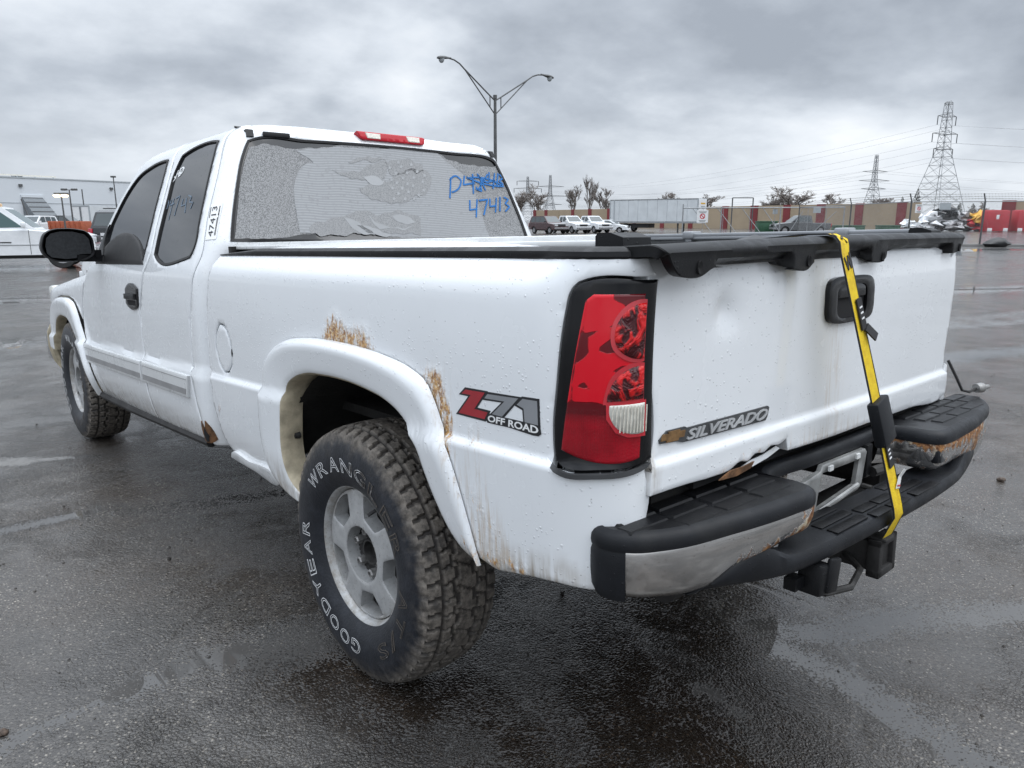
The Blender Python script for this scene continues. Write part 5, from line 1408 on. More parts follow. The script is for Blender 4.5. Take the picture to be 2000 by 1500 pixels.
rear_door = panel('door', cab, DS[1:] + [(1.6,.466),(1.205,.484)] + CS[::-1][1:-1] + [(1.348,1.94),(1.985,1.94)], [REARWIN], .02, .02, M['paint'], T, gap=.0035, paint=wear_door)
rear_door['label'] = 'narrow rear door with white scribble on its window'
def window(par, out, mat=M['glass']):
    w = panel('window', cab, out, (), .03, .01, mat, par, gap=.004, off=-.005, rnd=0)
    sp_ = spline(out, True, .012); i2 = inset(sp_, .0085); i3 = inset(sp_, -.001)
    V = []; Fc = []; n = len(sp_)
    for a, b in zip(i3, i2):
        for q, o in ((a, -.004), (a, .003), (b, .0025), (b, -.006)):
            P, nn = nrm(cab, q.x, q.y); V.append(P+nn*o)
    for i in range(n):
        j = (i+1) % n
        for k in range(3): Fc.append((i*4+k, i*4+k+1, j*4+k+1, j*4+k))
    mesh('window_seal', V, Fc, M['rubber_trim'], par, 40)
    return w
fwin = window(front_door, FRONTWIN); rwin = window(rear_door, REARWIN)
panel('belt_molding', cab, [(1.925,1.232),(2.78,1.226),(2.80,1.205),(1.905,1.212)], (), .02, .012, M['rubber_trim'], front_door, gap=0, off=.004)
# cab corner and rear wall with the back window opening
def sc_(q):
    w, z = sec(1.0, q); dy = 0.24*max(0, z-1.31); L = 1.57*sqrt((.085**2+.105**2)/2)*.99
    return (1.235+dy) - L - (w-.085)
def cabw(s, q):
    c = sc_(q)
    if s >= c: return cab(s, q)
    p = cab(2*c-s, q); return (-p[0], p[1], p[2])
def top_lean(p):      # the header rolls forward into the roof
    x, y, z = p; return (x, y + .17*max(0, (z-1.745)/.075)**3*.5, z)
cabr = lambda s, q: top_lean(cabw(s, q))
def q_of_z(z):
    q = z
    for _ in range(30): q += (z - sec(1.0, q)[1])*.8
    return q
def sq(x, z):
    """surface coordinates of a point x,z on the rear wall"""
    q = q_of_z(z); return (sc_(q) - x*1.0*(-1)*(-1) if False else sc_(q) + (-x if x < 0 else -x), q)
def BW(pts): return [sq(x, z) for x, z in pts]
BWIN = BW([(-.815,1.312),(-.765,1.50),(-.700,1.675),(-.672,1.722),(-.640,1.733),(-.4,1.742),(0,1.748),(.4,1.742),(.640,1.733),(.672,1.722),(.700,1.675),(.765,1.50),(.815,1.312),(.4,1.304),(0,1.302),(-.4,1.304)])
mir = lambda L: [(2*sc_(q)-s, q) for s, q in L]
qs = [1.95, 1.845, 1.61, 1.419, 1.257]
rear_out = CS[1:] + [(1.10,.468)] + [(sc_(.468)-.5, .468), (sc_(.468)+.5, .468)][::-1] + mir([(1.10,.468)] + CS[1:][::-1]) 
rear_out = CS[1:] + [(sc_(.470)+.4, .470), (sc_(.470)-.4, .470)] + mir(CS[1:][::-1]) + BW([(.60,1.797),(.3,1.797),(0,1.797),(-.3,1.797),(-.60,1.797)])
cab_back = panel('cab_back', cabr, rear_out, [BWIN], .028, .02, M['paint'], T, gap=.002)
back_glass = panel('rear_window', cabr, BWIN, (), .05, .008, M['glass'], T, gap=.004, off=-.006, rnd=0)
sp_ = spline(BWIN, True, .02); i2 = inset(sp_, .010); i3 = inset(sp_, -.002); V = []; Fc = []
for a, b in zip(i3, i2):
    for q, o in ((a, -.006), (a, .003), (b, .001), (b, -.006)):
        P, nn = nrm(cabr, q.x, q.y); V.append(P+nn*o)
n = len(sp_)
for i in range(n):
    for k in range(3): Fc.append((i*4+k, i*4+k+1, ((i+1) % n)*4+k+1, ((i+1) % n)*4+k))
mesh('window_seal', V, Fc, M['rubber_trim'], back_glass, 40)
# right-hand cab side (unseen) and roof
panel('door', cab, SIL + DF + [(2.776,.414),(1.205,.484)] + CS[::-1][1:-1] + [(1.348,1.94)], [FRONTWIN, REARWIN], .05, .02, M['paint'], T, flip=True)
for wv in (FRONTWIN, REARWIN): panel('window', cab, wv, (), .06, .01, M['glass'], T, gap=.004, off=-.008, rnd=0, flip=True)
def roofz(x, y):
    ax = min(abs(x), .80)
    # side section
    lo = 0
    import bisect
    # widths fall along _T
    for w, z in _T[300::3]:
        if w <= ax: break
    zs = z
    yr = y - (1.13+.24*(zs-1.31))
    # front falls to the windscreen
    zf = zs - .10*max(0, (y-1.95)/.45)**2
    return zf
V = []; Fc = []; nx, ny = 44, 40
for i in range(nx+1):
    x = -.60 + 1.20*i/nx
    for j in range(ny+1):
        t = j/ny; z0 = None
        # rear edge follows the header contour
        yb = None
        zs = roofz(x, 1.3); p = top_lean((x, 1.13+.24*max(0, zs-1.31), zs)); yb = p[1]-.004
        y = yb + (2.46-yb)*t; z = roofz(x, y)
        d = (y-yb)
        V.append((x, y, z - .030*max(0, 1-d/.10)**2.2 + .0025))
for i in range(nx):
    for j in range(ny): a = i*(ny+1)+j; Fc.append((a, a+1, a+ny+2, a+ny+1))
roof = mesh('roof', V, Fc, M['paint'], T, 60)
for s in (-1, 1):        # black ditch mouldings
    q = MB(); pts = []
    for k in range(4):
        y = 1.275+.03*k; x = s*(.655); z = roofz(x, y) - .030*max(0, 1-(y-1.30)/.10)**2.2 if y > 1.30 else roofz(x, 1.3)-.02-(1.30-y)*.5
        pts.append(Vector((x, y, z+.003)))
    pts = [Vector((s*.660, 1.232, 1.738)), Vector((s*.657, 1.243, 1.765))] + [p for p in pts if p.y > 1.27]
    for a, b in zip(pts[:-1], pts[1:]): q.bar(a, b, .030, .008)
    q.build('roof_molding', M['rubber_trim'], roof)
# windscreen, cowl and bonnet ahead (mostly hidden)
mesh('windscreen', [(-.62,2.44,1.742),(.62,2.44,1.742),(.80,2.95,1.20),(-.80,2.95,1.20),(0,2.53,1.775),(0,3.06,1.21)], [(0,4,5,3),(4,1,2,5)], M['glass'], T, 60)
for s in (-1, 1):
    q = MB(); q.tube([(s*.61,2.38,1.76),(s*.61,2.50,1.69),(s*.69,2.74,1.44),(s*.79,2.97,1.18)], [.022,.03,.034,.036], 8); q.build('windscreen_pillar', M['paint'], T)
# fender
fen = lambda s, q: fender(s, q)
fen_out = [(2.950,1.196),(3.08,1.110),(3.18,.971),(3.222,.86),(3.30,.905),(3.37,.955),(3.485,.985),(3.677,.990),(3.86,.976),(4.01,.935),(4.12,.84),(4.17,.72),(4.38,.72),(4.42,1.0),(4.40,1.06),(3.936,1.105),(3.636,1.139),(3.186,1.190),(2.99,1.21)]
for fl in (False, True): panel('fender', fen, fen_out, (), .03, .02, M['paint'], T, flip=fl)
V = []; Fc = []
for i in range(25):
    y = 2.93+1.55*i/24
    for k in range(21):
        x = -.86+1.72*k/20
        z = 1.20-.11*(y-3.0)*.85 + .035*(1-(x/.86)**2) - .09*max(0, (y-4.2)/.28)**2 - .03*max(0,(abs(x)-.78)/.08)**2
        V.append((x*(1-.06*(y-2.93)/1.5), y, z))
for i in range(24):
    for k in range(20): a = i*21+k; Fc.append((a, a+1, a+22, a+21))
mesh('hood', V, Fc, M['paint'], T, 60)
q = MB(); q.box((0,4.42,.86), (1.5,.10,.42), None, .03); q.build('grille', M['plastic'], T)
for s in (-1, 1):
    q = MB(); q.box((s*.78,4.40,.93), (.26,.14,.20), None, .03); q.build('headlamp', M['clear'], T)
q = MB(); q.box((0,4.50,.60), (1.90,.16,.26), None, .05); q.build('front_bumper', M['chrome'], T)
q = MB()
q.tube([(-.93,4.20,.80),(-.955,4.27,.70),(-.950,4.30,.60),(-.93,4.30,.50),(-.90,4.27,.42)], [.022,.030,.032,.030,.016], 8)
q.build('front_bumper_end', M['dirty_beige'], T)
q = MB(); q.box((-.86,4.22,.44),(.05,.16,.16)); q.build('front_mud_guard', M['plastic'], T)
# rocker and trim
q = MB(); q.tube([(-.915,3.12,.402),(-.925,2.4,.425),(-.925,1.25,.470)], .022, 8); q.build('rocker_rail', M['frame_metal'], T)
panel('side_strip', bed, [(.955,.478),(.935,.497),(.75,.505),(.56,.512),(.50,.497),(.52,.476),(.75,.470)], (), .02, .02, M['paint'], bedside, gap=0, off=.016, rnd=.006)
# rusted-out cab corner
panel('rust_hole', cab, [(1.262,.475),(1.215,.478),(1.165,.50),(1.175,.545),(1.205,.580),(1.215,.54),(1.235,.575),(1.25,.53)], (), .012, .004, M['rust'], cab_back, gap=0, off=.003, rnd=0)
panel('rust_gap', cab, [(1.245,.480),(1.215,.487),(1.20,.515),(1.22,.545),(1.235,.52)], (), .012, .003, M['gap'], cab_back, gap=0, off=.0045, rnd=0)
# mouldings
def molding(par, pts):
    a = panel('side_molding', cab, pts, (), .025, .016, M['molding'], par, gap=0, off=.013, rnd=.005)
    (u0, t0), (u1, t1), (u2, b1), (u3, b0) = pts
    L = lambda p, q, t: (p[0]+(q[0]-p[0])*t, p[1]+(q[1]-p[1])*t)
    for f0, f1, mt, nm, of in ((.60, .86, M['molding_grey'], 'grey_insert', .0145), (.17, .20, M['molding_grey'], 'groove', .0138)):
        A = L(pts[0], pts[3], f0); B = L(pts[1], pts[2], f0); C = L(pts[1], pts[2], f1); D_ = L(pts[0], pts[3], f1)
        e = .012; panel(nm, cab, [(A[0]-e, A[1]), (B[0]+e, B[1]), (C[0]+e, C[1]), (D_[0]-e, D_[1])], (), .03, .001, mt, a, gap=0, off=of, rnd=0)
molding(front_door, [(3.185,.722),(1.995,.745),(2.005,.645),(3.145,.615)])
molding(rear_door, [(1.965,.747),(1.300,.759),(1.335,.660),(1.985,.645)])
# door handle
h = panel('door_handle', cab, [(2.155,1.108),(2.03,1.112),(1.985,1.095),(1.985,1.02),(2.02,1.000),(2.14,.998),(2.185,1.015),(2.188,1.09)], (), .012, .01, M['gloss_black'], front_door, gap=0, off=.010, rnd=.006)
panel('handle_lever', cab, [(2.175,1.066),(2.000,1.070),(1.996,1.043),(2.17,1.040)], (), .012, .014, M['plastic'], h, gap=0, off=.022, rnd=.006)
panel('handle_recess', cab, [(2.150,1.036),(2.010,1.038),(2.012,1.014),(2.14,1.012)], (), .012, .001, M['gap'], h, gap=0, off=.0106, rnd=0)
# marker writing on the side glass, sticker on the corner
def scrawl(par, F, lines, w, off, mat, name='marker_writing'):
    q = MB()
    for l in lines:
        m_ = strip(name, F, l, w, off, mat, par, n_step=.008); q.add(m_.v, m_.f)
    return q.build(name, mat, par, 0)
def zc_(pts, u0=None):
    """zoomed tracing (x 0..500, y 220..595 at 4x) -> window coordinates, affine fit"""
    return pts
def win_uv(x, y):      # affine map of the rear-door window, from its four corners in the photograph
    # corners: (1440,320)->(1.845,1.69) (1700,245)->(1.40,1.778) (1520,1100)->(1.285,1.255) (1225,1100)->(1.765,1.262)
    A = ((1440,320),(1.850,1.690)); Bq = ((1700,250),(1.395,1.770)); Cq = ((1530,1080),(1.275,1.262)); Dq = ((1225,1100),(1.760,1.258))
    # inverse bilinear
    s = t = .5
    for _ in range(25):
        px = (1-s)*(1-t)*A[0][0]+s*(1-t)*Bq[0][0]+s*t*Cq[0][0]+(1-s)*t*Dq[0][0]; py = (1-s)*(1-t)*A[0][1]+s*(1-t)*Bq[0][1]+s*t*Cq[0][1]+(1-s)*t*Dq[0][1]
        s += (x-px)/290; t += (y-py)/800
    return tuple((1-s)*(1-t)*A[1][k]+s*(1-t)*Bq[1][k]+s*t*Cq[1][k]+(1-s)*t*Dq[1][k] for k in (0, 1))
WV = lambda L: [win_uv(*p) for p in L]
scrawl(rear_door, cab, [WV(l) for l in ([(1380,465),(1405,440),(1400,452),(1425,425),(1420,400)], [(1425,425),(1440,375),(1452,350)], [(1438,395),(1452,372),(1447,410),(1460,385),(1478,360),(1485,345),(1470,345),(1455,380),(1470,395),(1450,415)], [(1465,335),(1448,420)], [(1478,340),(1488,350),(1476,385),(1462,398)])], .007, -.003, M['marker_white'])
scrawl(rear_door, cab, [WV(l) for l in ([(1290,855),(1320,690)], [(1320,650),(1345,600),(1362,640),(1348,690),(1325,700),(1318,650)], [(1385,620),(1370,670),(1405,660)], [(1405,615),(1352,800)], [(1420,620),(1450,605),(1400,770)], [(1470,640),(1455,700),(1490,690)], [(1495,640),(1480,760)], [(1510,620),(1530,640),(1515,680),(1540,690),(1520,735)])], .0055, -.003, M['marker_pale'])
SQ = [(1.1915,1.323),(1.145,1.327),(1.180,1.481),(1.232,1.474)]
stk = panel('stock_sticker', cabr, SQ, (), .015, .001, M['sticker'], cab_back, gap=0, off=.0015, rnd=0)
text_on('sticker_number', cabr, '47413', [(1.172,1.332),(1.206,1.466),(1.222,1.466),(1.188,1.332)][0:1] + [(1.205,1.465),(1.226,1.462),(1.186,1.330)], .0028, M['ink'], stk, 0, 0, .015) if False else None
def quad_pt(Q, a, b):
    bl, br, tr, tl = [Vector(q) for q in Q]; p = bl*(1-a)*(1-b)+br*a*(1-b)+tr*a*b+tl*(1-a)*b; return (p.x, p.y)
# the number reads upwards: its baseline runs along the right edge of the sticker
TQ = [quad_pt(SQ, .66, .08), quad_pt(SQ, .66, .92), quad_pt(SQ, .24, .92), quad_pt(SQ, .24, .08)]
text_on('sticker_number', cabr, '47413', TQ, .0028, M['ink'], stk, 0, 0, .0)
for a0, a1, b0, b1 in ((.78, .82, .1, .6), (.85, .88, .1, .8), (.80, .86, .66, .92), (.06, .12, .62, .92)):
    panel('fine_print', cabr, [quad_pt(SQ, a0, b0), quad_pt(SQ, a1, b0), quad_pt(SQ, a1, b1), quad_pt(SQ, a0, b1)], (), .02, .0004, M['ink'], stk, gap=0, off=.0024, rnd=0)
# third brake light
chf = lambda x, z: (x, 1.118+.24*(z-1.31)+.10*max(0, z-1.77), z)
CHP = [(-.150,1.806),(-.135,1.776),(-.122,1.770),(.208,1.768),(.220,1.774),(.228,1.800),(.215,1.804)]
ch = panel('third_brake_light', chf, CHP, (), .012, .04, M['chmsl_red'], T, gap=0, off=0, rnd=.003, corner=4, ctr=(0,3,1.7))
for x0, x1 in ((-.108,-.030), (.118,.192)):
    panel('clear_lens', chf, [(x0,1.801),(x0+.008,1.775),(x1,1.774),(x1+.004,1.800)], (), .012, .004, M['chmsl_clear'], ch, gap=0, off=.0025, rnd=.002, corner=20, ctr=(0,3,1.7))
q = MB(); P, nn = nrm(cabr, *sq(-.545,1.752)); q.box(P+nn*.006, (.12,.012,.020), None, .004); q.build('window_clip', M['rubber_trim'], T)
# ---------- back window film and flag
rw = lambda x, z: cabr(*sq(x, z))
def rz8(pts):
    """tracing of the back window (photo zoom) -> x,z on the rear wall by the window's own corners"""
    out = []
    A, Bq, Cq, Dq = (245,165), (1630,275), (1812,705), (115,748)
    a, b, c, d = (-.672,1.722), (.672,1.722), (.815,1.312), (-.815,1.312)
    # homography from the four corners
    S = np.array([[x, y, 1, 0, 0, 0, -u*x, -u*y] for (x, y), (u, v) in zip((A, Bq, Cq, Dq), (a, b, c, d))] + [[0, 0, 0, x, y, 1, -v*x, -v*y] for (x, y), (u, v) in zip((A, Bq, Cq, Dq), (a, b, c, d))], float)
    hh = np.linalg.solve(S, np.array([p[0] for p in (a, b, c, d)]+[p[1] for p in (a, b, c, d)], float))
    for x, y in pts:
        w = hh[6]*x+hh[7]*y+1; out.append(((hh[0]*x+hh[1]*y+hh[2])/w, (hh[3]*x+hh[4]*y+hh[5])/w))
    return out
def ragged(pts, amp, seed):
    S = spline(pts, True, .012); r = random.Random(seed); o = []
    for p in S: k = noise.noise(Vector((p.x*22, p.y*22, seed)))*amp; o.append((p.x+k*.6, p.y+k))
    return o
film = fillpoly('window_film', rw, ragged(rz8([(250,205),(350,188),(480,205),(560,210),(700,200),(860,190),(1000,205),(1180,208),(1300,218),(1380,270),(1450,290),(1645,305),(1700,400),(1800,690),(1500,712),(1100,716),(1000,704),(860,686),(700,694),(590,704),(400,724),(140,735),(160,600),(200,350)]), .010, 1), -.0035, M['film'], back_glass, .0008, .05)
fg = fillpoly('flag_print', rw, ragged(rz8([(520,222),(700,205),(1000,214),(1300,224),(1380,290),(1450,345),(1520,450),(1560,580),(1605,702),(1100,712),(1000,700),(900,688),(590,694),(530,690),(510,560),(505,420),(560,310),(620,290),(560,240)]), .007, 2), -.0022, M['flag'], back_glass, .0008, .05)
for i, s_ in enumerate(([(720,340),(860,335),(950,300),(1030,270),(1035,330),(1020,380),(930,380),(800,370)], [(880,430),(960,405),(1035,390),(1150,330),(1240,330),(1285,380),(1270,440),(1190,485),(1050,518),(920,480)], [(585,655),(700,612),(800,585),(880,560),(960,580),(1100,560),(1220,600),(1225,685),(1000,690),(850,690),(590,705)], [(820,280),(950,258),(1030,262),(940,285)], [(1020,300),(1130,270),(1230,300),(1240,335),(1050,350)])):
    fillpoly('dark_stripe', rw, ragged(rz8(s_), .022, 5+i), -.0012, M['flag_dark'], fg, .0004, .04)
for i, s_ in enumerate(([(900,372),(930,360),(1010,395),(1025,380),(1010,412),(930,405)], [(780,600),(830,615),(960,700),(900,695)], [(900,560),(1000,640),(1180,650),(990,665)], [(1060,590),(1160,600),(1190,625),(1090,615)], [(860,640),(960,660),(1060,705),(960,700)])):
    fillpoly('pale_fold', rw, ragged(rz8(s_), .012, 15+i), -.0006, M['flag_pale'], fg, .0003, .04)
for (x, y) in ((1052,318),(1115,312),(1172,300),(1085,350),(1148,345),(1205,338),(1060,385),(1125,375),(1185,372),(1235,395),(1090,402),(1150,408),(1065,432),(1120,432),(1180,418),(1240,442),(1098,462),(1155,452),(1212,470),(1072,492),(1135,492),(1185,490),(1245,360),(1100,288)):
    st_ = [(x+(13 if k % 2 == 0 else 5.5)*1.0*sin(k*pi/5+.2), y-(14 if k % 2 == 0 else 6)*cos(k*pi/5+.2)) for k in range(10)]
    fillpoly('star', rw, rz8(st_), -.0004, M['flag_pale'], fg, .0003, .05)
scrawl(back_glass, rw, [rz8(l) for l in ([(1385,485),(1388,430),(1390,372)], [(1385,385),(1420,362),(1447,385),(1440,420),(1395,452)], [(1465,360),(1460,410),(1522,400)], [(1510,350),(1515,460)], [(1535,348),(1560,380),(1600,395)], [(1480,375),(1570,372),(1670,412)], [(1478,368),(1560,400),(1680,417)], [(1540,352),(1582,440)], [(1592,350),(1540,440),(1530,420)], [(1600,340),(1600,392),(1632,385)], [(1630,345),(1622,430)], [(1648,345),(1642,422)], [(1655,352),(1676,370),(1655,388),(1676,405),(1655,420)], [(1550,395),(1560,445),(1528,432)],
     [(1495,495),(1495,550),(1530,545)], [(1535,490),(1530,592)], [(1545,497),(1592,490),(1572,578)], [(1605,485),(1605,530),(1637,525)], [(1640,480),(1636,562)], [(1660,475),(1660,556)], [(1680,477),(1705,490),(1688,512),(1712,530),(1690,556)])], .0085, .0004, M['marker_blue'])
# ---------- bed rails and cover
for s in (-1, 1):
    v = []; f = []; SS = list(np.linspace(1.035, -.76, 12)) + list(np.linspace(-.80, -1.058, 9))
    for i, u in enumerate(SS):
        P, n_ = nrm(bed, u, 1.256); k = max(0, 1-i/2.0)
        inn = Vector((-.78, max(P.y, -.965), 1.278)); top = P+n_*.002+Vector((0, 0, .021))
        d = Vector((inn.x-P.x, inn.y-P.y, 0)); d = d.normalized() if d.length > .03 else Vector((1, 0, 0))
        ring = [P+n_*.0005, P+n_*.005+Vector((0, 0, .004)), P+n_*.003+Vector((0, 0, .014)), top+d*.012, top+d*.030+Vector((0, 0, .003)), inn, inn+Vector((.005, 0, -.016))]
        for p in ring: v.append((s*abs(p.x), p.y, p.z-(p.z-1.256)*k*.75))
    m_ = 7
    for i in range(len(SS)-1):
        for k in range(m_-1): f.append((i*m_+k, i*m_+k+1, (i+1)*m_+k+1, (i+1)*m_+k))
    f.append(tuple(range(m_))); f.append(tuple((len(SS)-1)*m_+k for k in range(m_)))
    q = MB(); q.add(v, f); q.build('bed_rail_cap', M['plastic'], T, 30)
    r = MB(); y0 = 1.10; y1 = -.86
    r.box((s*.800, (y0+y1)/2, 1.285), (.062, y0-y1, .014), None, .003); r.box((s*.790, (y0+y1)/2, 1.297), (.044, y0-y1, .014), None, .003)
    ro = r.build('cover_rail', M['alu'] if s < 0 else M['alu_dull'], T)
    e = MB(); e.prism([(-.856,1.279),(-.856,1.300),(-.862,1.307),(-.895,1.307),(-.928,1.297),(-.930,1.279)], s*.755, s*.842, lambda a, b, w: (w, a, b)); e.build('rail_end_cap', M['plastic'], ro)
    if s > 0:
        for y in (.05, -.62):
            e = MB(); e.box((.792, y, 1.297), (.075, .05, .032), None, .006); e.box((.775, y, 1.280), (.02, .03, .02)); e.build('rail_clamp', M['alu_dull'], ro)
        ro.location.z += .014
    else:
        for y in (-.72, -.76):
            e = MB(); e.lathe([(0, .001), (0, .006)], 'z', (-.79, y, 1.3042), 10); e.build('rail_screw', M['gap'], ro)
V = []; Fc = []
for i in range(33):
    y = 1.08-2.03*i/32
    for k in range(33):
        x = -.785+1.57*k/32; sag = .018*cos(x/.785*pi/2)**2*(.6+.4*noise.noise(Vector((x*3, y*3, 0))))
        V.append((x, y, 1.276-sag))
for i in range(32):
    for k in range(32): a = i*33+k; Fc.append((a, a+1, a+34, a+33))
cover = mesh('bed_cover', V, Fc, M['cover'], T, 60)
q = MB(); q.add([(-.16,-.74,1.270),(.10,-.66,1.304),(.16,-.78,1.272),(.14,-.60,1.272),(-.12,-.64,1.268)], [(0,1,2),(0,4,1),(4,3,1),(3,2,1),(0,2,3,4)]); q.build('cover_fold', M['cover'], cover)
q = MB(); q.box((0,1.06,.98),(1.7,.03,.62)); q.box((0,.06,.74),(1.5,2.0,.03)); q.build('bed_floor', M['underbody'], T)
# ---------- tail lamp (left)
lamp = panel('tail_lamp', bed, LAMP, (), .012, .03, M['gloss_black'], T, gap=.003, off=.004, rnd=.005, corner=30)
LIN = [(-1.020,1.190),(-.912,1.190),(-.898,1.178),(-.886,1.090),(-.868,.960),(-.858,.878),(-.905,.862),(-1.020,.866),(-1.026,1.05)]
def lz(pts):       # tracing of bright reflections in the lamp -> lamp surface coordinates (homography from the lens corners)
    A = [(345,262),(703,235),(690,1325),(190,1290)]; Bq = [(-.905,1.190),(-1.010,1.192),(-1.015,.866),(-.860,.878)]
    S = np.array([[x, y, 1, 0, 0, 0, -u*x, -u*y] for (x, y), (u, v) in zip(A, Bq)] + [[0, 0, 0, x, y, 1, -v*x, -v*y] for (x, y), (u, v) in zip(A, Bq)], float)
    hh = np.linalg.solve(S, np.array([p[0] for p in Bq]+[p[1] for p in Bq], float)); o = []
    for x, y in pts: w = hh[6]*x+hh[7]*y+1; o.append(((hh[0]*x+hh[1]*y+hh[2])/w, (hh[3]*x+hh[4]*y+hh[5])/w))
    return o
LENS_GLINTS = [lz(q) for q in ([(345,265),(480,258),(480,300),(560,330),(525,420),(430,470),(330,500),(345,350)], [(360,545),(430,500),(520,478),(470,540),(405,590),(395,640),(470,655),(520,640),(600,665),(700,650),(700,690),(560,700),(440,760),(350,810),(300,830),(270,865),(285,730),(330,690),(370,640)], [(350,790),(480,755),(525,780),(485,890),(400,890),(345,830)], [(275,880),(400,895),(480,900),(475,960),(380,940),(270,950)], [(300,330),(322,330),(255,700),(225,960),(215,960),(235,720)], [(520,640),(560,625),(690,640),(690,660),(560,655)])]
def paint_lens(U, Z):  # bright and dark reflections inside the lamp, painted into the lens colour
    r = np.zeros(U.shape)
    for q in LENS_GLINTS: r = np.maximum(r, poly_in(q, U, Z, .009))
    return r, np.where(Z > .955, 1.0, r), U*0
lens = panel('red_lens', bed, LIN, (), .0045, .01, M['lens'], lamp, gap=0, off=.0075, rnd=.003, corner=25, paint=paint_lens)
def dome(name, pts, mat, h, off, parent):
    S = [Vector(p) for p in pts]; c = sum(S, Vector((0, 0)))/len(S)
    P2 = spline(pts, True, .006, 70)
    return panel(name, bed, pts, (), .007, .004, mat, parent, gap=0, off=off, rnd=.003, bump=lambda u, v: h*min(1.0, float(dist_np([(p.x, p.y) for p in P2], np.array([u]), np.array([v]))[0])/.03)**.6)
C1 = [(-1.023,1.174),(-.990,1.168),(-.968,1.150),(-.955,1.120),(-.960,1.090),(-.985,1.070),(-1.024,1.066)]
C2 = [(-1.025,1.052),(-.990,1.049),(-.962,1.030),(-.946,1.000),(-.943,.982),(-1.026,.986)]
for C in (C1, C2):
    e = [(u+(-.0 if u < -1.01 else .006), v+(.006 if v > sum(p[1] for p in C)/len(C) else -.005)) for u, v in C]
    fillpoly('bowl_rim', bed, e, .0095, M['lens_edge'], lens, .003, .010, None, 45)
    dome('reflector_bowl', C, M['bulb'], .006, .0105, lens)
RV = [(-1.030,.980),(-.949,.977),(-.950,.952),(-.966,.928),(-.990,.918),(-1.029,.918)]
fillpoly('lens_rim', bed, [(-1.033,.984),(-.943,.981),(-.944,.948),(-.962,.921),(-.988,.911),(-1.032,.911)], .0095, M['lens_edge'], lens, .003, .012)
rv = dome('reverse_lens', RV, M['clear'], .004, .0105, lens)
for k in range(11):
    u = -.955-.0072*k; z0 = .976; z1 = .922 if u < -.97 else .922+(u+.97)*1.7
    if z0-z1 < .01: continue
    m_ = strip('lens_rib', bed, [(u, z1), (u-.001, (z0+z1)/2), (u-.002, z0)], .0024, .0165, None, None, n_step=.01); m_.build('lens_rib', M['chmsl_clear'], rv, 0)
panel('lamp_foot', bed, [(-1.06,.850),(-1.0,.842),(-.93,.838),(-.868,.837),(-.846,.845),(-.847,.838),(-.868,.828),(-.935,.829),(-1.0,.833),(-1.058,.842)], (), .012, .02, M['badge_dark'], lamp, gap=0, off=.008, rnd=0)
# ---------- decal
def z3(pts):  # decal tracing -> bed coordinates, homography from the decal corners
    A = [(1278,626),(1735,690),(1735,830),(1232,776)]; Bq = [(-.565,.963),(-.807,.975),(-.809,.915),(-.535,.900)]
    S = np.array([[x, y, 1, 0, 0, 0, -u*x, -u*y] for (x, y), (u, v) in zip(A, Bq)] + [[0, 0, 0, x, y, 1, -v*x, -v*y] for (x, y), (u, v) in zip(A, Bq)], float)
    hh = np.linalg.solve(S, np.array([p[0] for p in Bq]+[p[1] for p in Bq], float)); o = []
    for x, y in pts: w = hh[6]*x+hh[7]*y+1; o.append(((hh[0]*x+hh[1]*y+hh[2])/w, (hh[3]*x+hh[4]*y+hh[5])/w))
    return o
dec = empty('side_decal', parent=bedside) if False else None
GL = [([(1278,634),(1418,656),(1348,750),(1440,768),(1420,806),(1234,775),(1320,668),(1250,657)], M['decal_red']), ([(1436,664),(1626,690),(1530,788),(1468,776),(1545,706),(1416,688)], M['decal_grey']), ([(1650,692),(1728,703),(1728,822),(1660,810),(1656,742),(1618,722)], M['decal_grey'])]
decal = None
for gl, mt in GL:
    P2 = [Vector(p) for p in z3(gl)]
    big = inset(P2, -.0052)
    d_ = fillpoly('decal_outline', bed, [(p.x, p.y) for p in big], .0008, M['decal_black'], bedside, .0004, .03)
    fillpoly('decal_character', bed, [(p.x, p.y) for p in P2], .0014, mt, d_, .0004, .03)
d_ = fillpoly('decal_outline', bed, z3([(1428,772),(1735,822),(1740,862),(1728,874),(1700,872),(1570,842),(1440,824),(1430,812)]), .0011, M['decal_black'], bedside, .0004, .03)
text_on('decal_lettering', bed, 'OFF ROAD', z3([(1440,816),(1730,864),(1730,826),(1445,780)]), .0019, M['sticker'], d_, 0, 0, .03)
# ---------- tailgate
HOLE = [(-.590,.772),(-.545,.772),(-.50,.784),(-.47,.778),(-.44,.790),(-.40,.786),(-.37,.796),(-.335,.792),(-.30,.800),(-.285,.768)]
TG = [(-.833,1.262),(-.828,1.202),(-.823,1.062),(-.816,.858),(-.822,.842),(-.828,.777),(-.712,.776),(-.60,.771)] + HOLE[1:-1] + [(-.29,.768),(-.131,.762),(.185,.757),(.50,.751),(.795,.742),(.826,.750),(.828,.838),(.824,.852),(.850,1.05),(.862,1.262)]
def wear_tg(U, Z):
    r = line_in([(-.62,.772),(-.40,.792),(-.26,.772)], U, Z, .040)*.36
    r = np.maximum(r, line_in([(-.30,.766),(0,.758),(.3,.754)], U, Z, .030)*.40)
    r = np.maximum(r, line_in([(.33,.80),(.335,.77)], U, Z, .02)*.5)
    r = np.maximum(r, line_in([(-.805,.86),(-.812,.80)], U, Z, .014)*.42)
    g = line_in([(-.045,1.07),(-.05,.85)], U, Z, .060)*.50
    g = np.maximum(g, line_in([(-.08,1.22),(-.09,1.16)], U, Z, .05)*.3)
    g = np.maximum(g, line_in([(-.30,.78),(.30,.76)], U, Z, .04)*.5)
    b = line_in([(-.82,.85),(-.82,.78)], U, Z, .025)*.8
    return r, g, b
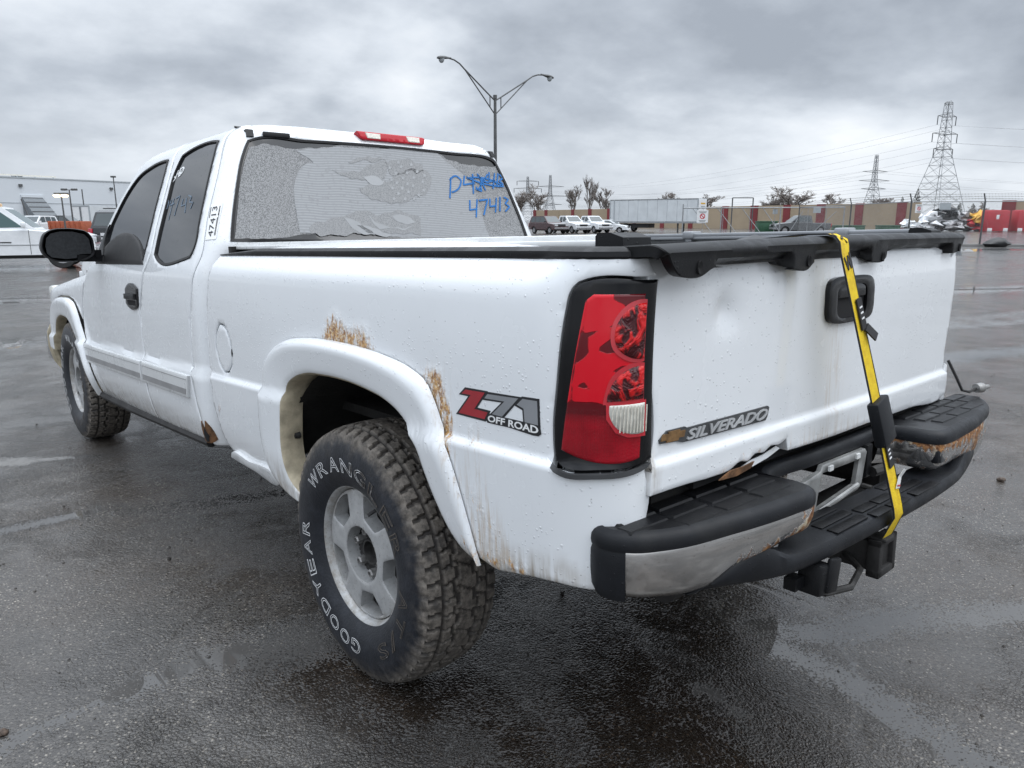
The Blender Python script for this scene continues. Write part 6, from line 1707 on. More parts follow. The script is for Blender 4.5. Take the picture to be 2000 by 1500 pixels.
dent = lambda u, v: -.011*math.exp(-((u+.57)**2+(v-1.146)**2)/.0009) - .006*math.exp(-((u+.56)**2/.004+(v-1.125)**2/.0015)) + .003*math.exp(-((u+.585)**2+(v-1.165)**2)/.0012)
tz_ = lambda x: .842-.008*x
crt = ([(u, tz_(u)+d) for u in np.arange(-.83, .86, .016) for d in (.012, .004, -.002, -.008, -.014, -.022)], lambda u, v: -.030 < v-tz_(u) < .020)
tail = panel('tailgate', tgate, TG, (), .016, .035, M['paint'], T, gap=.003, paint=wear_tg, bump=dent, ctr=(0, 0, 1), extra=crt)
# ragged metal curling out of the hole, and the dark hollow behind
q = MB(); q.box((-.44,-.962,.775),(.40,.02,.06)); q.build('rust_hollow', M['gap'], tail)
fillpoly('torn_edge', lambda x, z: (x, -.990-.10*max(0, .790-z), z), [(-.50,.762),(-.44,.774),(-.38,.776),(-.32,.785),(-.30,.776),(-.36,.764),(-.43,.757)], .0, M['paint'], tail, .002, .02, ctr=(0,0,1))
fillpoly('rust_flake', lambda x, z: (x, -1.012, z), [(-.60,.765),(-.555,.778),(-.50,.776),(-.455,.779),(-.47,.766),(-.53,.760)], .0, M['rust'], tail, .004, .015, ctr=(0,0,1))
# handle
hx, hz = .012, 1.130
rr = lambda cx, cz, w, h, r=.4: [(cx+w/2*(abs(cos(t))**r)*(1 if cos(t) > 0 else -1), cz+h/2*(abs(sin(t))**r)*(1 if sin(t) > 0 else -1)) for t in [2*pi*k/28 for k in range(28)]]
hb = panel('tailgate_handle', tgate, rr(hx, hz, .270, .122), [rr(hx, hz-.004, .176, .088)], .012, .012, M['gloss_black'], tail, gap=0, off=.014, rnd=.008, ctr=(0,0,1))
panel('handle_cup', tgate, rr(hx, hz-.004, .178, .090), (), .012, .002, M['gap'], hb, gap=0, off=.002, rnd=0, ctr=(0,0,1))
panel('handle_lever', tgate, [(hx-.082,hz+.006),(hx+.082,hz+.006),(hx+.080,hz+.032),(hx+.06,hz+.038),(hx-.06,hz+.038),(hx-.080,hz+.032)], (), .012, .015, M['gloss_black'], hb, gap=0, off=.012, rnd=.006, ctr=(0,0,1))
# badge
text_o = 'SILVERADO'
BQ = [(-.703,.8745),(-.392,.8685),(-.384,.8945),(-.700,.8965)]
bb = [(-.715,.8715),(-.390,.8645),(-.383,.872),(-.376,.894),(-.382,.8985),(-.700,.9005),(-.707,.9045),(-.768,.9055),(-.792,.890),(-.790,.882),(-.735,.8775)]
badge = fillpoly('badge', tgate, bb, .004, M['badge_dark'], tail, .006, .03, ctr=(0,0,1))
text_on('badge_lettering', tgate, text_o, BQ, .004, M['badge_grey'], badge, .003, .22, .018, ctr=(0,0,1))
bt = [(-.7665,.9035),(-.7270,.9030),(-.7275,.8985),(-.7090,.8980),(-.7130,.8845),(-.7310,.8855),(-.7325,.8805),(-.7720,.8815),(-.7710,.8865),(-.7895,.8875),(-.7835,.9005),(-.7655,.8995)]
fillpoly('badge_emblem', tgate, bt, .0065, M['bowtie'], badge, .003, .03, ctr=(0,0,1))
# spoiler
SPB = [(-.868,1.282),(-.856,1.262),(-.838,1.240),(-.815,1.224),(-.790,1.219),(-.735,1.221),(-.705,1.233),(-.675,1.238),(-.60,1.2385),(-.40,1.240),(-.372,1.223),(-.345,1.219),(-.285,1.219),(-.262,1.232),(-.235,1.2355),(0,1.240),(.055,1.241),(.075,1.228),(.10,1.225),(.165,1.226),(.195,1.242),(.225,1.247),(.60,1.253),(.69,1.250),(.715,1.238),(.75,1.236),(.80,1.240),(.83,1.262),(.838,1.285)]
def sp_top(x): return 1.283+.020*(x+.87)/1.72+.005*(1-(x/.87)**2)
def spoil(x, v):
    """v = height along the skin: lower face, rounded nose, top surface"""
    zt = sp_top(x); zn = zt-.020
    if v <= zn:
        k = max(0, min(1, (zn-v)/.05)); y = -1.052+.034*k**1.2
        mk = max(sst(min(1, max(0, (hw_+.020-abs(x-xc))/.020))) for xc, hw_ in ((-.800,.105),(-.315,.052),(.130,.050),(.785,.048)))
        y = -1.050 + .004*k + (1-mk)*.026*sst((zn-.012-v)/.014)
        return (x, y + .045*(x+.87)/1.72, v)
    sk = .045*(x+.87)/1.72
    t = (v-zn)/.055
    if t <= 1:
        a = t*pi/2; return (x, sk-1.052+.040*(1-cos(a)), zn+.020*sin(a))
    return (x, sk*.3+.7*sk*max(0, 1-(v-zn-.055)/.07)-1.012+(v-zn-.055), zt-.002*(t-1))
spo = panel('tailgate_spoiler', spoil, SPB + [(.845,1.330),(.842,1.390),(0,1.40),(-.862,1.385),(-.870,1.315)], (), .0085, .02, M['plastic'], T, gap=0, rnd=.002, ctr=(0,-.2,1.2), corner=30)
for x in (-.765,-.305,.140,.785):
    q = MB(); q.lathe([(.003,.001),(.000,.010),(-.001,.013),(.004,.014)], 'y', (0,0,0), 14); q.v = [Vector((p.x*.62, p.y, p.z)) for p in q.v]; P = spoil(x, 1.238 if x < .5 else 1.254); q.v = [p+Vector(P)+Vector((0.012,-.002,0)) for p in q.v]; q.build('bolt_hole', M['gap'], spo)
# right rear corner without its lamp
q = MB(); q.box((.875,-.90,1.03),(.11,.05,.36)); q.build('lamp_cavity', M['gap'], T)
q = MB(); q.tube([(.862,-.985,.862),(.885,-1.01,.80),(.905,-1.025,.755),(.93,-1.04,.748),(.965,-1.05,.755)], .005, 6); wr = q.build('lamp_wire', M['frame_metal'], T)
q = MB(); q.tube([(.965,-1.05,.757),(.995,-1.06,.757)], [.016,.018], 10); q.tube([(.995,-1.06,.757),(1.03,-1.07,.757)], [.010,.008], 8); q.build('bulb_socket', M['lug'], wr)
q = MB(); q.add([(.868,-.985,1.262),(.876,-.99,1.225),(.885,-.97,1.225),(.872,-.965,1.262)], [(0,1,2,3)]); q.build('paint_chip', M['paint'], T, 0)
# ---------- bumper
def skew(p): return Vector((p[0]+.018, p[1]-.030*p[0], p[2]))
BPL = [(-.940,-.958),(-.952,-.985),(-.950,-1.010),(-.925,-1.050),(-.87,-1.082),(-.70,-1.122),(-.50,-1.146),(-.440,-1.148),(-.408,-1.137),(-.393,-1.105),(-.389,-1.055),(-.386,-1.010),(-.355,-.995),(-.15,-.992),(0,-.992)]
BPF = BPL + [(-x-(.090 if .3 < -x < .42 else .07 if .42 < -x < .52 else 0), y) for x, y in BPL[::-1][1:]]
PATH = spline(BPF, False, .014, 80)
def path_n(i):
    a = PATH[min(i+1, len(PATH)-1)]-PATH[max(i-1, 0)]; a.normalize(); n = Vector((a.y, -a.x))
    return n          # outwards (rearwards)
def sweep(name, sections, i0, i1, mat, parent, wear_light=None, angle=40):
    """sections(i) -> list of (out, z)"""
    V = []; Fc = []; m = None; U = []
    for i in range(i0, i1+1):
        n = path_n(i); s = sections(i); m = len(s)
        for o, z in s:
            p = PATH[i]+n*o; V.append(skew((p.x, p.y, z))); U.append((p.x, z))
    for i in range(i1-i0):
        for k in range(m-1): Fc.append((i*m+k, i*m+k+1, (i+1)*m+k+1, (i+1)*m+k))
    me = bpy.data.meshes.new(name); me.from_pydata([tuple(v) for v in V], [], Fc); me.update()
    if wear_light:
        at = me.color_attributes.new('wear_light', 'FLOAT_COLOR', 'POINT'); A = np.array(U)
        at.data.foreach_set('color', np.column_stack(list(wear_light(A[:, 0], A[:, 1]))+[np.ones(len(A))]).astype(np.float32).ravel())
    return link(name, me, mat, parent, angle)
NP = len(PATH)
def first(cond): return next(i for i in range(NP) if cond(PATH[i]))
iC0 = first(lambda p: p.y < -1.018)                    # chrome starts behind the corner
iC1 = first(lambda p: p.x > -.387); iM0 = first(lambda p: p.x > .245); iM1 = NP-1-iC0
bump = empty('rear_bumper', parent=T) if False else None
def cap_sec(i):
    p = PATH[i]; inn = .02
    return [(-.002,.689),(.0065,.6925),(.008,.701),(.007,.714),(.002,.723),(-.005,.7285),(-.013,.7305)]
cap = sweep('bumper', cap_sec, 0, NP-1, M['plastic_grey'], T); cap['label'] = 'rear step bumper with black pads and rusty chrome'
# top deck between the rolled edge and the body
V = []; Fc = []
edge = [PATH[i]+path_n(i)*-.013 for i in range(NP)]
for p in edge:
    for t in (0, .5, 1):
        yb = -.955; x = p.x*(.985 if abs(p.x) > .9 else 1); q = Vector((p.x+(min(.93, max(-.93, p.x))-p.x)*t, p.y+((max(yb, p.y) if p.y > yb else yb)-p.y)*t))
        V.append(skew((q.x, q.y, .7305-.005*t)))
for i in range(NP-1):
    for k in range(2): Fc.append((i*3+k, i*3+k+1, (i+1)*3+k+1, (i+1)*3+k))
deck = mesh('top_deck', V, Fc, M['plastic'], cap, 40)
# raised tread pads on the two wings
for s in (-1, 1):
    for r_, yy in enumerate((-.985, -1.030, -1.076)):
        for k in range(4):
            x0 = s*(.475+.128*k+r_*.012); w = .118
            if s*x0+w/2 > .93-(.05 if r_ == 2 else 0): continue
            yc = yy+.030*(.75-abs(x0))*-1.0 if r_ else yy
            pts = [(x0-w/2, yc-.0185), (x0+w/2, yc-.0185), (x0+w/2, yc+.0185), (x0-w/2, yc+.0185)]
            q = MB(); rim = [Vector(p) for p in pts]
            q.add([skew((p.x, p.y, .7275)) for p in rim]+[skew((p.x*.0+p.x-(p.x-x0)*.06, p.y-(p.y-yc)*.16, .7325)) for p in rim], [(0,1,5,4),(1,2,6,5),(2,3,7,6),(3,0,4,7),(4,5,6,7)]); q.build('tread_pad', M['plastic'], deck)
def zb(x):
    x = abs(x)
    if x > .80: return .576+.012*(x-.80)/.15
    return .576+.030*sst((.75-x)/.09)+.018*sst((.64-x)/.16)
def chrome_sec(i):
    x = PATH[i].x; b = zb(x) - (.016 if x > 0 else 0); return [(-.010,.694),(.004,.692),(.006,.684),(.004,.684+(b-.684)*.35),(-.004,.684+(b-.684)*.75),(-.014,b+.006),(-.026,b-.002)]
def wear_ch(X, Z):
    L = np.maximum(line_in([(-.41,.70),(-.44,.62)], X, Z, .085)*.85, line_in([(-.42,.630),(-.66,.603)], X, Z, .045)*.76)
    L = np.maximum(L, line_in([(-.33,.695),(-.45,.690)], X, Z, .010)*.45)
    R = np.maximum(line_in([(.30,.690),(.72,.690)], X, Z, .022)*.85, line_in([(.60,.68),(.66,.62)], X, Z, .07)*.80)
    R = np.maximum(R, line_in([(.50,.64),(.80,.625)], X, Z, .04)*.60); R = np.maximum(R, (X > .30)*(X < .58)*.30)
    return np.maximum(L, R), X*0, X*0
ch_l = sweep('chrome_face', chrome_sec, iC0, iC1, M['chrome'], cap, wear_ch); ch_l['label'] = 'left chrome face with rust at its inner end'
ch_r = sweep('chrome_face', chrome_sec, iM0, iM1, M['chrome'], cap, wear_ch); ch_r['label'] = 'badly rusted right chrome face'
# end caps wrapping the corners
def end_sec(i):
    return [(.004,.694),(.008,.680),(.008,.64),(.005,.605),(-.004,.584),(-.03,.574)]
sweep('end_cap', end_sec, 0, iC0+1, M['plastic_grey'], cap); sweep('end_cap', end_sec, iM1-1, NP-1, M['plastic_grey'], cap)
# bumper back beam
q = MB(); q.box((0,-.93,.70),(1.75,.05,.05)); q.build('back_beam', M['frame_metal'], cap)
# lower step bar
LB = [(-.800,-1.085),(-.70,-1.112),(-.55,-1.140),(-.42,-1.156),(-.30,-1.163),(0,-1.167)]
LBF = LB+[(-x, y) for x, y in LB[::-1][1:]]
LP = spline(LBF, False, .02, 80); V = []; Fc = []
for i, p in enumerate(LP):
    ax = abs(p.x); wing = sst((ax-.47)/.13)                 # the bar rises into the chrome at its ends
    zt = .588+.044*wing*(1-sst((ax-.60)/.2)); zt2 = zt
    zbm = .540+.032*sst((ax-.45)/.35)
    a = LP[min(i+1, len(LP)-1)]-LP[max(i-1, 0)]; a.normalize(); n = Vector((a.y, -a.x))
    yb = -1.0 if ax < .34 else p.y+.02
    ring = [Vector((p.x*.99, -1.047+(min(p.y+.05, -1.0)+1.047)*sst((ax-.38)/.12), zt)), Vector((p.x, p.y+.022, zt)), Vector((p.x, p.y+.008, zt-.003)), Vector((p.x, p.y, zt-.014)), Vector((p.x, p.y, zbm+.012)), Vector((p.x, p.y+.010, zbm)), Vector((p.x*.99, p.y+.06, zbm+.004))]
    if ax > .78: ring = [Vector((r.x, r.y, zbm+(r.z-zbm)*.25)) for r in ring]
    V += [skew(r) for r in ring]
for i in range(len(LP)-1):
    for k in range(6): Fc.append((i*7+k, i*7+k+1, (i+1)*7+k+1, (i+1)*7+k))
step = mesh('step_bar', V, Fc, M['plastic_grey'], cap, 40)
for x0, x1, yy in ((-.30,-.14,-1.045),(-.30,-.14,-1.085),(-.30,-.14,-1.125),(-.12,-.03,-1.10),(-.12,-.03,-1.14),(-.02,.08,-1.10),(-.02,.08,-1.14),(.10,.26,-1.06),(.10,.26,-1.10),(.12,.28,-1.14)):
    q = MB(); q.box(skew(((x0+x1)/2, yy-.012, .5895)), (x1-x0, .030, .0045), Matrix.Rotation(-.03, 3, 'Z'), .003); q.build('tread_pad', M['plastic'], step)
# number plate bracket
ro_ = [(-.240,.655),(-.105,.674),(-.095,.690),(.150,.690),(.162,.680),(.142,.585),(.122,.572),(-.150,.548),(-.232,.632)]
op_ = [(-.090,.668),(.118,.664),(.104,.592),(-.118,.566),(-.108,.62)]
pf = lambda x, z: (x, -1.012-.03*x, z)
br_ = panel('plate_bracket', pf, ro_, [op_], .02, .012, M['plate_metal'], cap, gap=0, rnd=.003, ctr=(0,-.5,.62), corner=20)
for x in (-.068, .098):
    q = MB(); q.box((x,-1.018,.679),(.022,.006,.014)); q.build('clip_nut', M['label'], br_)
q = MB(); q.tube([(-.118,-1.016,.566),(.104,-1.020,.592)], .008, 8); q.build('bracket_rod', M['plate_metal'], br_)
for p in ((-.128,-1.03,.568),(.112,-1.03,.590)):
    q = MB(); q.tube([p, Vector(p)+Vector((0,-.028,-.002))], .009, 8); q.build('bracket_bolt', M['hub'], br_)
q = MB(); q.box((.190,-1.0,.645),(.035,.03,.10), None, .005); q.build('bracket_post', M['plastic'], cap)
q = MB(); q.tube([(.20,-1.02,.610),(.25,-1.03,.612)], .016, 8); q.build('hanging_connector', M['hub'], cap)
# reflector block in the right chrome
q = MB(); q.box(skew((.350,-1.128,.655)),(.080,.030,.046), None, .009); rb = q.build('lamp_block', M['plastic_grey'], ch_r)
q = MB(); q.box(skew((.338,-1.144,.650)),(.028,.006,.030), None, .002); q.build('block_window', M['badge_dark'], rb)
# hitch
hit = MB(); hit.box((.0,-.975,.452),(.085,.34,.085), None, .006); ho = hit.build('hitch_receiver', M['frame_metal'], T)
q = MB()
for dx, dz, sx, sz in ((-.043,0,.022,.108),(.043,0,.022,.108),(0,.043,.108,.022),(0,-.043,.108,.022)): q.box((dx,-1.140,.452+dz),(sx,.035,sz), None, .004)
q.build('receiver_collar', M['frame_metal'], ho)
q = MB(); q.box((0,-1.130,.452),(.066,.02,.066)); q.build('receiver_bore', M['gap'], ho)
q = MB(); q.tube([(-.62,-.88,.47),(.62,-.88,.47)], .040, 10); q.build('hitch_tube', M['frame_metal'], ho)
q = MB(); q.tube([(-.34,-1.05,.455),(-.28,-1.12,.425),(-.18,-1.14,.415),(-.08,-1.12,.425),(-.04,-1.06,.44)], .009, 8); q.build('chain_loop', M['hub'], ho)
q = MB(); q.box((-.355,-1.125,.495),(.055,.06,.075), Matrix.Rotation(.15,3,'Y'), .006); q.box((-.325,-1.155,.500),(.050,.016,.085), Matrix.Rotation(.2,3,'Y'), .006); q.box((-.405,-1.10,.49),(.04,.03,.03)); q.build('trailer_plug', M['plastic'], ho)
# ---------- underside
q = MB()
for s in (-1, 1): q.bar((s*.48,-.95,.56),(s*.48,4.2,.50), .08, .14)
q.build('chassis_frame', M['frame_metal'], T)
q = MB(); q.tube([(-.74,0,.365),(.74,0,.365)], .045, 10); q.lathe([(-.12,.03),(-.10,.11),(.0,.15),(.10,.11),(.12,.03)], 'x', (0,0,.365), 14); q.build('rear_axle', M['frame_metal'], T)
q = MB()
for s in (-1, 1):
    q.tube([(s*.60,-.16,.34),(s*.55,.30,.78)], [.028,.034], 8)
q.build('shock_absorber', M['frame_metal'], T)
q = MB(); q.tube([(-.52,.24,.88),(-.56,.20,.30)], .010, 6); q.tube([(-.50,.10,.80),(-.60,.30,.50),(-.60,.36,.36)], .011, 6); q.build('brake_line', M['frame_metal'], T)
q = MB(); q.box((0,.45,.72),(1.0,1.1,.10)); q.box((0,2.4,.52),(1.5,2.3,.10)); q.box((-.30,1.6,.45),(.45,1.1,.20), None, .04); q.build('floor_pan', M['underbody'], T)
q = MB(); q.tube([(.35,-.9,.40),(.35,0,.50),(.30,.8,.42),(.30,3.2,.40)], .035, 8); q.build('exhaust_pipe', M['frame_metal'], T)
q = MB(); q.tube([(-.80,3.655,.36),(.80,3.655,.36)], .05, 8); q.box((0,3.6,.40),(.8,.5,.25)); q.build('front_axle', M['frame_metal'], T)
# ---------- mirror
MO = [(-1.229,1.295),(-1.222,1.335),(-1.205,1.371),(-1.167,1.391),(-1.117,1.396),(-1.059,1.393),(-1.009,1.379),(-.986,1.350),(-.980,1.300),(-.982,1.262),(-1.017,1.234),(-1.063,1.223),(-1.115,1.221),(-1.179,1.229),(-1.215,1.255)]
MY = 2.62
S_ = spline(MO, True, .012, 80); V = []; Fc = []; n = len(S_); c = Vector((-1.105,1.31))
for sc, dy in ((.90,.0),(.965,-.012),(1.0,.0),(1.0,.02),(.96,.07),(.80,.115),(.45,.135)):
    for p in S_: q = c+(p-c)*sc; V.append((q.x, MY+dy, q.y))
for r in range(6):
    for i in range(n): Fc.append((r*n+i, r*n+(i+1) % n, (r+1)*n+(i+1) % n, (r+1)*n+i))
Fc.append(tuple(6*n+i for i in range(n)))
mir_ = mesh('side_mirror', V, Fc, M['plastic'], T, 50)
MG = [(-1.207,1.303),(-1.199,1.345),(-1.176,1.369),(-1.133,1.379),(-1.075,1.378),(-1.021,1.364),(-1.002,1.338),(-.996,1.275),(-1.0,1.262),(-1.052,1.261),(-1.064,1.255),(-1.070,1.241),(-1.12,1.237),(-1.184,1.247),(-1.204,1.267)]
fillpoly('mirror_glass', lambda x, z: (x, MY-.004+.03*(x+1.1), z), MG, .0, M['mirror_glass'], mir_, .006, .03, ctr=(-1.2,3.5,1.3))
q = MB(); q.bar((-1.075,MY+.02,1.240),(-.93,MY+.06,1.236), .06, .036); q.bar((-.990,MY+.03,1.262),(-.955,MY+.05,1.262), .05, .040); q.build('mirror_arm', M['plastic'], mir_)
panel('mirror_sail', cab, [(2.785,1.213),(2.63,1.216),(2.645,1.245),(2.685,1.300),(2.695,1.43),(2.735,1.385)], (), .02, .02, M['plastic'], front_door, gap=0, off=.010, rnd=.005)
# ---------- wheels
def wheel():
    """built about the axle, outer face towards -x; wheel centre plane at x=0"""
    R = .398
    # tyre
    na = 432; prof = []
    side = [(-.106,.214),(-.112,.224),(-.122,.240),(-.131,.265),(-.1345,.295),(-.1325,.325),(-.1275,.350),(-.121,.368)]
    tr = [(-.117,.378)] + [(x, None) for x in np.linspace(-.112,.112,46)] + [(.117,.378)]
    full = side+tr+[(-x, r) for x, r in side[::-1]]
    GR = np.zeros((na, len(full))); V = np.zeros((na, len(full), 3)); A = np.arange(na)*2*pi/na
    for k, (x, r) in enumerate(full):
        if r is None:
            t = x/.112; base = R-.016*abs(t)**3.2; g = np.zeros(na); at_ = abs(t)
            z1 = .30+.05*np.sign(np.sin(A*36)); 
            g = np.maximum(g, (np.abs(at_-z1) < .055)*1.0)                       # zigzag ribs
            g = np.maximum(g, (np.abs(at_-.66) < .035)*1.0)
            ph = A*36/(2*pi)
            if at_ > .66: fr = np.mod(ph*1.5+.3*at_+(0 if t < 0 else .5), 1); g = np.maximum(g, (fr < .26)*1.0)
            elif at_ > .33: fr = np.mod(ph*1.5+.9*(at_-.33)+.25+(0 if t < 0 else .4), 1); g = np.maximum(g, (fr < .17)*.9)
            else: fr = np.mod(ph*1.0+.8*t, 1); g = np.maximum(g, (fr < .10)*.8)
            rr_ = base-.0085*g; GR[:, k] = g
        else:
            rr_ = np.full(na, r)
            if abs(x) > .1155 and .345 < r < .379: rr_ = r - .004*(np.mod(A*54/(2*pi), 1) < .3)*(1 if r > .36 else 0)
        xx = np.full(na, x)
        if r is not None and r > .36: xx = xx*(1-.025*(np.mod(A*54/(2*pi), 1) < .3))
        V[:, k, 0] = xx; V[:, k, 1] = -rr_*np.cos(A); V[:, k, 2] = rr_*np.sin(A)
    # flattened foot on the ground
    bot = V[:, :, 2] < -.386; V[:, :, 2] = np.where(bot, -.386-(np.abs(V[:, :, 2])-.386)*.25, V[:, :, 2])
    m = len(full); Fc = []
    for i in range(na):
        j = (i+1) % na
        for k in range(m-1): Fc.append((i*m+k, i*m+k+1, j*m+k+1, j*m+k))
    root = MB(); root.lathe([(-.104,.223),(-.108,.221),(-.106,.213),(-.092,.205),(-.070,.199),(.09,.195),(.104,.223)], 'x', (0,0,0), 72)
    w = root.build('wheel', M['rim'], T, 50)
    ty_ = mesh('tyre', V.reshape(-1, 3), Fc, M['tyre'], w, 42)
    ca = ty_.data.color_attributes.new('wear_light', 'FLOAT_COLOR', 'POINT'); gg = GR.ravel(); ca.data.foreach_set('color', np.column_stack([gg, gg*0, gg*0, gg*0+1]).astype(np.float32).ravel())
    # five-spoke face
    def face(y, z):
        r = hypot(y, z); return (-.088 - .010*(1-min(1, r/.2)**2), y, z)
    C = [(cos(t)*.200, sin(t)*.200) for t in [2*pi*k/60 for k in range(60)]]
    hub = [(cos(t)*.088, sin(t)*.088) for t in [2*pi*k/36 for k in range(36)]]
    holes = [hub]
    for k in range(5):
        a = radians(-8+72*k); pts = []
        for r, da in ((.190,21),(.194,8),(.194,-8),(.190,-21),(.150,-19),(.122,-15),(.117,0),(.122,15),(.150,19)): pts.append((r*cos(a+radians(da)), r*sin(a+radians(da))))
        holes.append(pts)
    fl = lambda a, b: face(-a, b)                      # angles run clockwise-positive as seen from outside
    panel('rim_spokes', fl, C, holes, .012, .045, M['rim'], w, gap=0, rnd=.004, ctr=(1,0,0))
    q = MB(); q.lathe([(-.090,.092),(-.052,.086),(-.046,.080),(-.044,.045),(-.060,.042),(-.066,.040),(-.066,.034),(-.040,.030),(-.038,.001)], 'x', (0,0,0), 40); q.build('hub', M['hub'], w)
    q = MB(); q.lathe([(-.093,.0875),(-.095,.090),(-.092,.0925)], 'x', (0,0,0), 48); q.build('hub_ring', M['lug'], w)
    for k in range(6):
        a = radians(20+60*k); q = MB(); q.lathe([(-.042,.0145),(-.074,.0140),(-.078,.0105),(-.078,.008),(-.066,.007),(-.066,.001)], 'x', (0,.066*cos(a),.066*sin(a)), 6); q.build('lug_nut', M['lug'], w, 25)
    q = MB(); q.lathe([(-.01,.02),(-.012,.165),(.0,.168),(.01,.02)], 'x', (.02,0,0), 40); q.build('brake_disc', M['hub'], w)
    q = MB(); a = radians(62); q.tube([(-.088,-.186*cos(a),.186*sin(a)),(-.112,-.172*cos(a),.172*sin(a))], .005, 6); q.build('valve_stem', M['rubber_trim'], w)
    # raised white lettering; fi measured from the rearward side, counter-clockwise seen from outside
    def letter(txt, a0, a1, r0, r1):
        L = len(txt); V_ = []; F_ = []
        for i, chx in enumerate(txt):
            if chx == ' ': continue
            v, f = text_mesh(chx, outline=True, bevel=.015, res=3)
            x0 = min(p.x for p in v); x1 = max(p.x for p in v); y0 = min(p.y for p in v); y1 = max(p.y for p in v); n0 = len(V_)
            da = (a1-a0)/L; s0 = a0+da*(i+.10); s1 = a0+da*(i+.90)
            if chx == 'I': s0, s1 = a0+da*(i+.35), a0+da*(i+.65)
            for p in v:
                fi = radians(s0+(s1-s0)*(p.x-x0)/(x1-x0)); r = r0+(r1-r0)*(p.y-y0)/(y1-y0)
                x = np.interp(r, [.240,.265,.295,.325,.350], [-.122,-.131,-.1345,-.1325,-.1275]) - .0020 - p.z*.03
                V_.append((x, -r*cos(fi), r*sin(fi)))
            F_ += [tuple(q+n0 for q in t) for t in f]
        return V_, F_
    for txt, a0, a1 in (('GOODYEAR', 278, 170), ('WRANGLER', 144, 17), ('AT/S', 0, -62)):
        v, f = letter(txt, a0, a1, .264, .308)
        mesh('tyre_lettering', v, f, M['tyre_text'], w, 0)
    return w
w0 = wheel(); w0.location = (-.840, 0, .366); w0.rotation_euler = (0, 0, 0)
w1 = copy_tree(w0); w1.location = (-.840, 3.655, .428); w1.rotation_euler = (radians(42), 0, 0)
for y, z in ((0, .366), (3.655, .428)):
    w = copy_tree(w0); w.location = (.840, y, z); w.rotation_euler = (0, 0, pi)
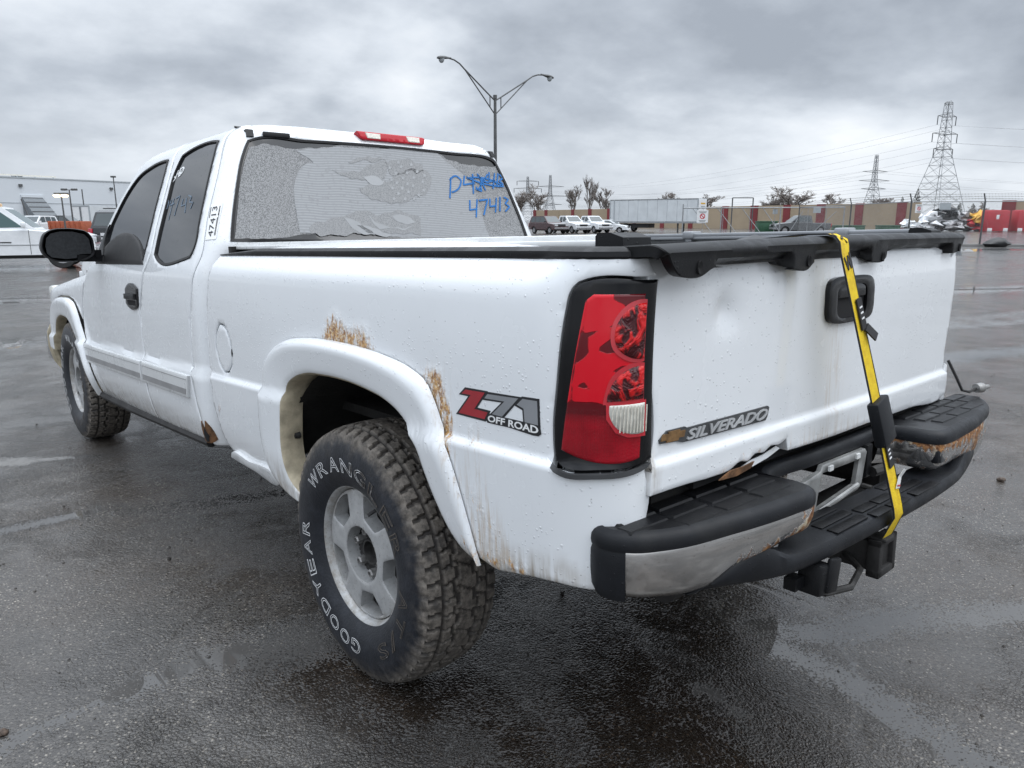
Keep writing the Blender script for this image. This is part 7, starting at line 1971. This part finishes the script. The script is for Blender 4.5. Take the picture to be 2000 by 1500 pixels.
# ---------- yellow tie-down strap (a thing of its own)
def strap_():
    pts = [(-.20,-.60,1.278),(-.18,-.80,1.286),(-.160,-.955,1.301),(-.158,-1.020,1.301),(-.163,-1.048,1.291),(-.168,-1.058,1.276),(-.170,-1.062,1.255)]
    end = Vector((-.030,-1.182,.605)); st = Vector(pts[-1])
    for k in range(1, 13): pts.append(tuple(st.lerp(end, k/12)))
    pts += [(-.028,-1.186,.580),(-.027,-1.176,.556),(-.024,-1.166,.53),(-.022,-1.158,.512)]
    P = [B2W(p) for p in pts]; W_ = .054
    root = empty('tie_down_strap', P[4]); tag(root, 'yellow ratchet strap with black edges stretched from tailgate top to bumper', 'strap')
    o = P[4]; P = [p-o for p in P]
    xa = (_R @ Vector((1, .05, 0))).normalized()
    def band(name, w0, w1, off, mat, th=.0022, tw=lambda i: 0):
        V = []; Fc = []
        for i, p in enumerate(P):
            d = (P[min(i+1, len(P)-1)]-P[max(i-1, 0)]).normalized(); x = (xa-d*xa.dot(d)).normalized(); n = x.cross(d).normalized()
            x = x*cos(tw(i))+n*sin(tw(i)); n = x.cross(d).normalized()
            if n.z+(-n.y) < 0: n = -n
            for a, b in ((w0, off), (w1, off), (w1, off-th), (w0, off-th)): V.append(p+x*a+n*b)
        for i in range(len(P)-1):
            for k in range(4): Fc.append((i*4+k, i*4+(k+1) % 4, (i+1)*4+(k+1) % 4, (i+1)*4+k))
        Fc.append((0, 1, 2, 3)); Fc.append(tuple(len(V)-4+k for k in range(4)))
        return mesh(name, V, Fc, mat, root, 50)
    tw = lambda i: -.10*max(0, (i-6)/14)
    web = band('webbing', -W_/2+.003, W_/2-.003, 0, M['strap'], tw=tw)
    band('edge_binding', -W_/2, -W_/2+.004, .0006, M['strap_black'], .0034, tw); band('edge_binding', W_/2-.004, W_/2, .0006, M['strap_black'], .0034, tw)
    def local(i, f, a, b, tws=0):
        p = P[i].lerp(P[i+1], f); d = (P[i+1]-P[i]).normalized(); x = (xa-d*xa.dot(d)).normalized(); n = x.cross(d).normalized()
        if n.z-n.y < 0: n = -n
        return p+x*a+n*b, x, d, n
    # printed W on the bend
    def stroke(pp, w, name, mat):
        q = MB(); prev = None; L = [local(i, f, a, .0016)[0] for i, f, a in pp]
        for a, b in zip(L[:-1], L[1:]): q.bar(a, b, w, .0012, up=local(pp[0][0], .5, 0, 0)[3])
        return q.build(name, mat, web)
    stroke([(6, .15, -.016), (6, .75, -.004), (6, .15, .004), (6, .75, .014), (6, .05, .018)], .0055, 'printed_letter', M['ink'])
    stroke([(3, .3, -.016), (4, .3, -.004), (3, .8, .004), (4, .6, .016)], .0055, 'printed_letter', M['ink'])
    # black keeper loop with stitched marks
    def slab(i0, f0, i1, f1, a0, a1, off, th, mat, name):
        A, x, d, n = local(i0, f0, 0, 0); Bq, x2, d2, n2 = local(i1, f1, 0, 0); V = []
        for p, xx, nn in ((A, x, n), (Bq, x2, n2)):
            for a, b in ((a0, off), (a1, off), (a1, off-th), (a0, off-th)): V.append(p+xx*a+nn*b)
        return mesh(name, V, [(0,1,2,3),(4,5,6,7)[::-1],(0,4,5,1),(1,5,6,2),(2,6,7,3),(3,7,4,0)], mat, root, 20)
    k1 = slab(8, .1, 9, .5, -.006, .024, .006, .004, M['strap_black'], 'keeper_loop')
    A, x, d, n = local(9, .45, .018, .006); Bq = A+d*.034+x*.018+n*.012
    q = MB(); q.bar(A, Bq, .026, .004, up=n); q.build('keeper_tail', M['strap_black'], root)
    for ii, ff in ((8, .5), (8, .75), (9, 0)):
        A, x, d, n = local(ii, ff, .008, .0068); q = MB(); q.bar(A-x*.008, A+x*.008, .004, .001, up=n); q.build('keeper_mark', M['label'], k1)
    # rubber pad block round the strap
    A, x, d, n = local(13, .2, .004, .002)
    R_ = Matrix((x, d, n)).transposed()
    q = MB(); q.box(A+d*.035, (.082,.118,.030), R_, .006); q.build('rubber_pad', M['plastic_grey'], root)
    k2 = slab(14, .95, 16, .05, -.010, .020, .005, .003, M['strap_black'], 'keeper_loop')
    for ff in (.2, .4, .6):
        A, x, d, n = local(15, ff, .002, .0058); q = MB(); q.bar(A-x*.007, A+x*.007, .004, .001, up=n); q.build('keeper_mark', M['label'], k2)
    # care label sticking out
    A, x, d, n = local(17, .2, .012, .003)
    q = MB(); v = []
    for t, b in ((0, .001), (.032, .006), (.052, .018)):
        for a in (-.011, .011): v.append(A - d*t*.8 + x*(t*.55) + n*b + x*a*(1-t*7) + d*a*.4)
    q.add(v, [(0,1,3,2),(2,3,5,4)]); lb = q.build('care_label', M['label'], root, 0)
    m_ = lb.modifiers.new('thick', 'SOLIDIFY'); m_.thickness = .001
    q = MB(); p0 = v[0].lerp(v[2], .25)+n*.0012; p1 = v[1].lerp(v[3], .25)+n*.0012; q.bar(p0.lerp(p1, .1), p0.lerp(p1, .9), .004, .0006, up=n); q.build('label_print', M['decal_red'], lb)
    # flat hook under the bumper
    A = P[-1]; q = MB(); q.box(A+Vector((0, .015, -.006)), (.050,.050,.010), _R, .003); q.build('flat_hook', M['frame_metal'], root)
strap_()
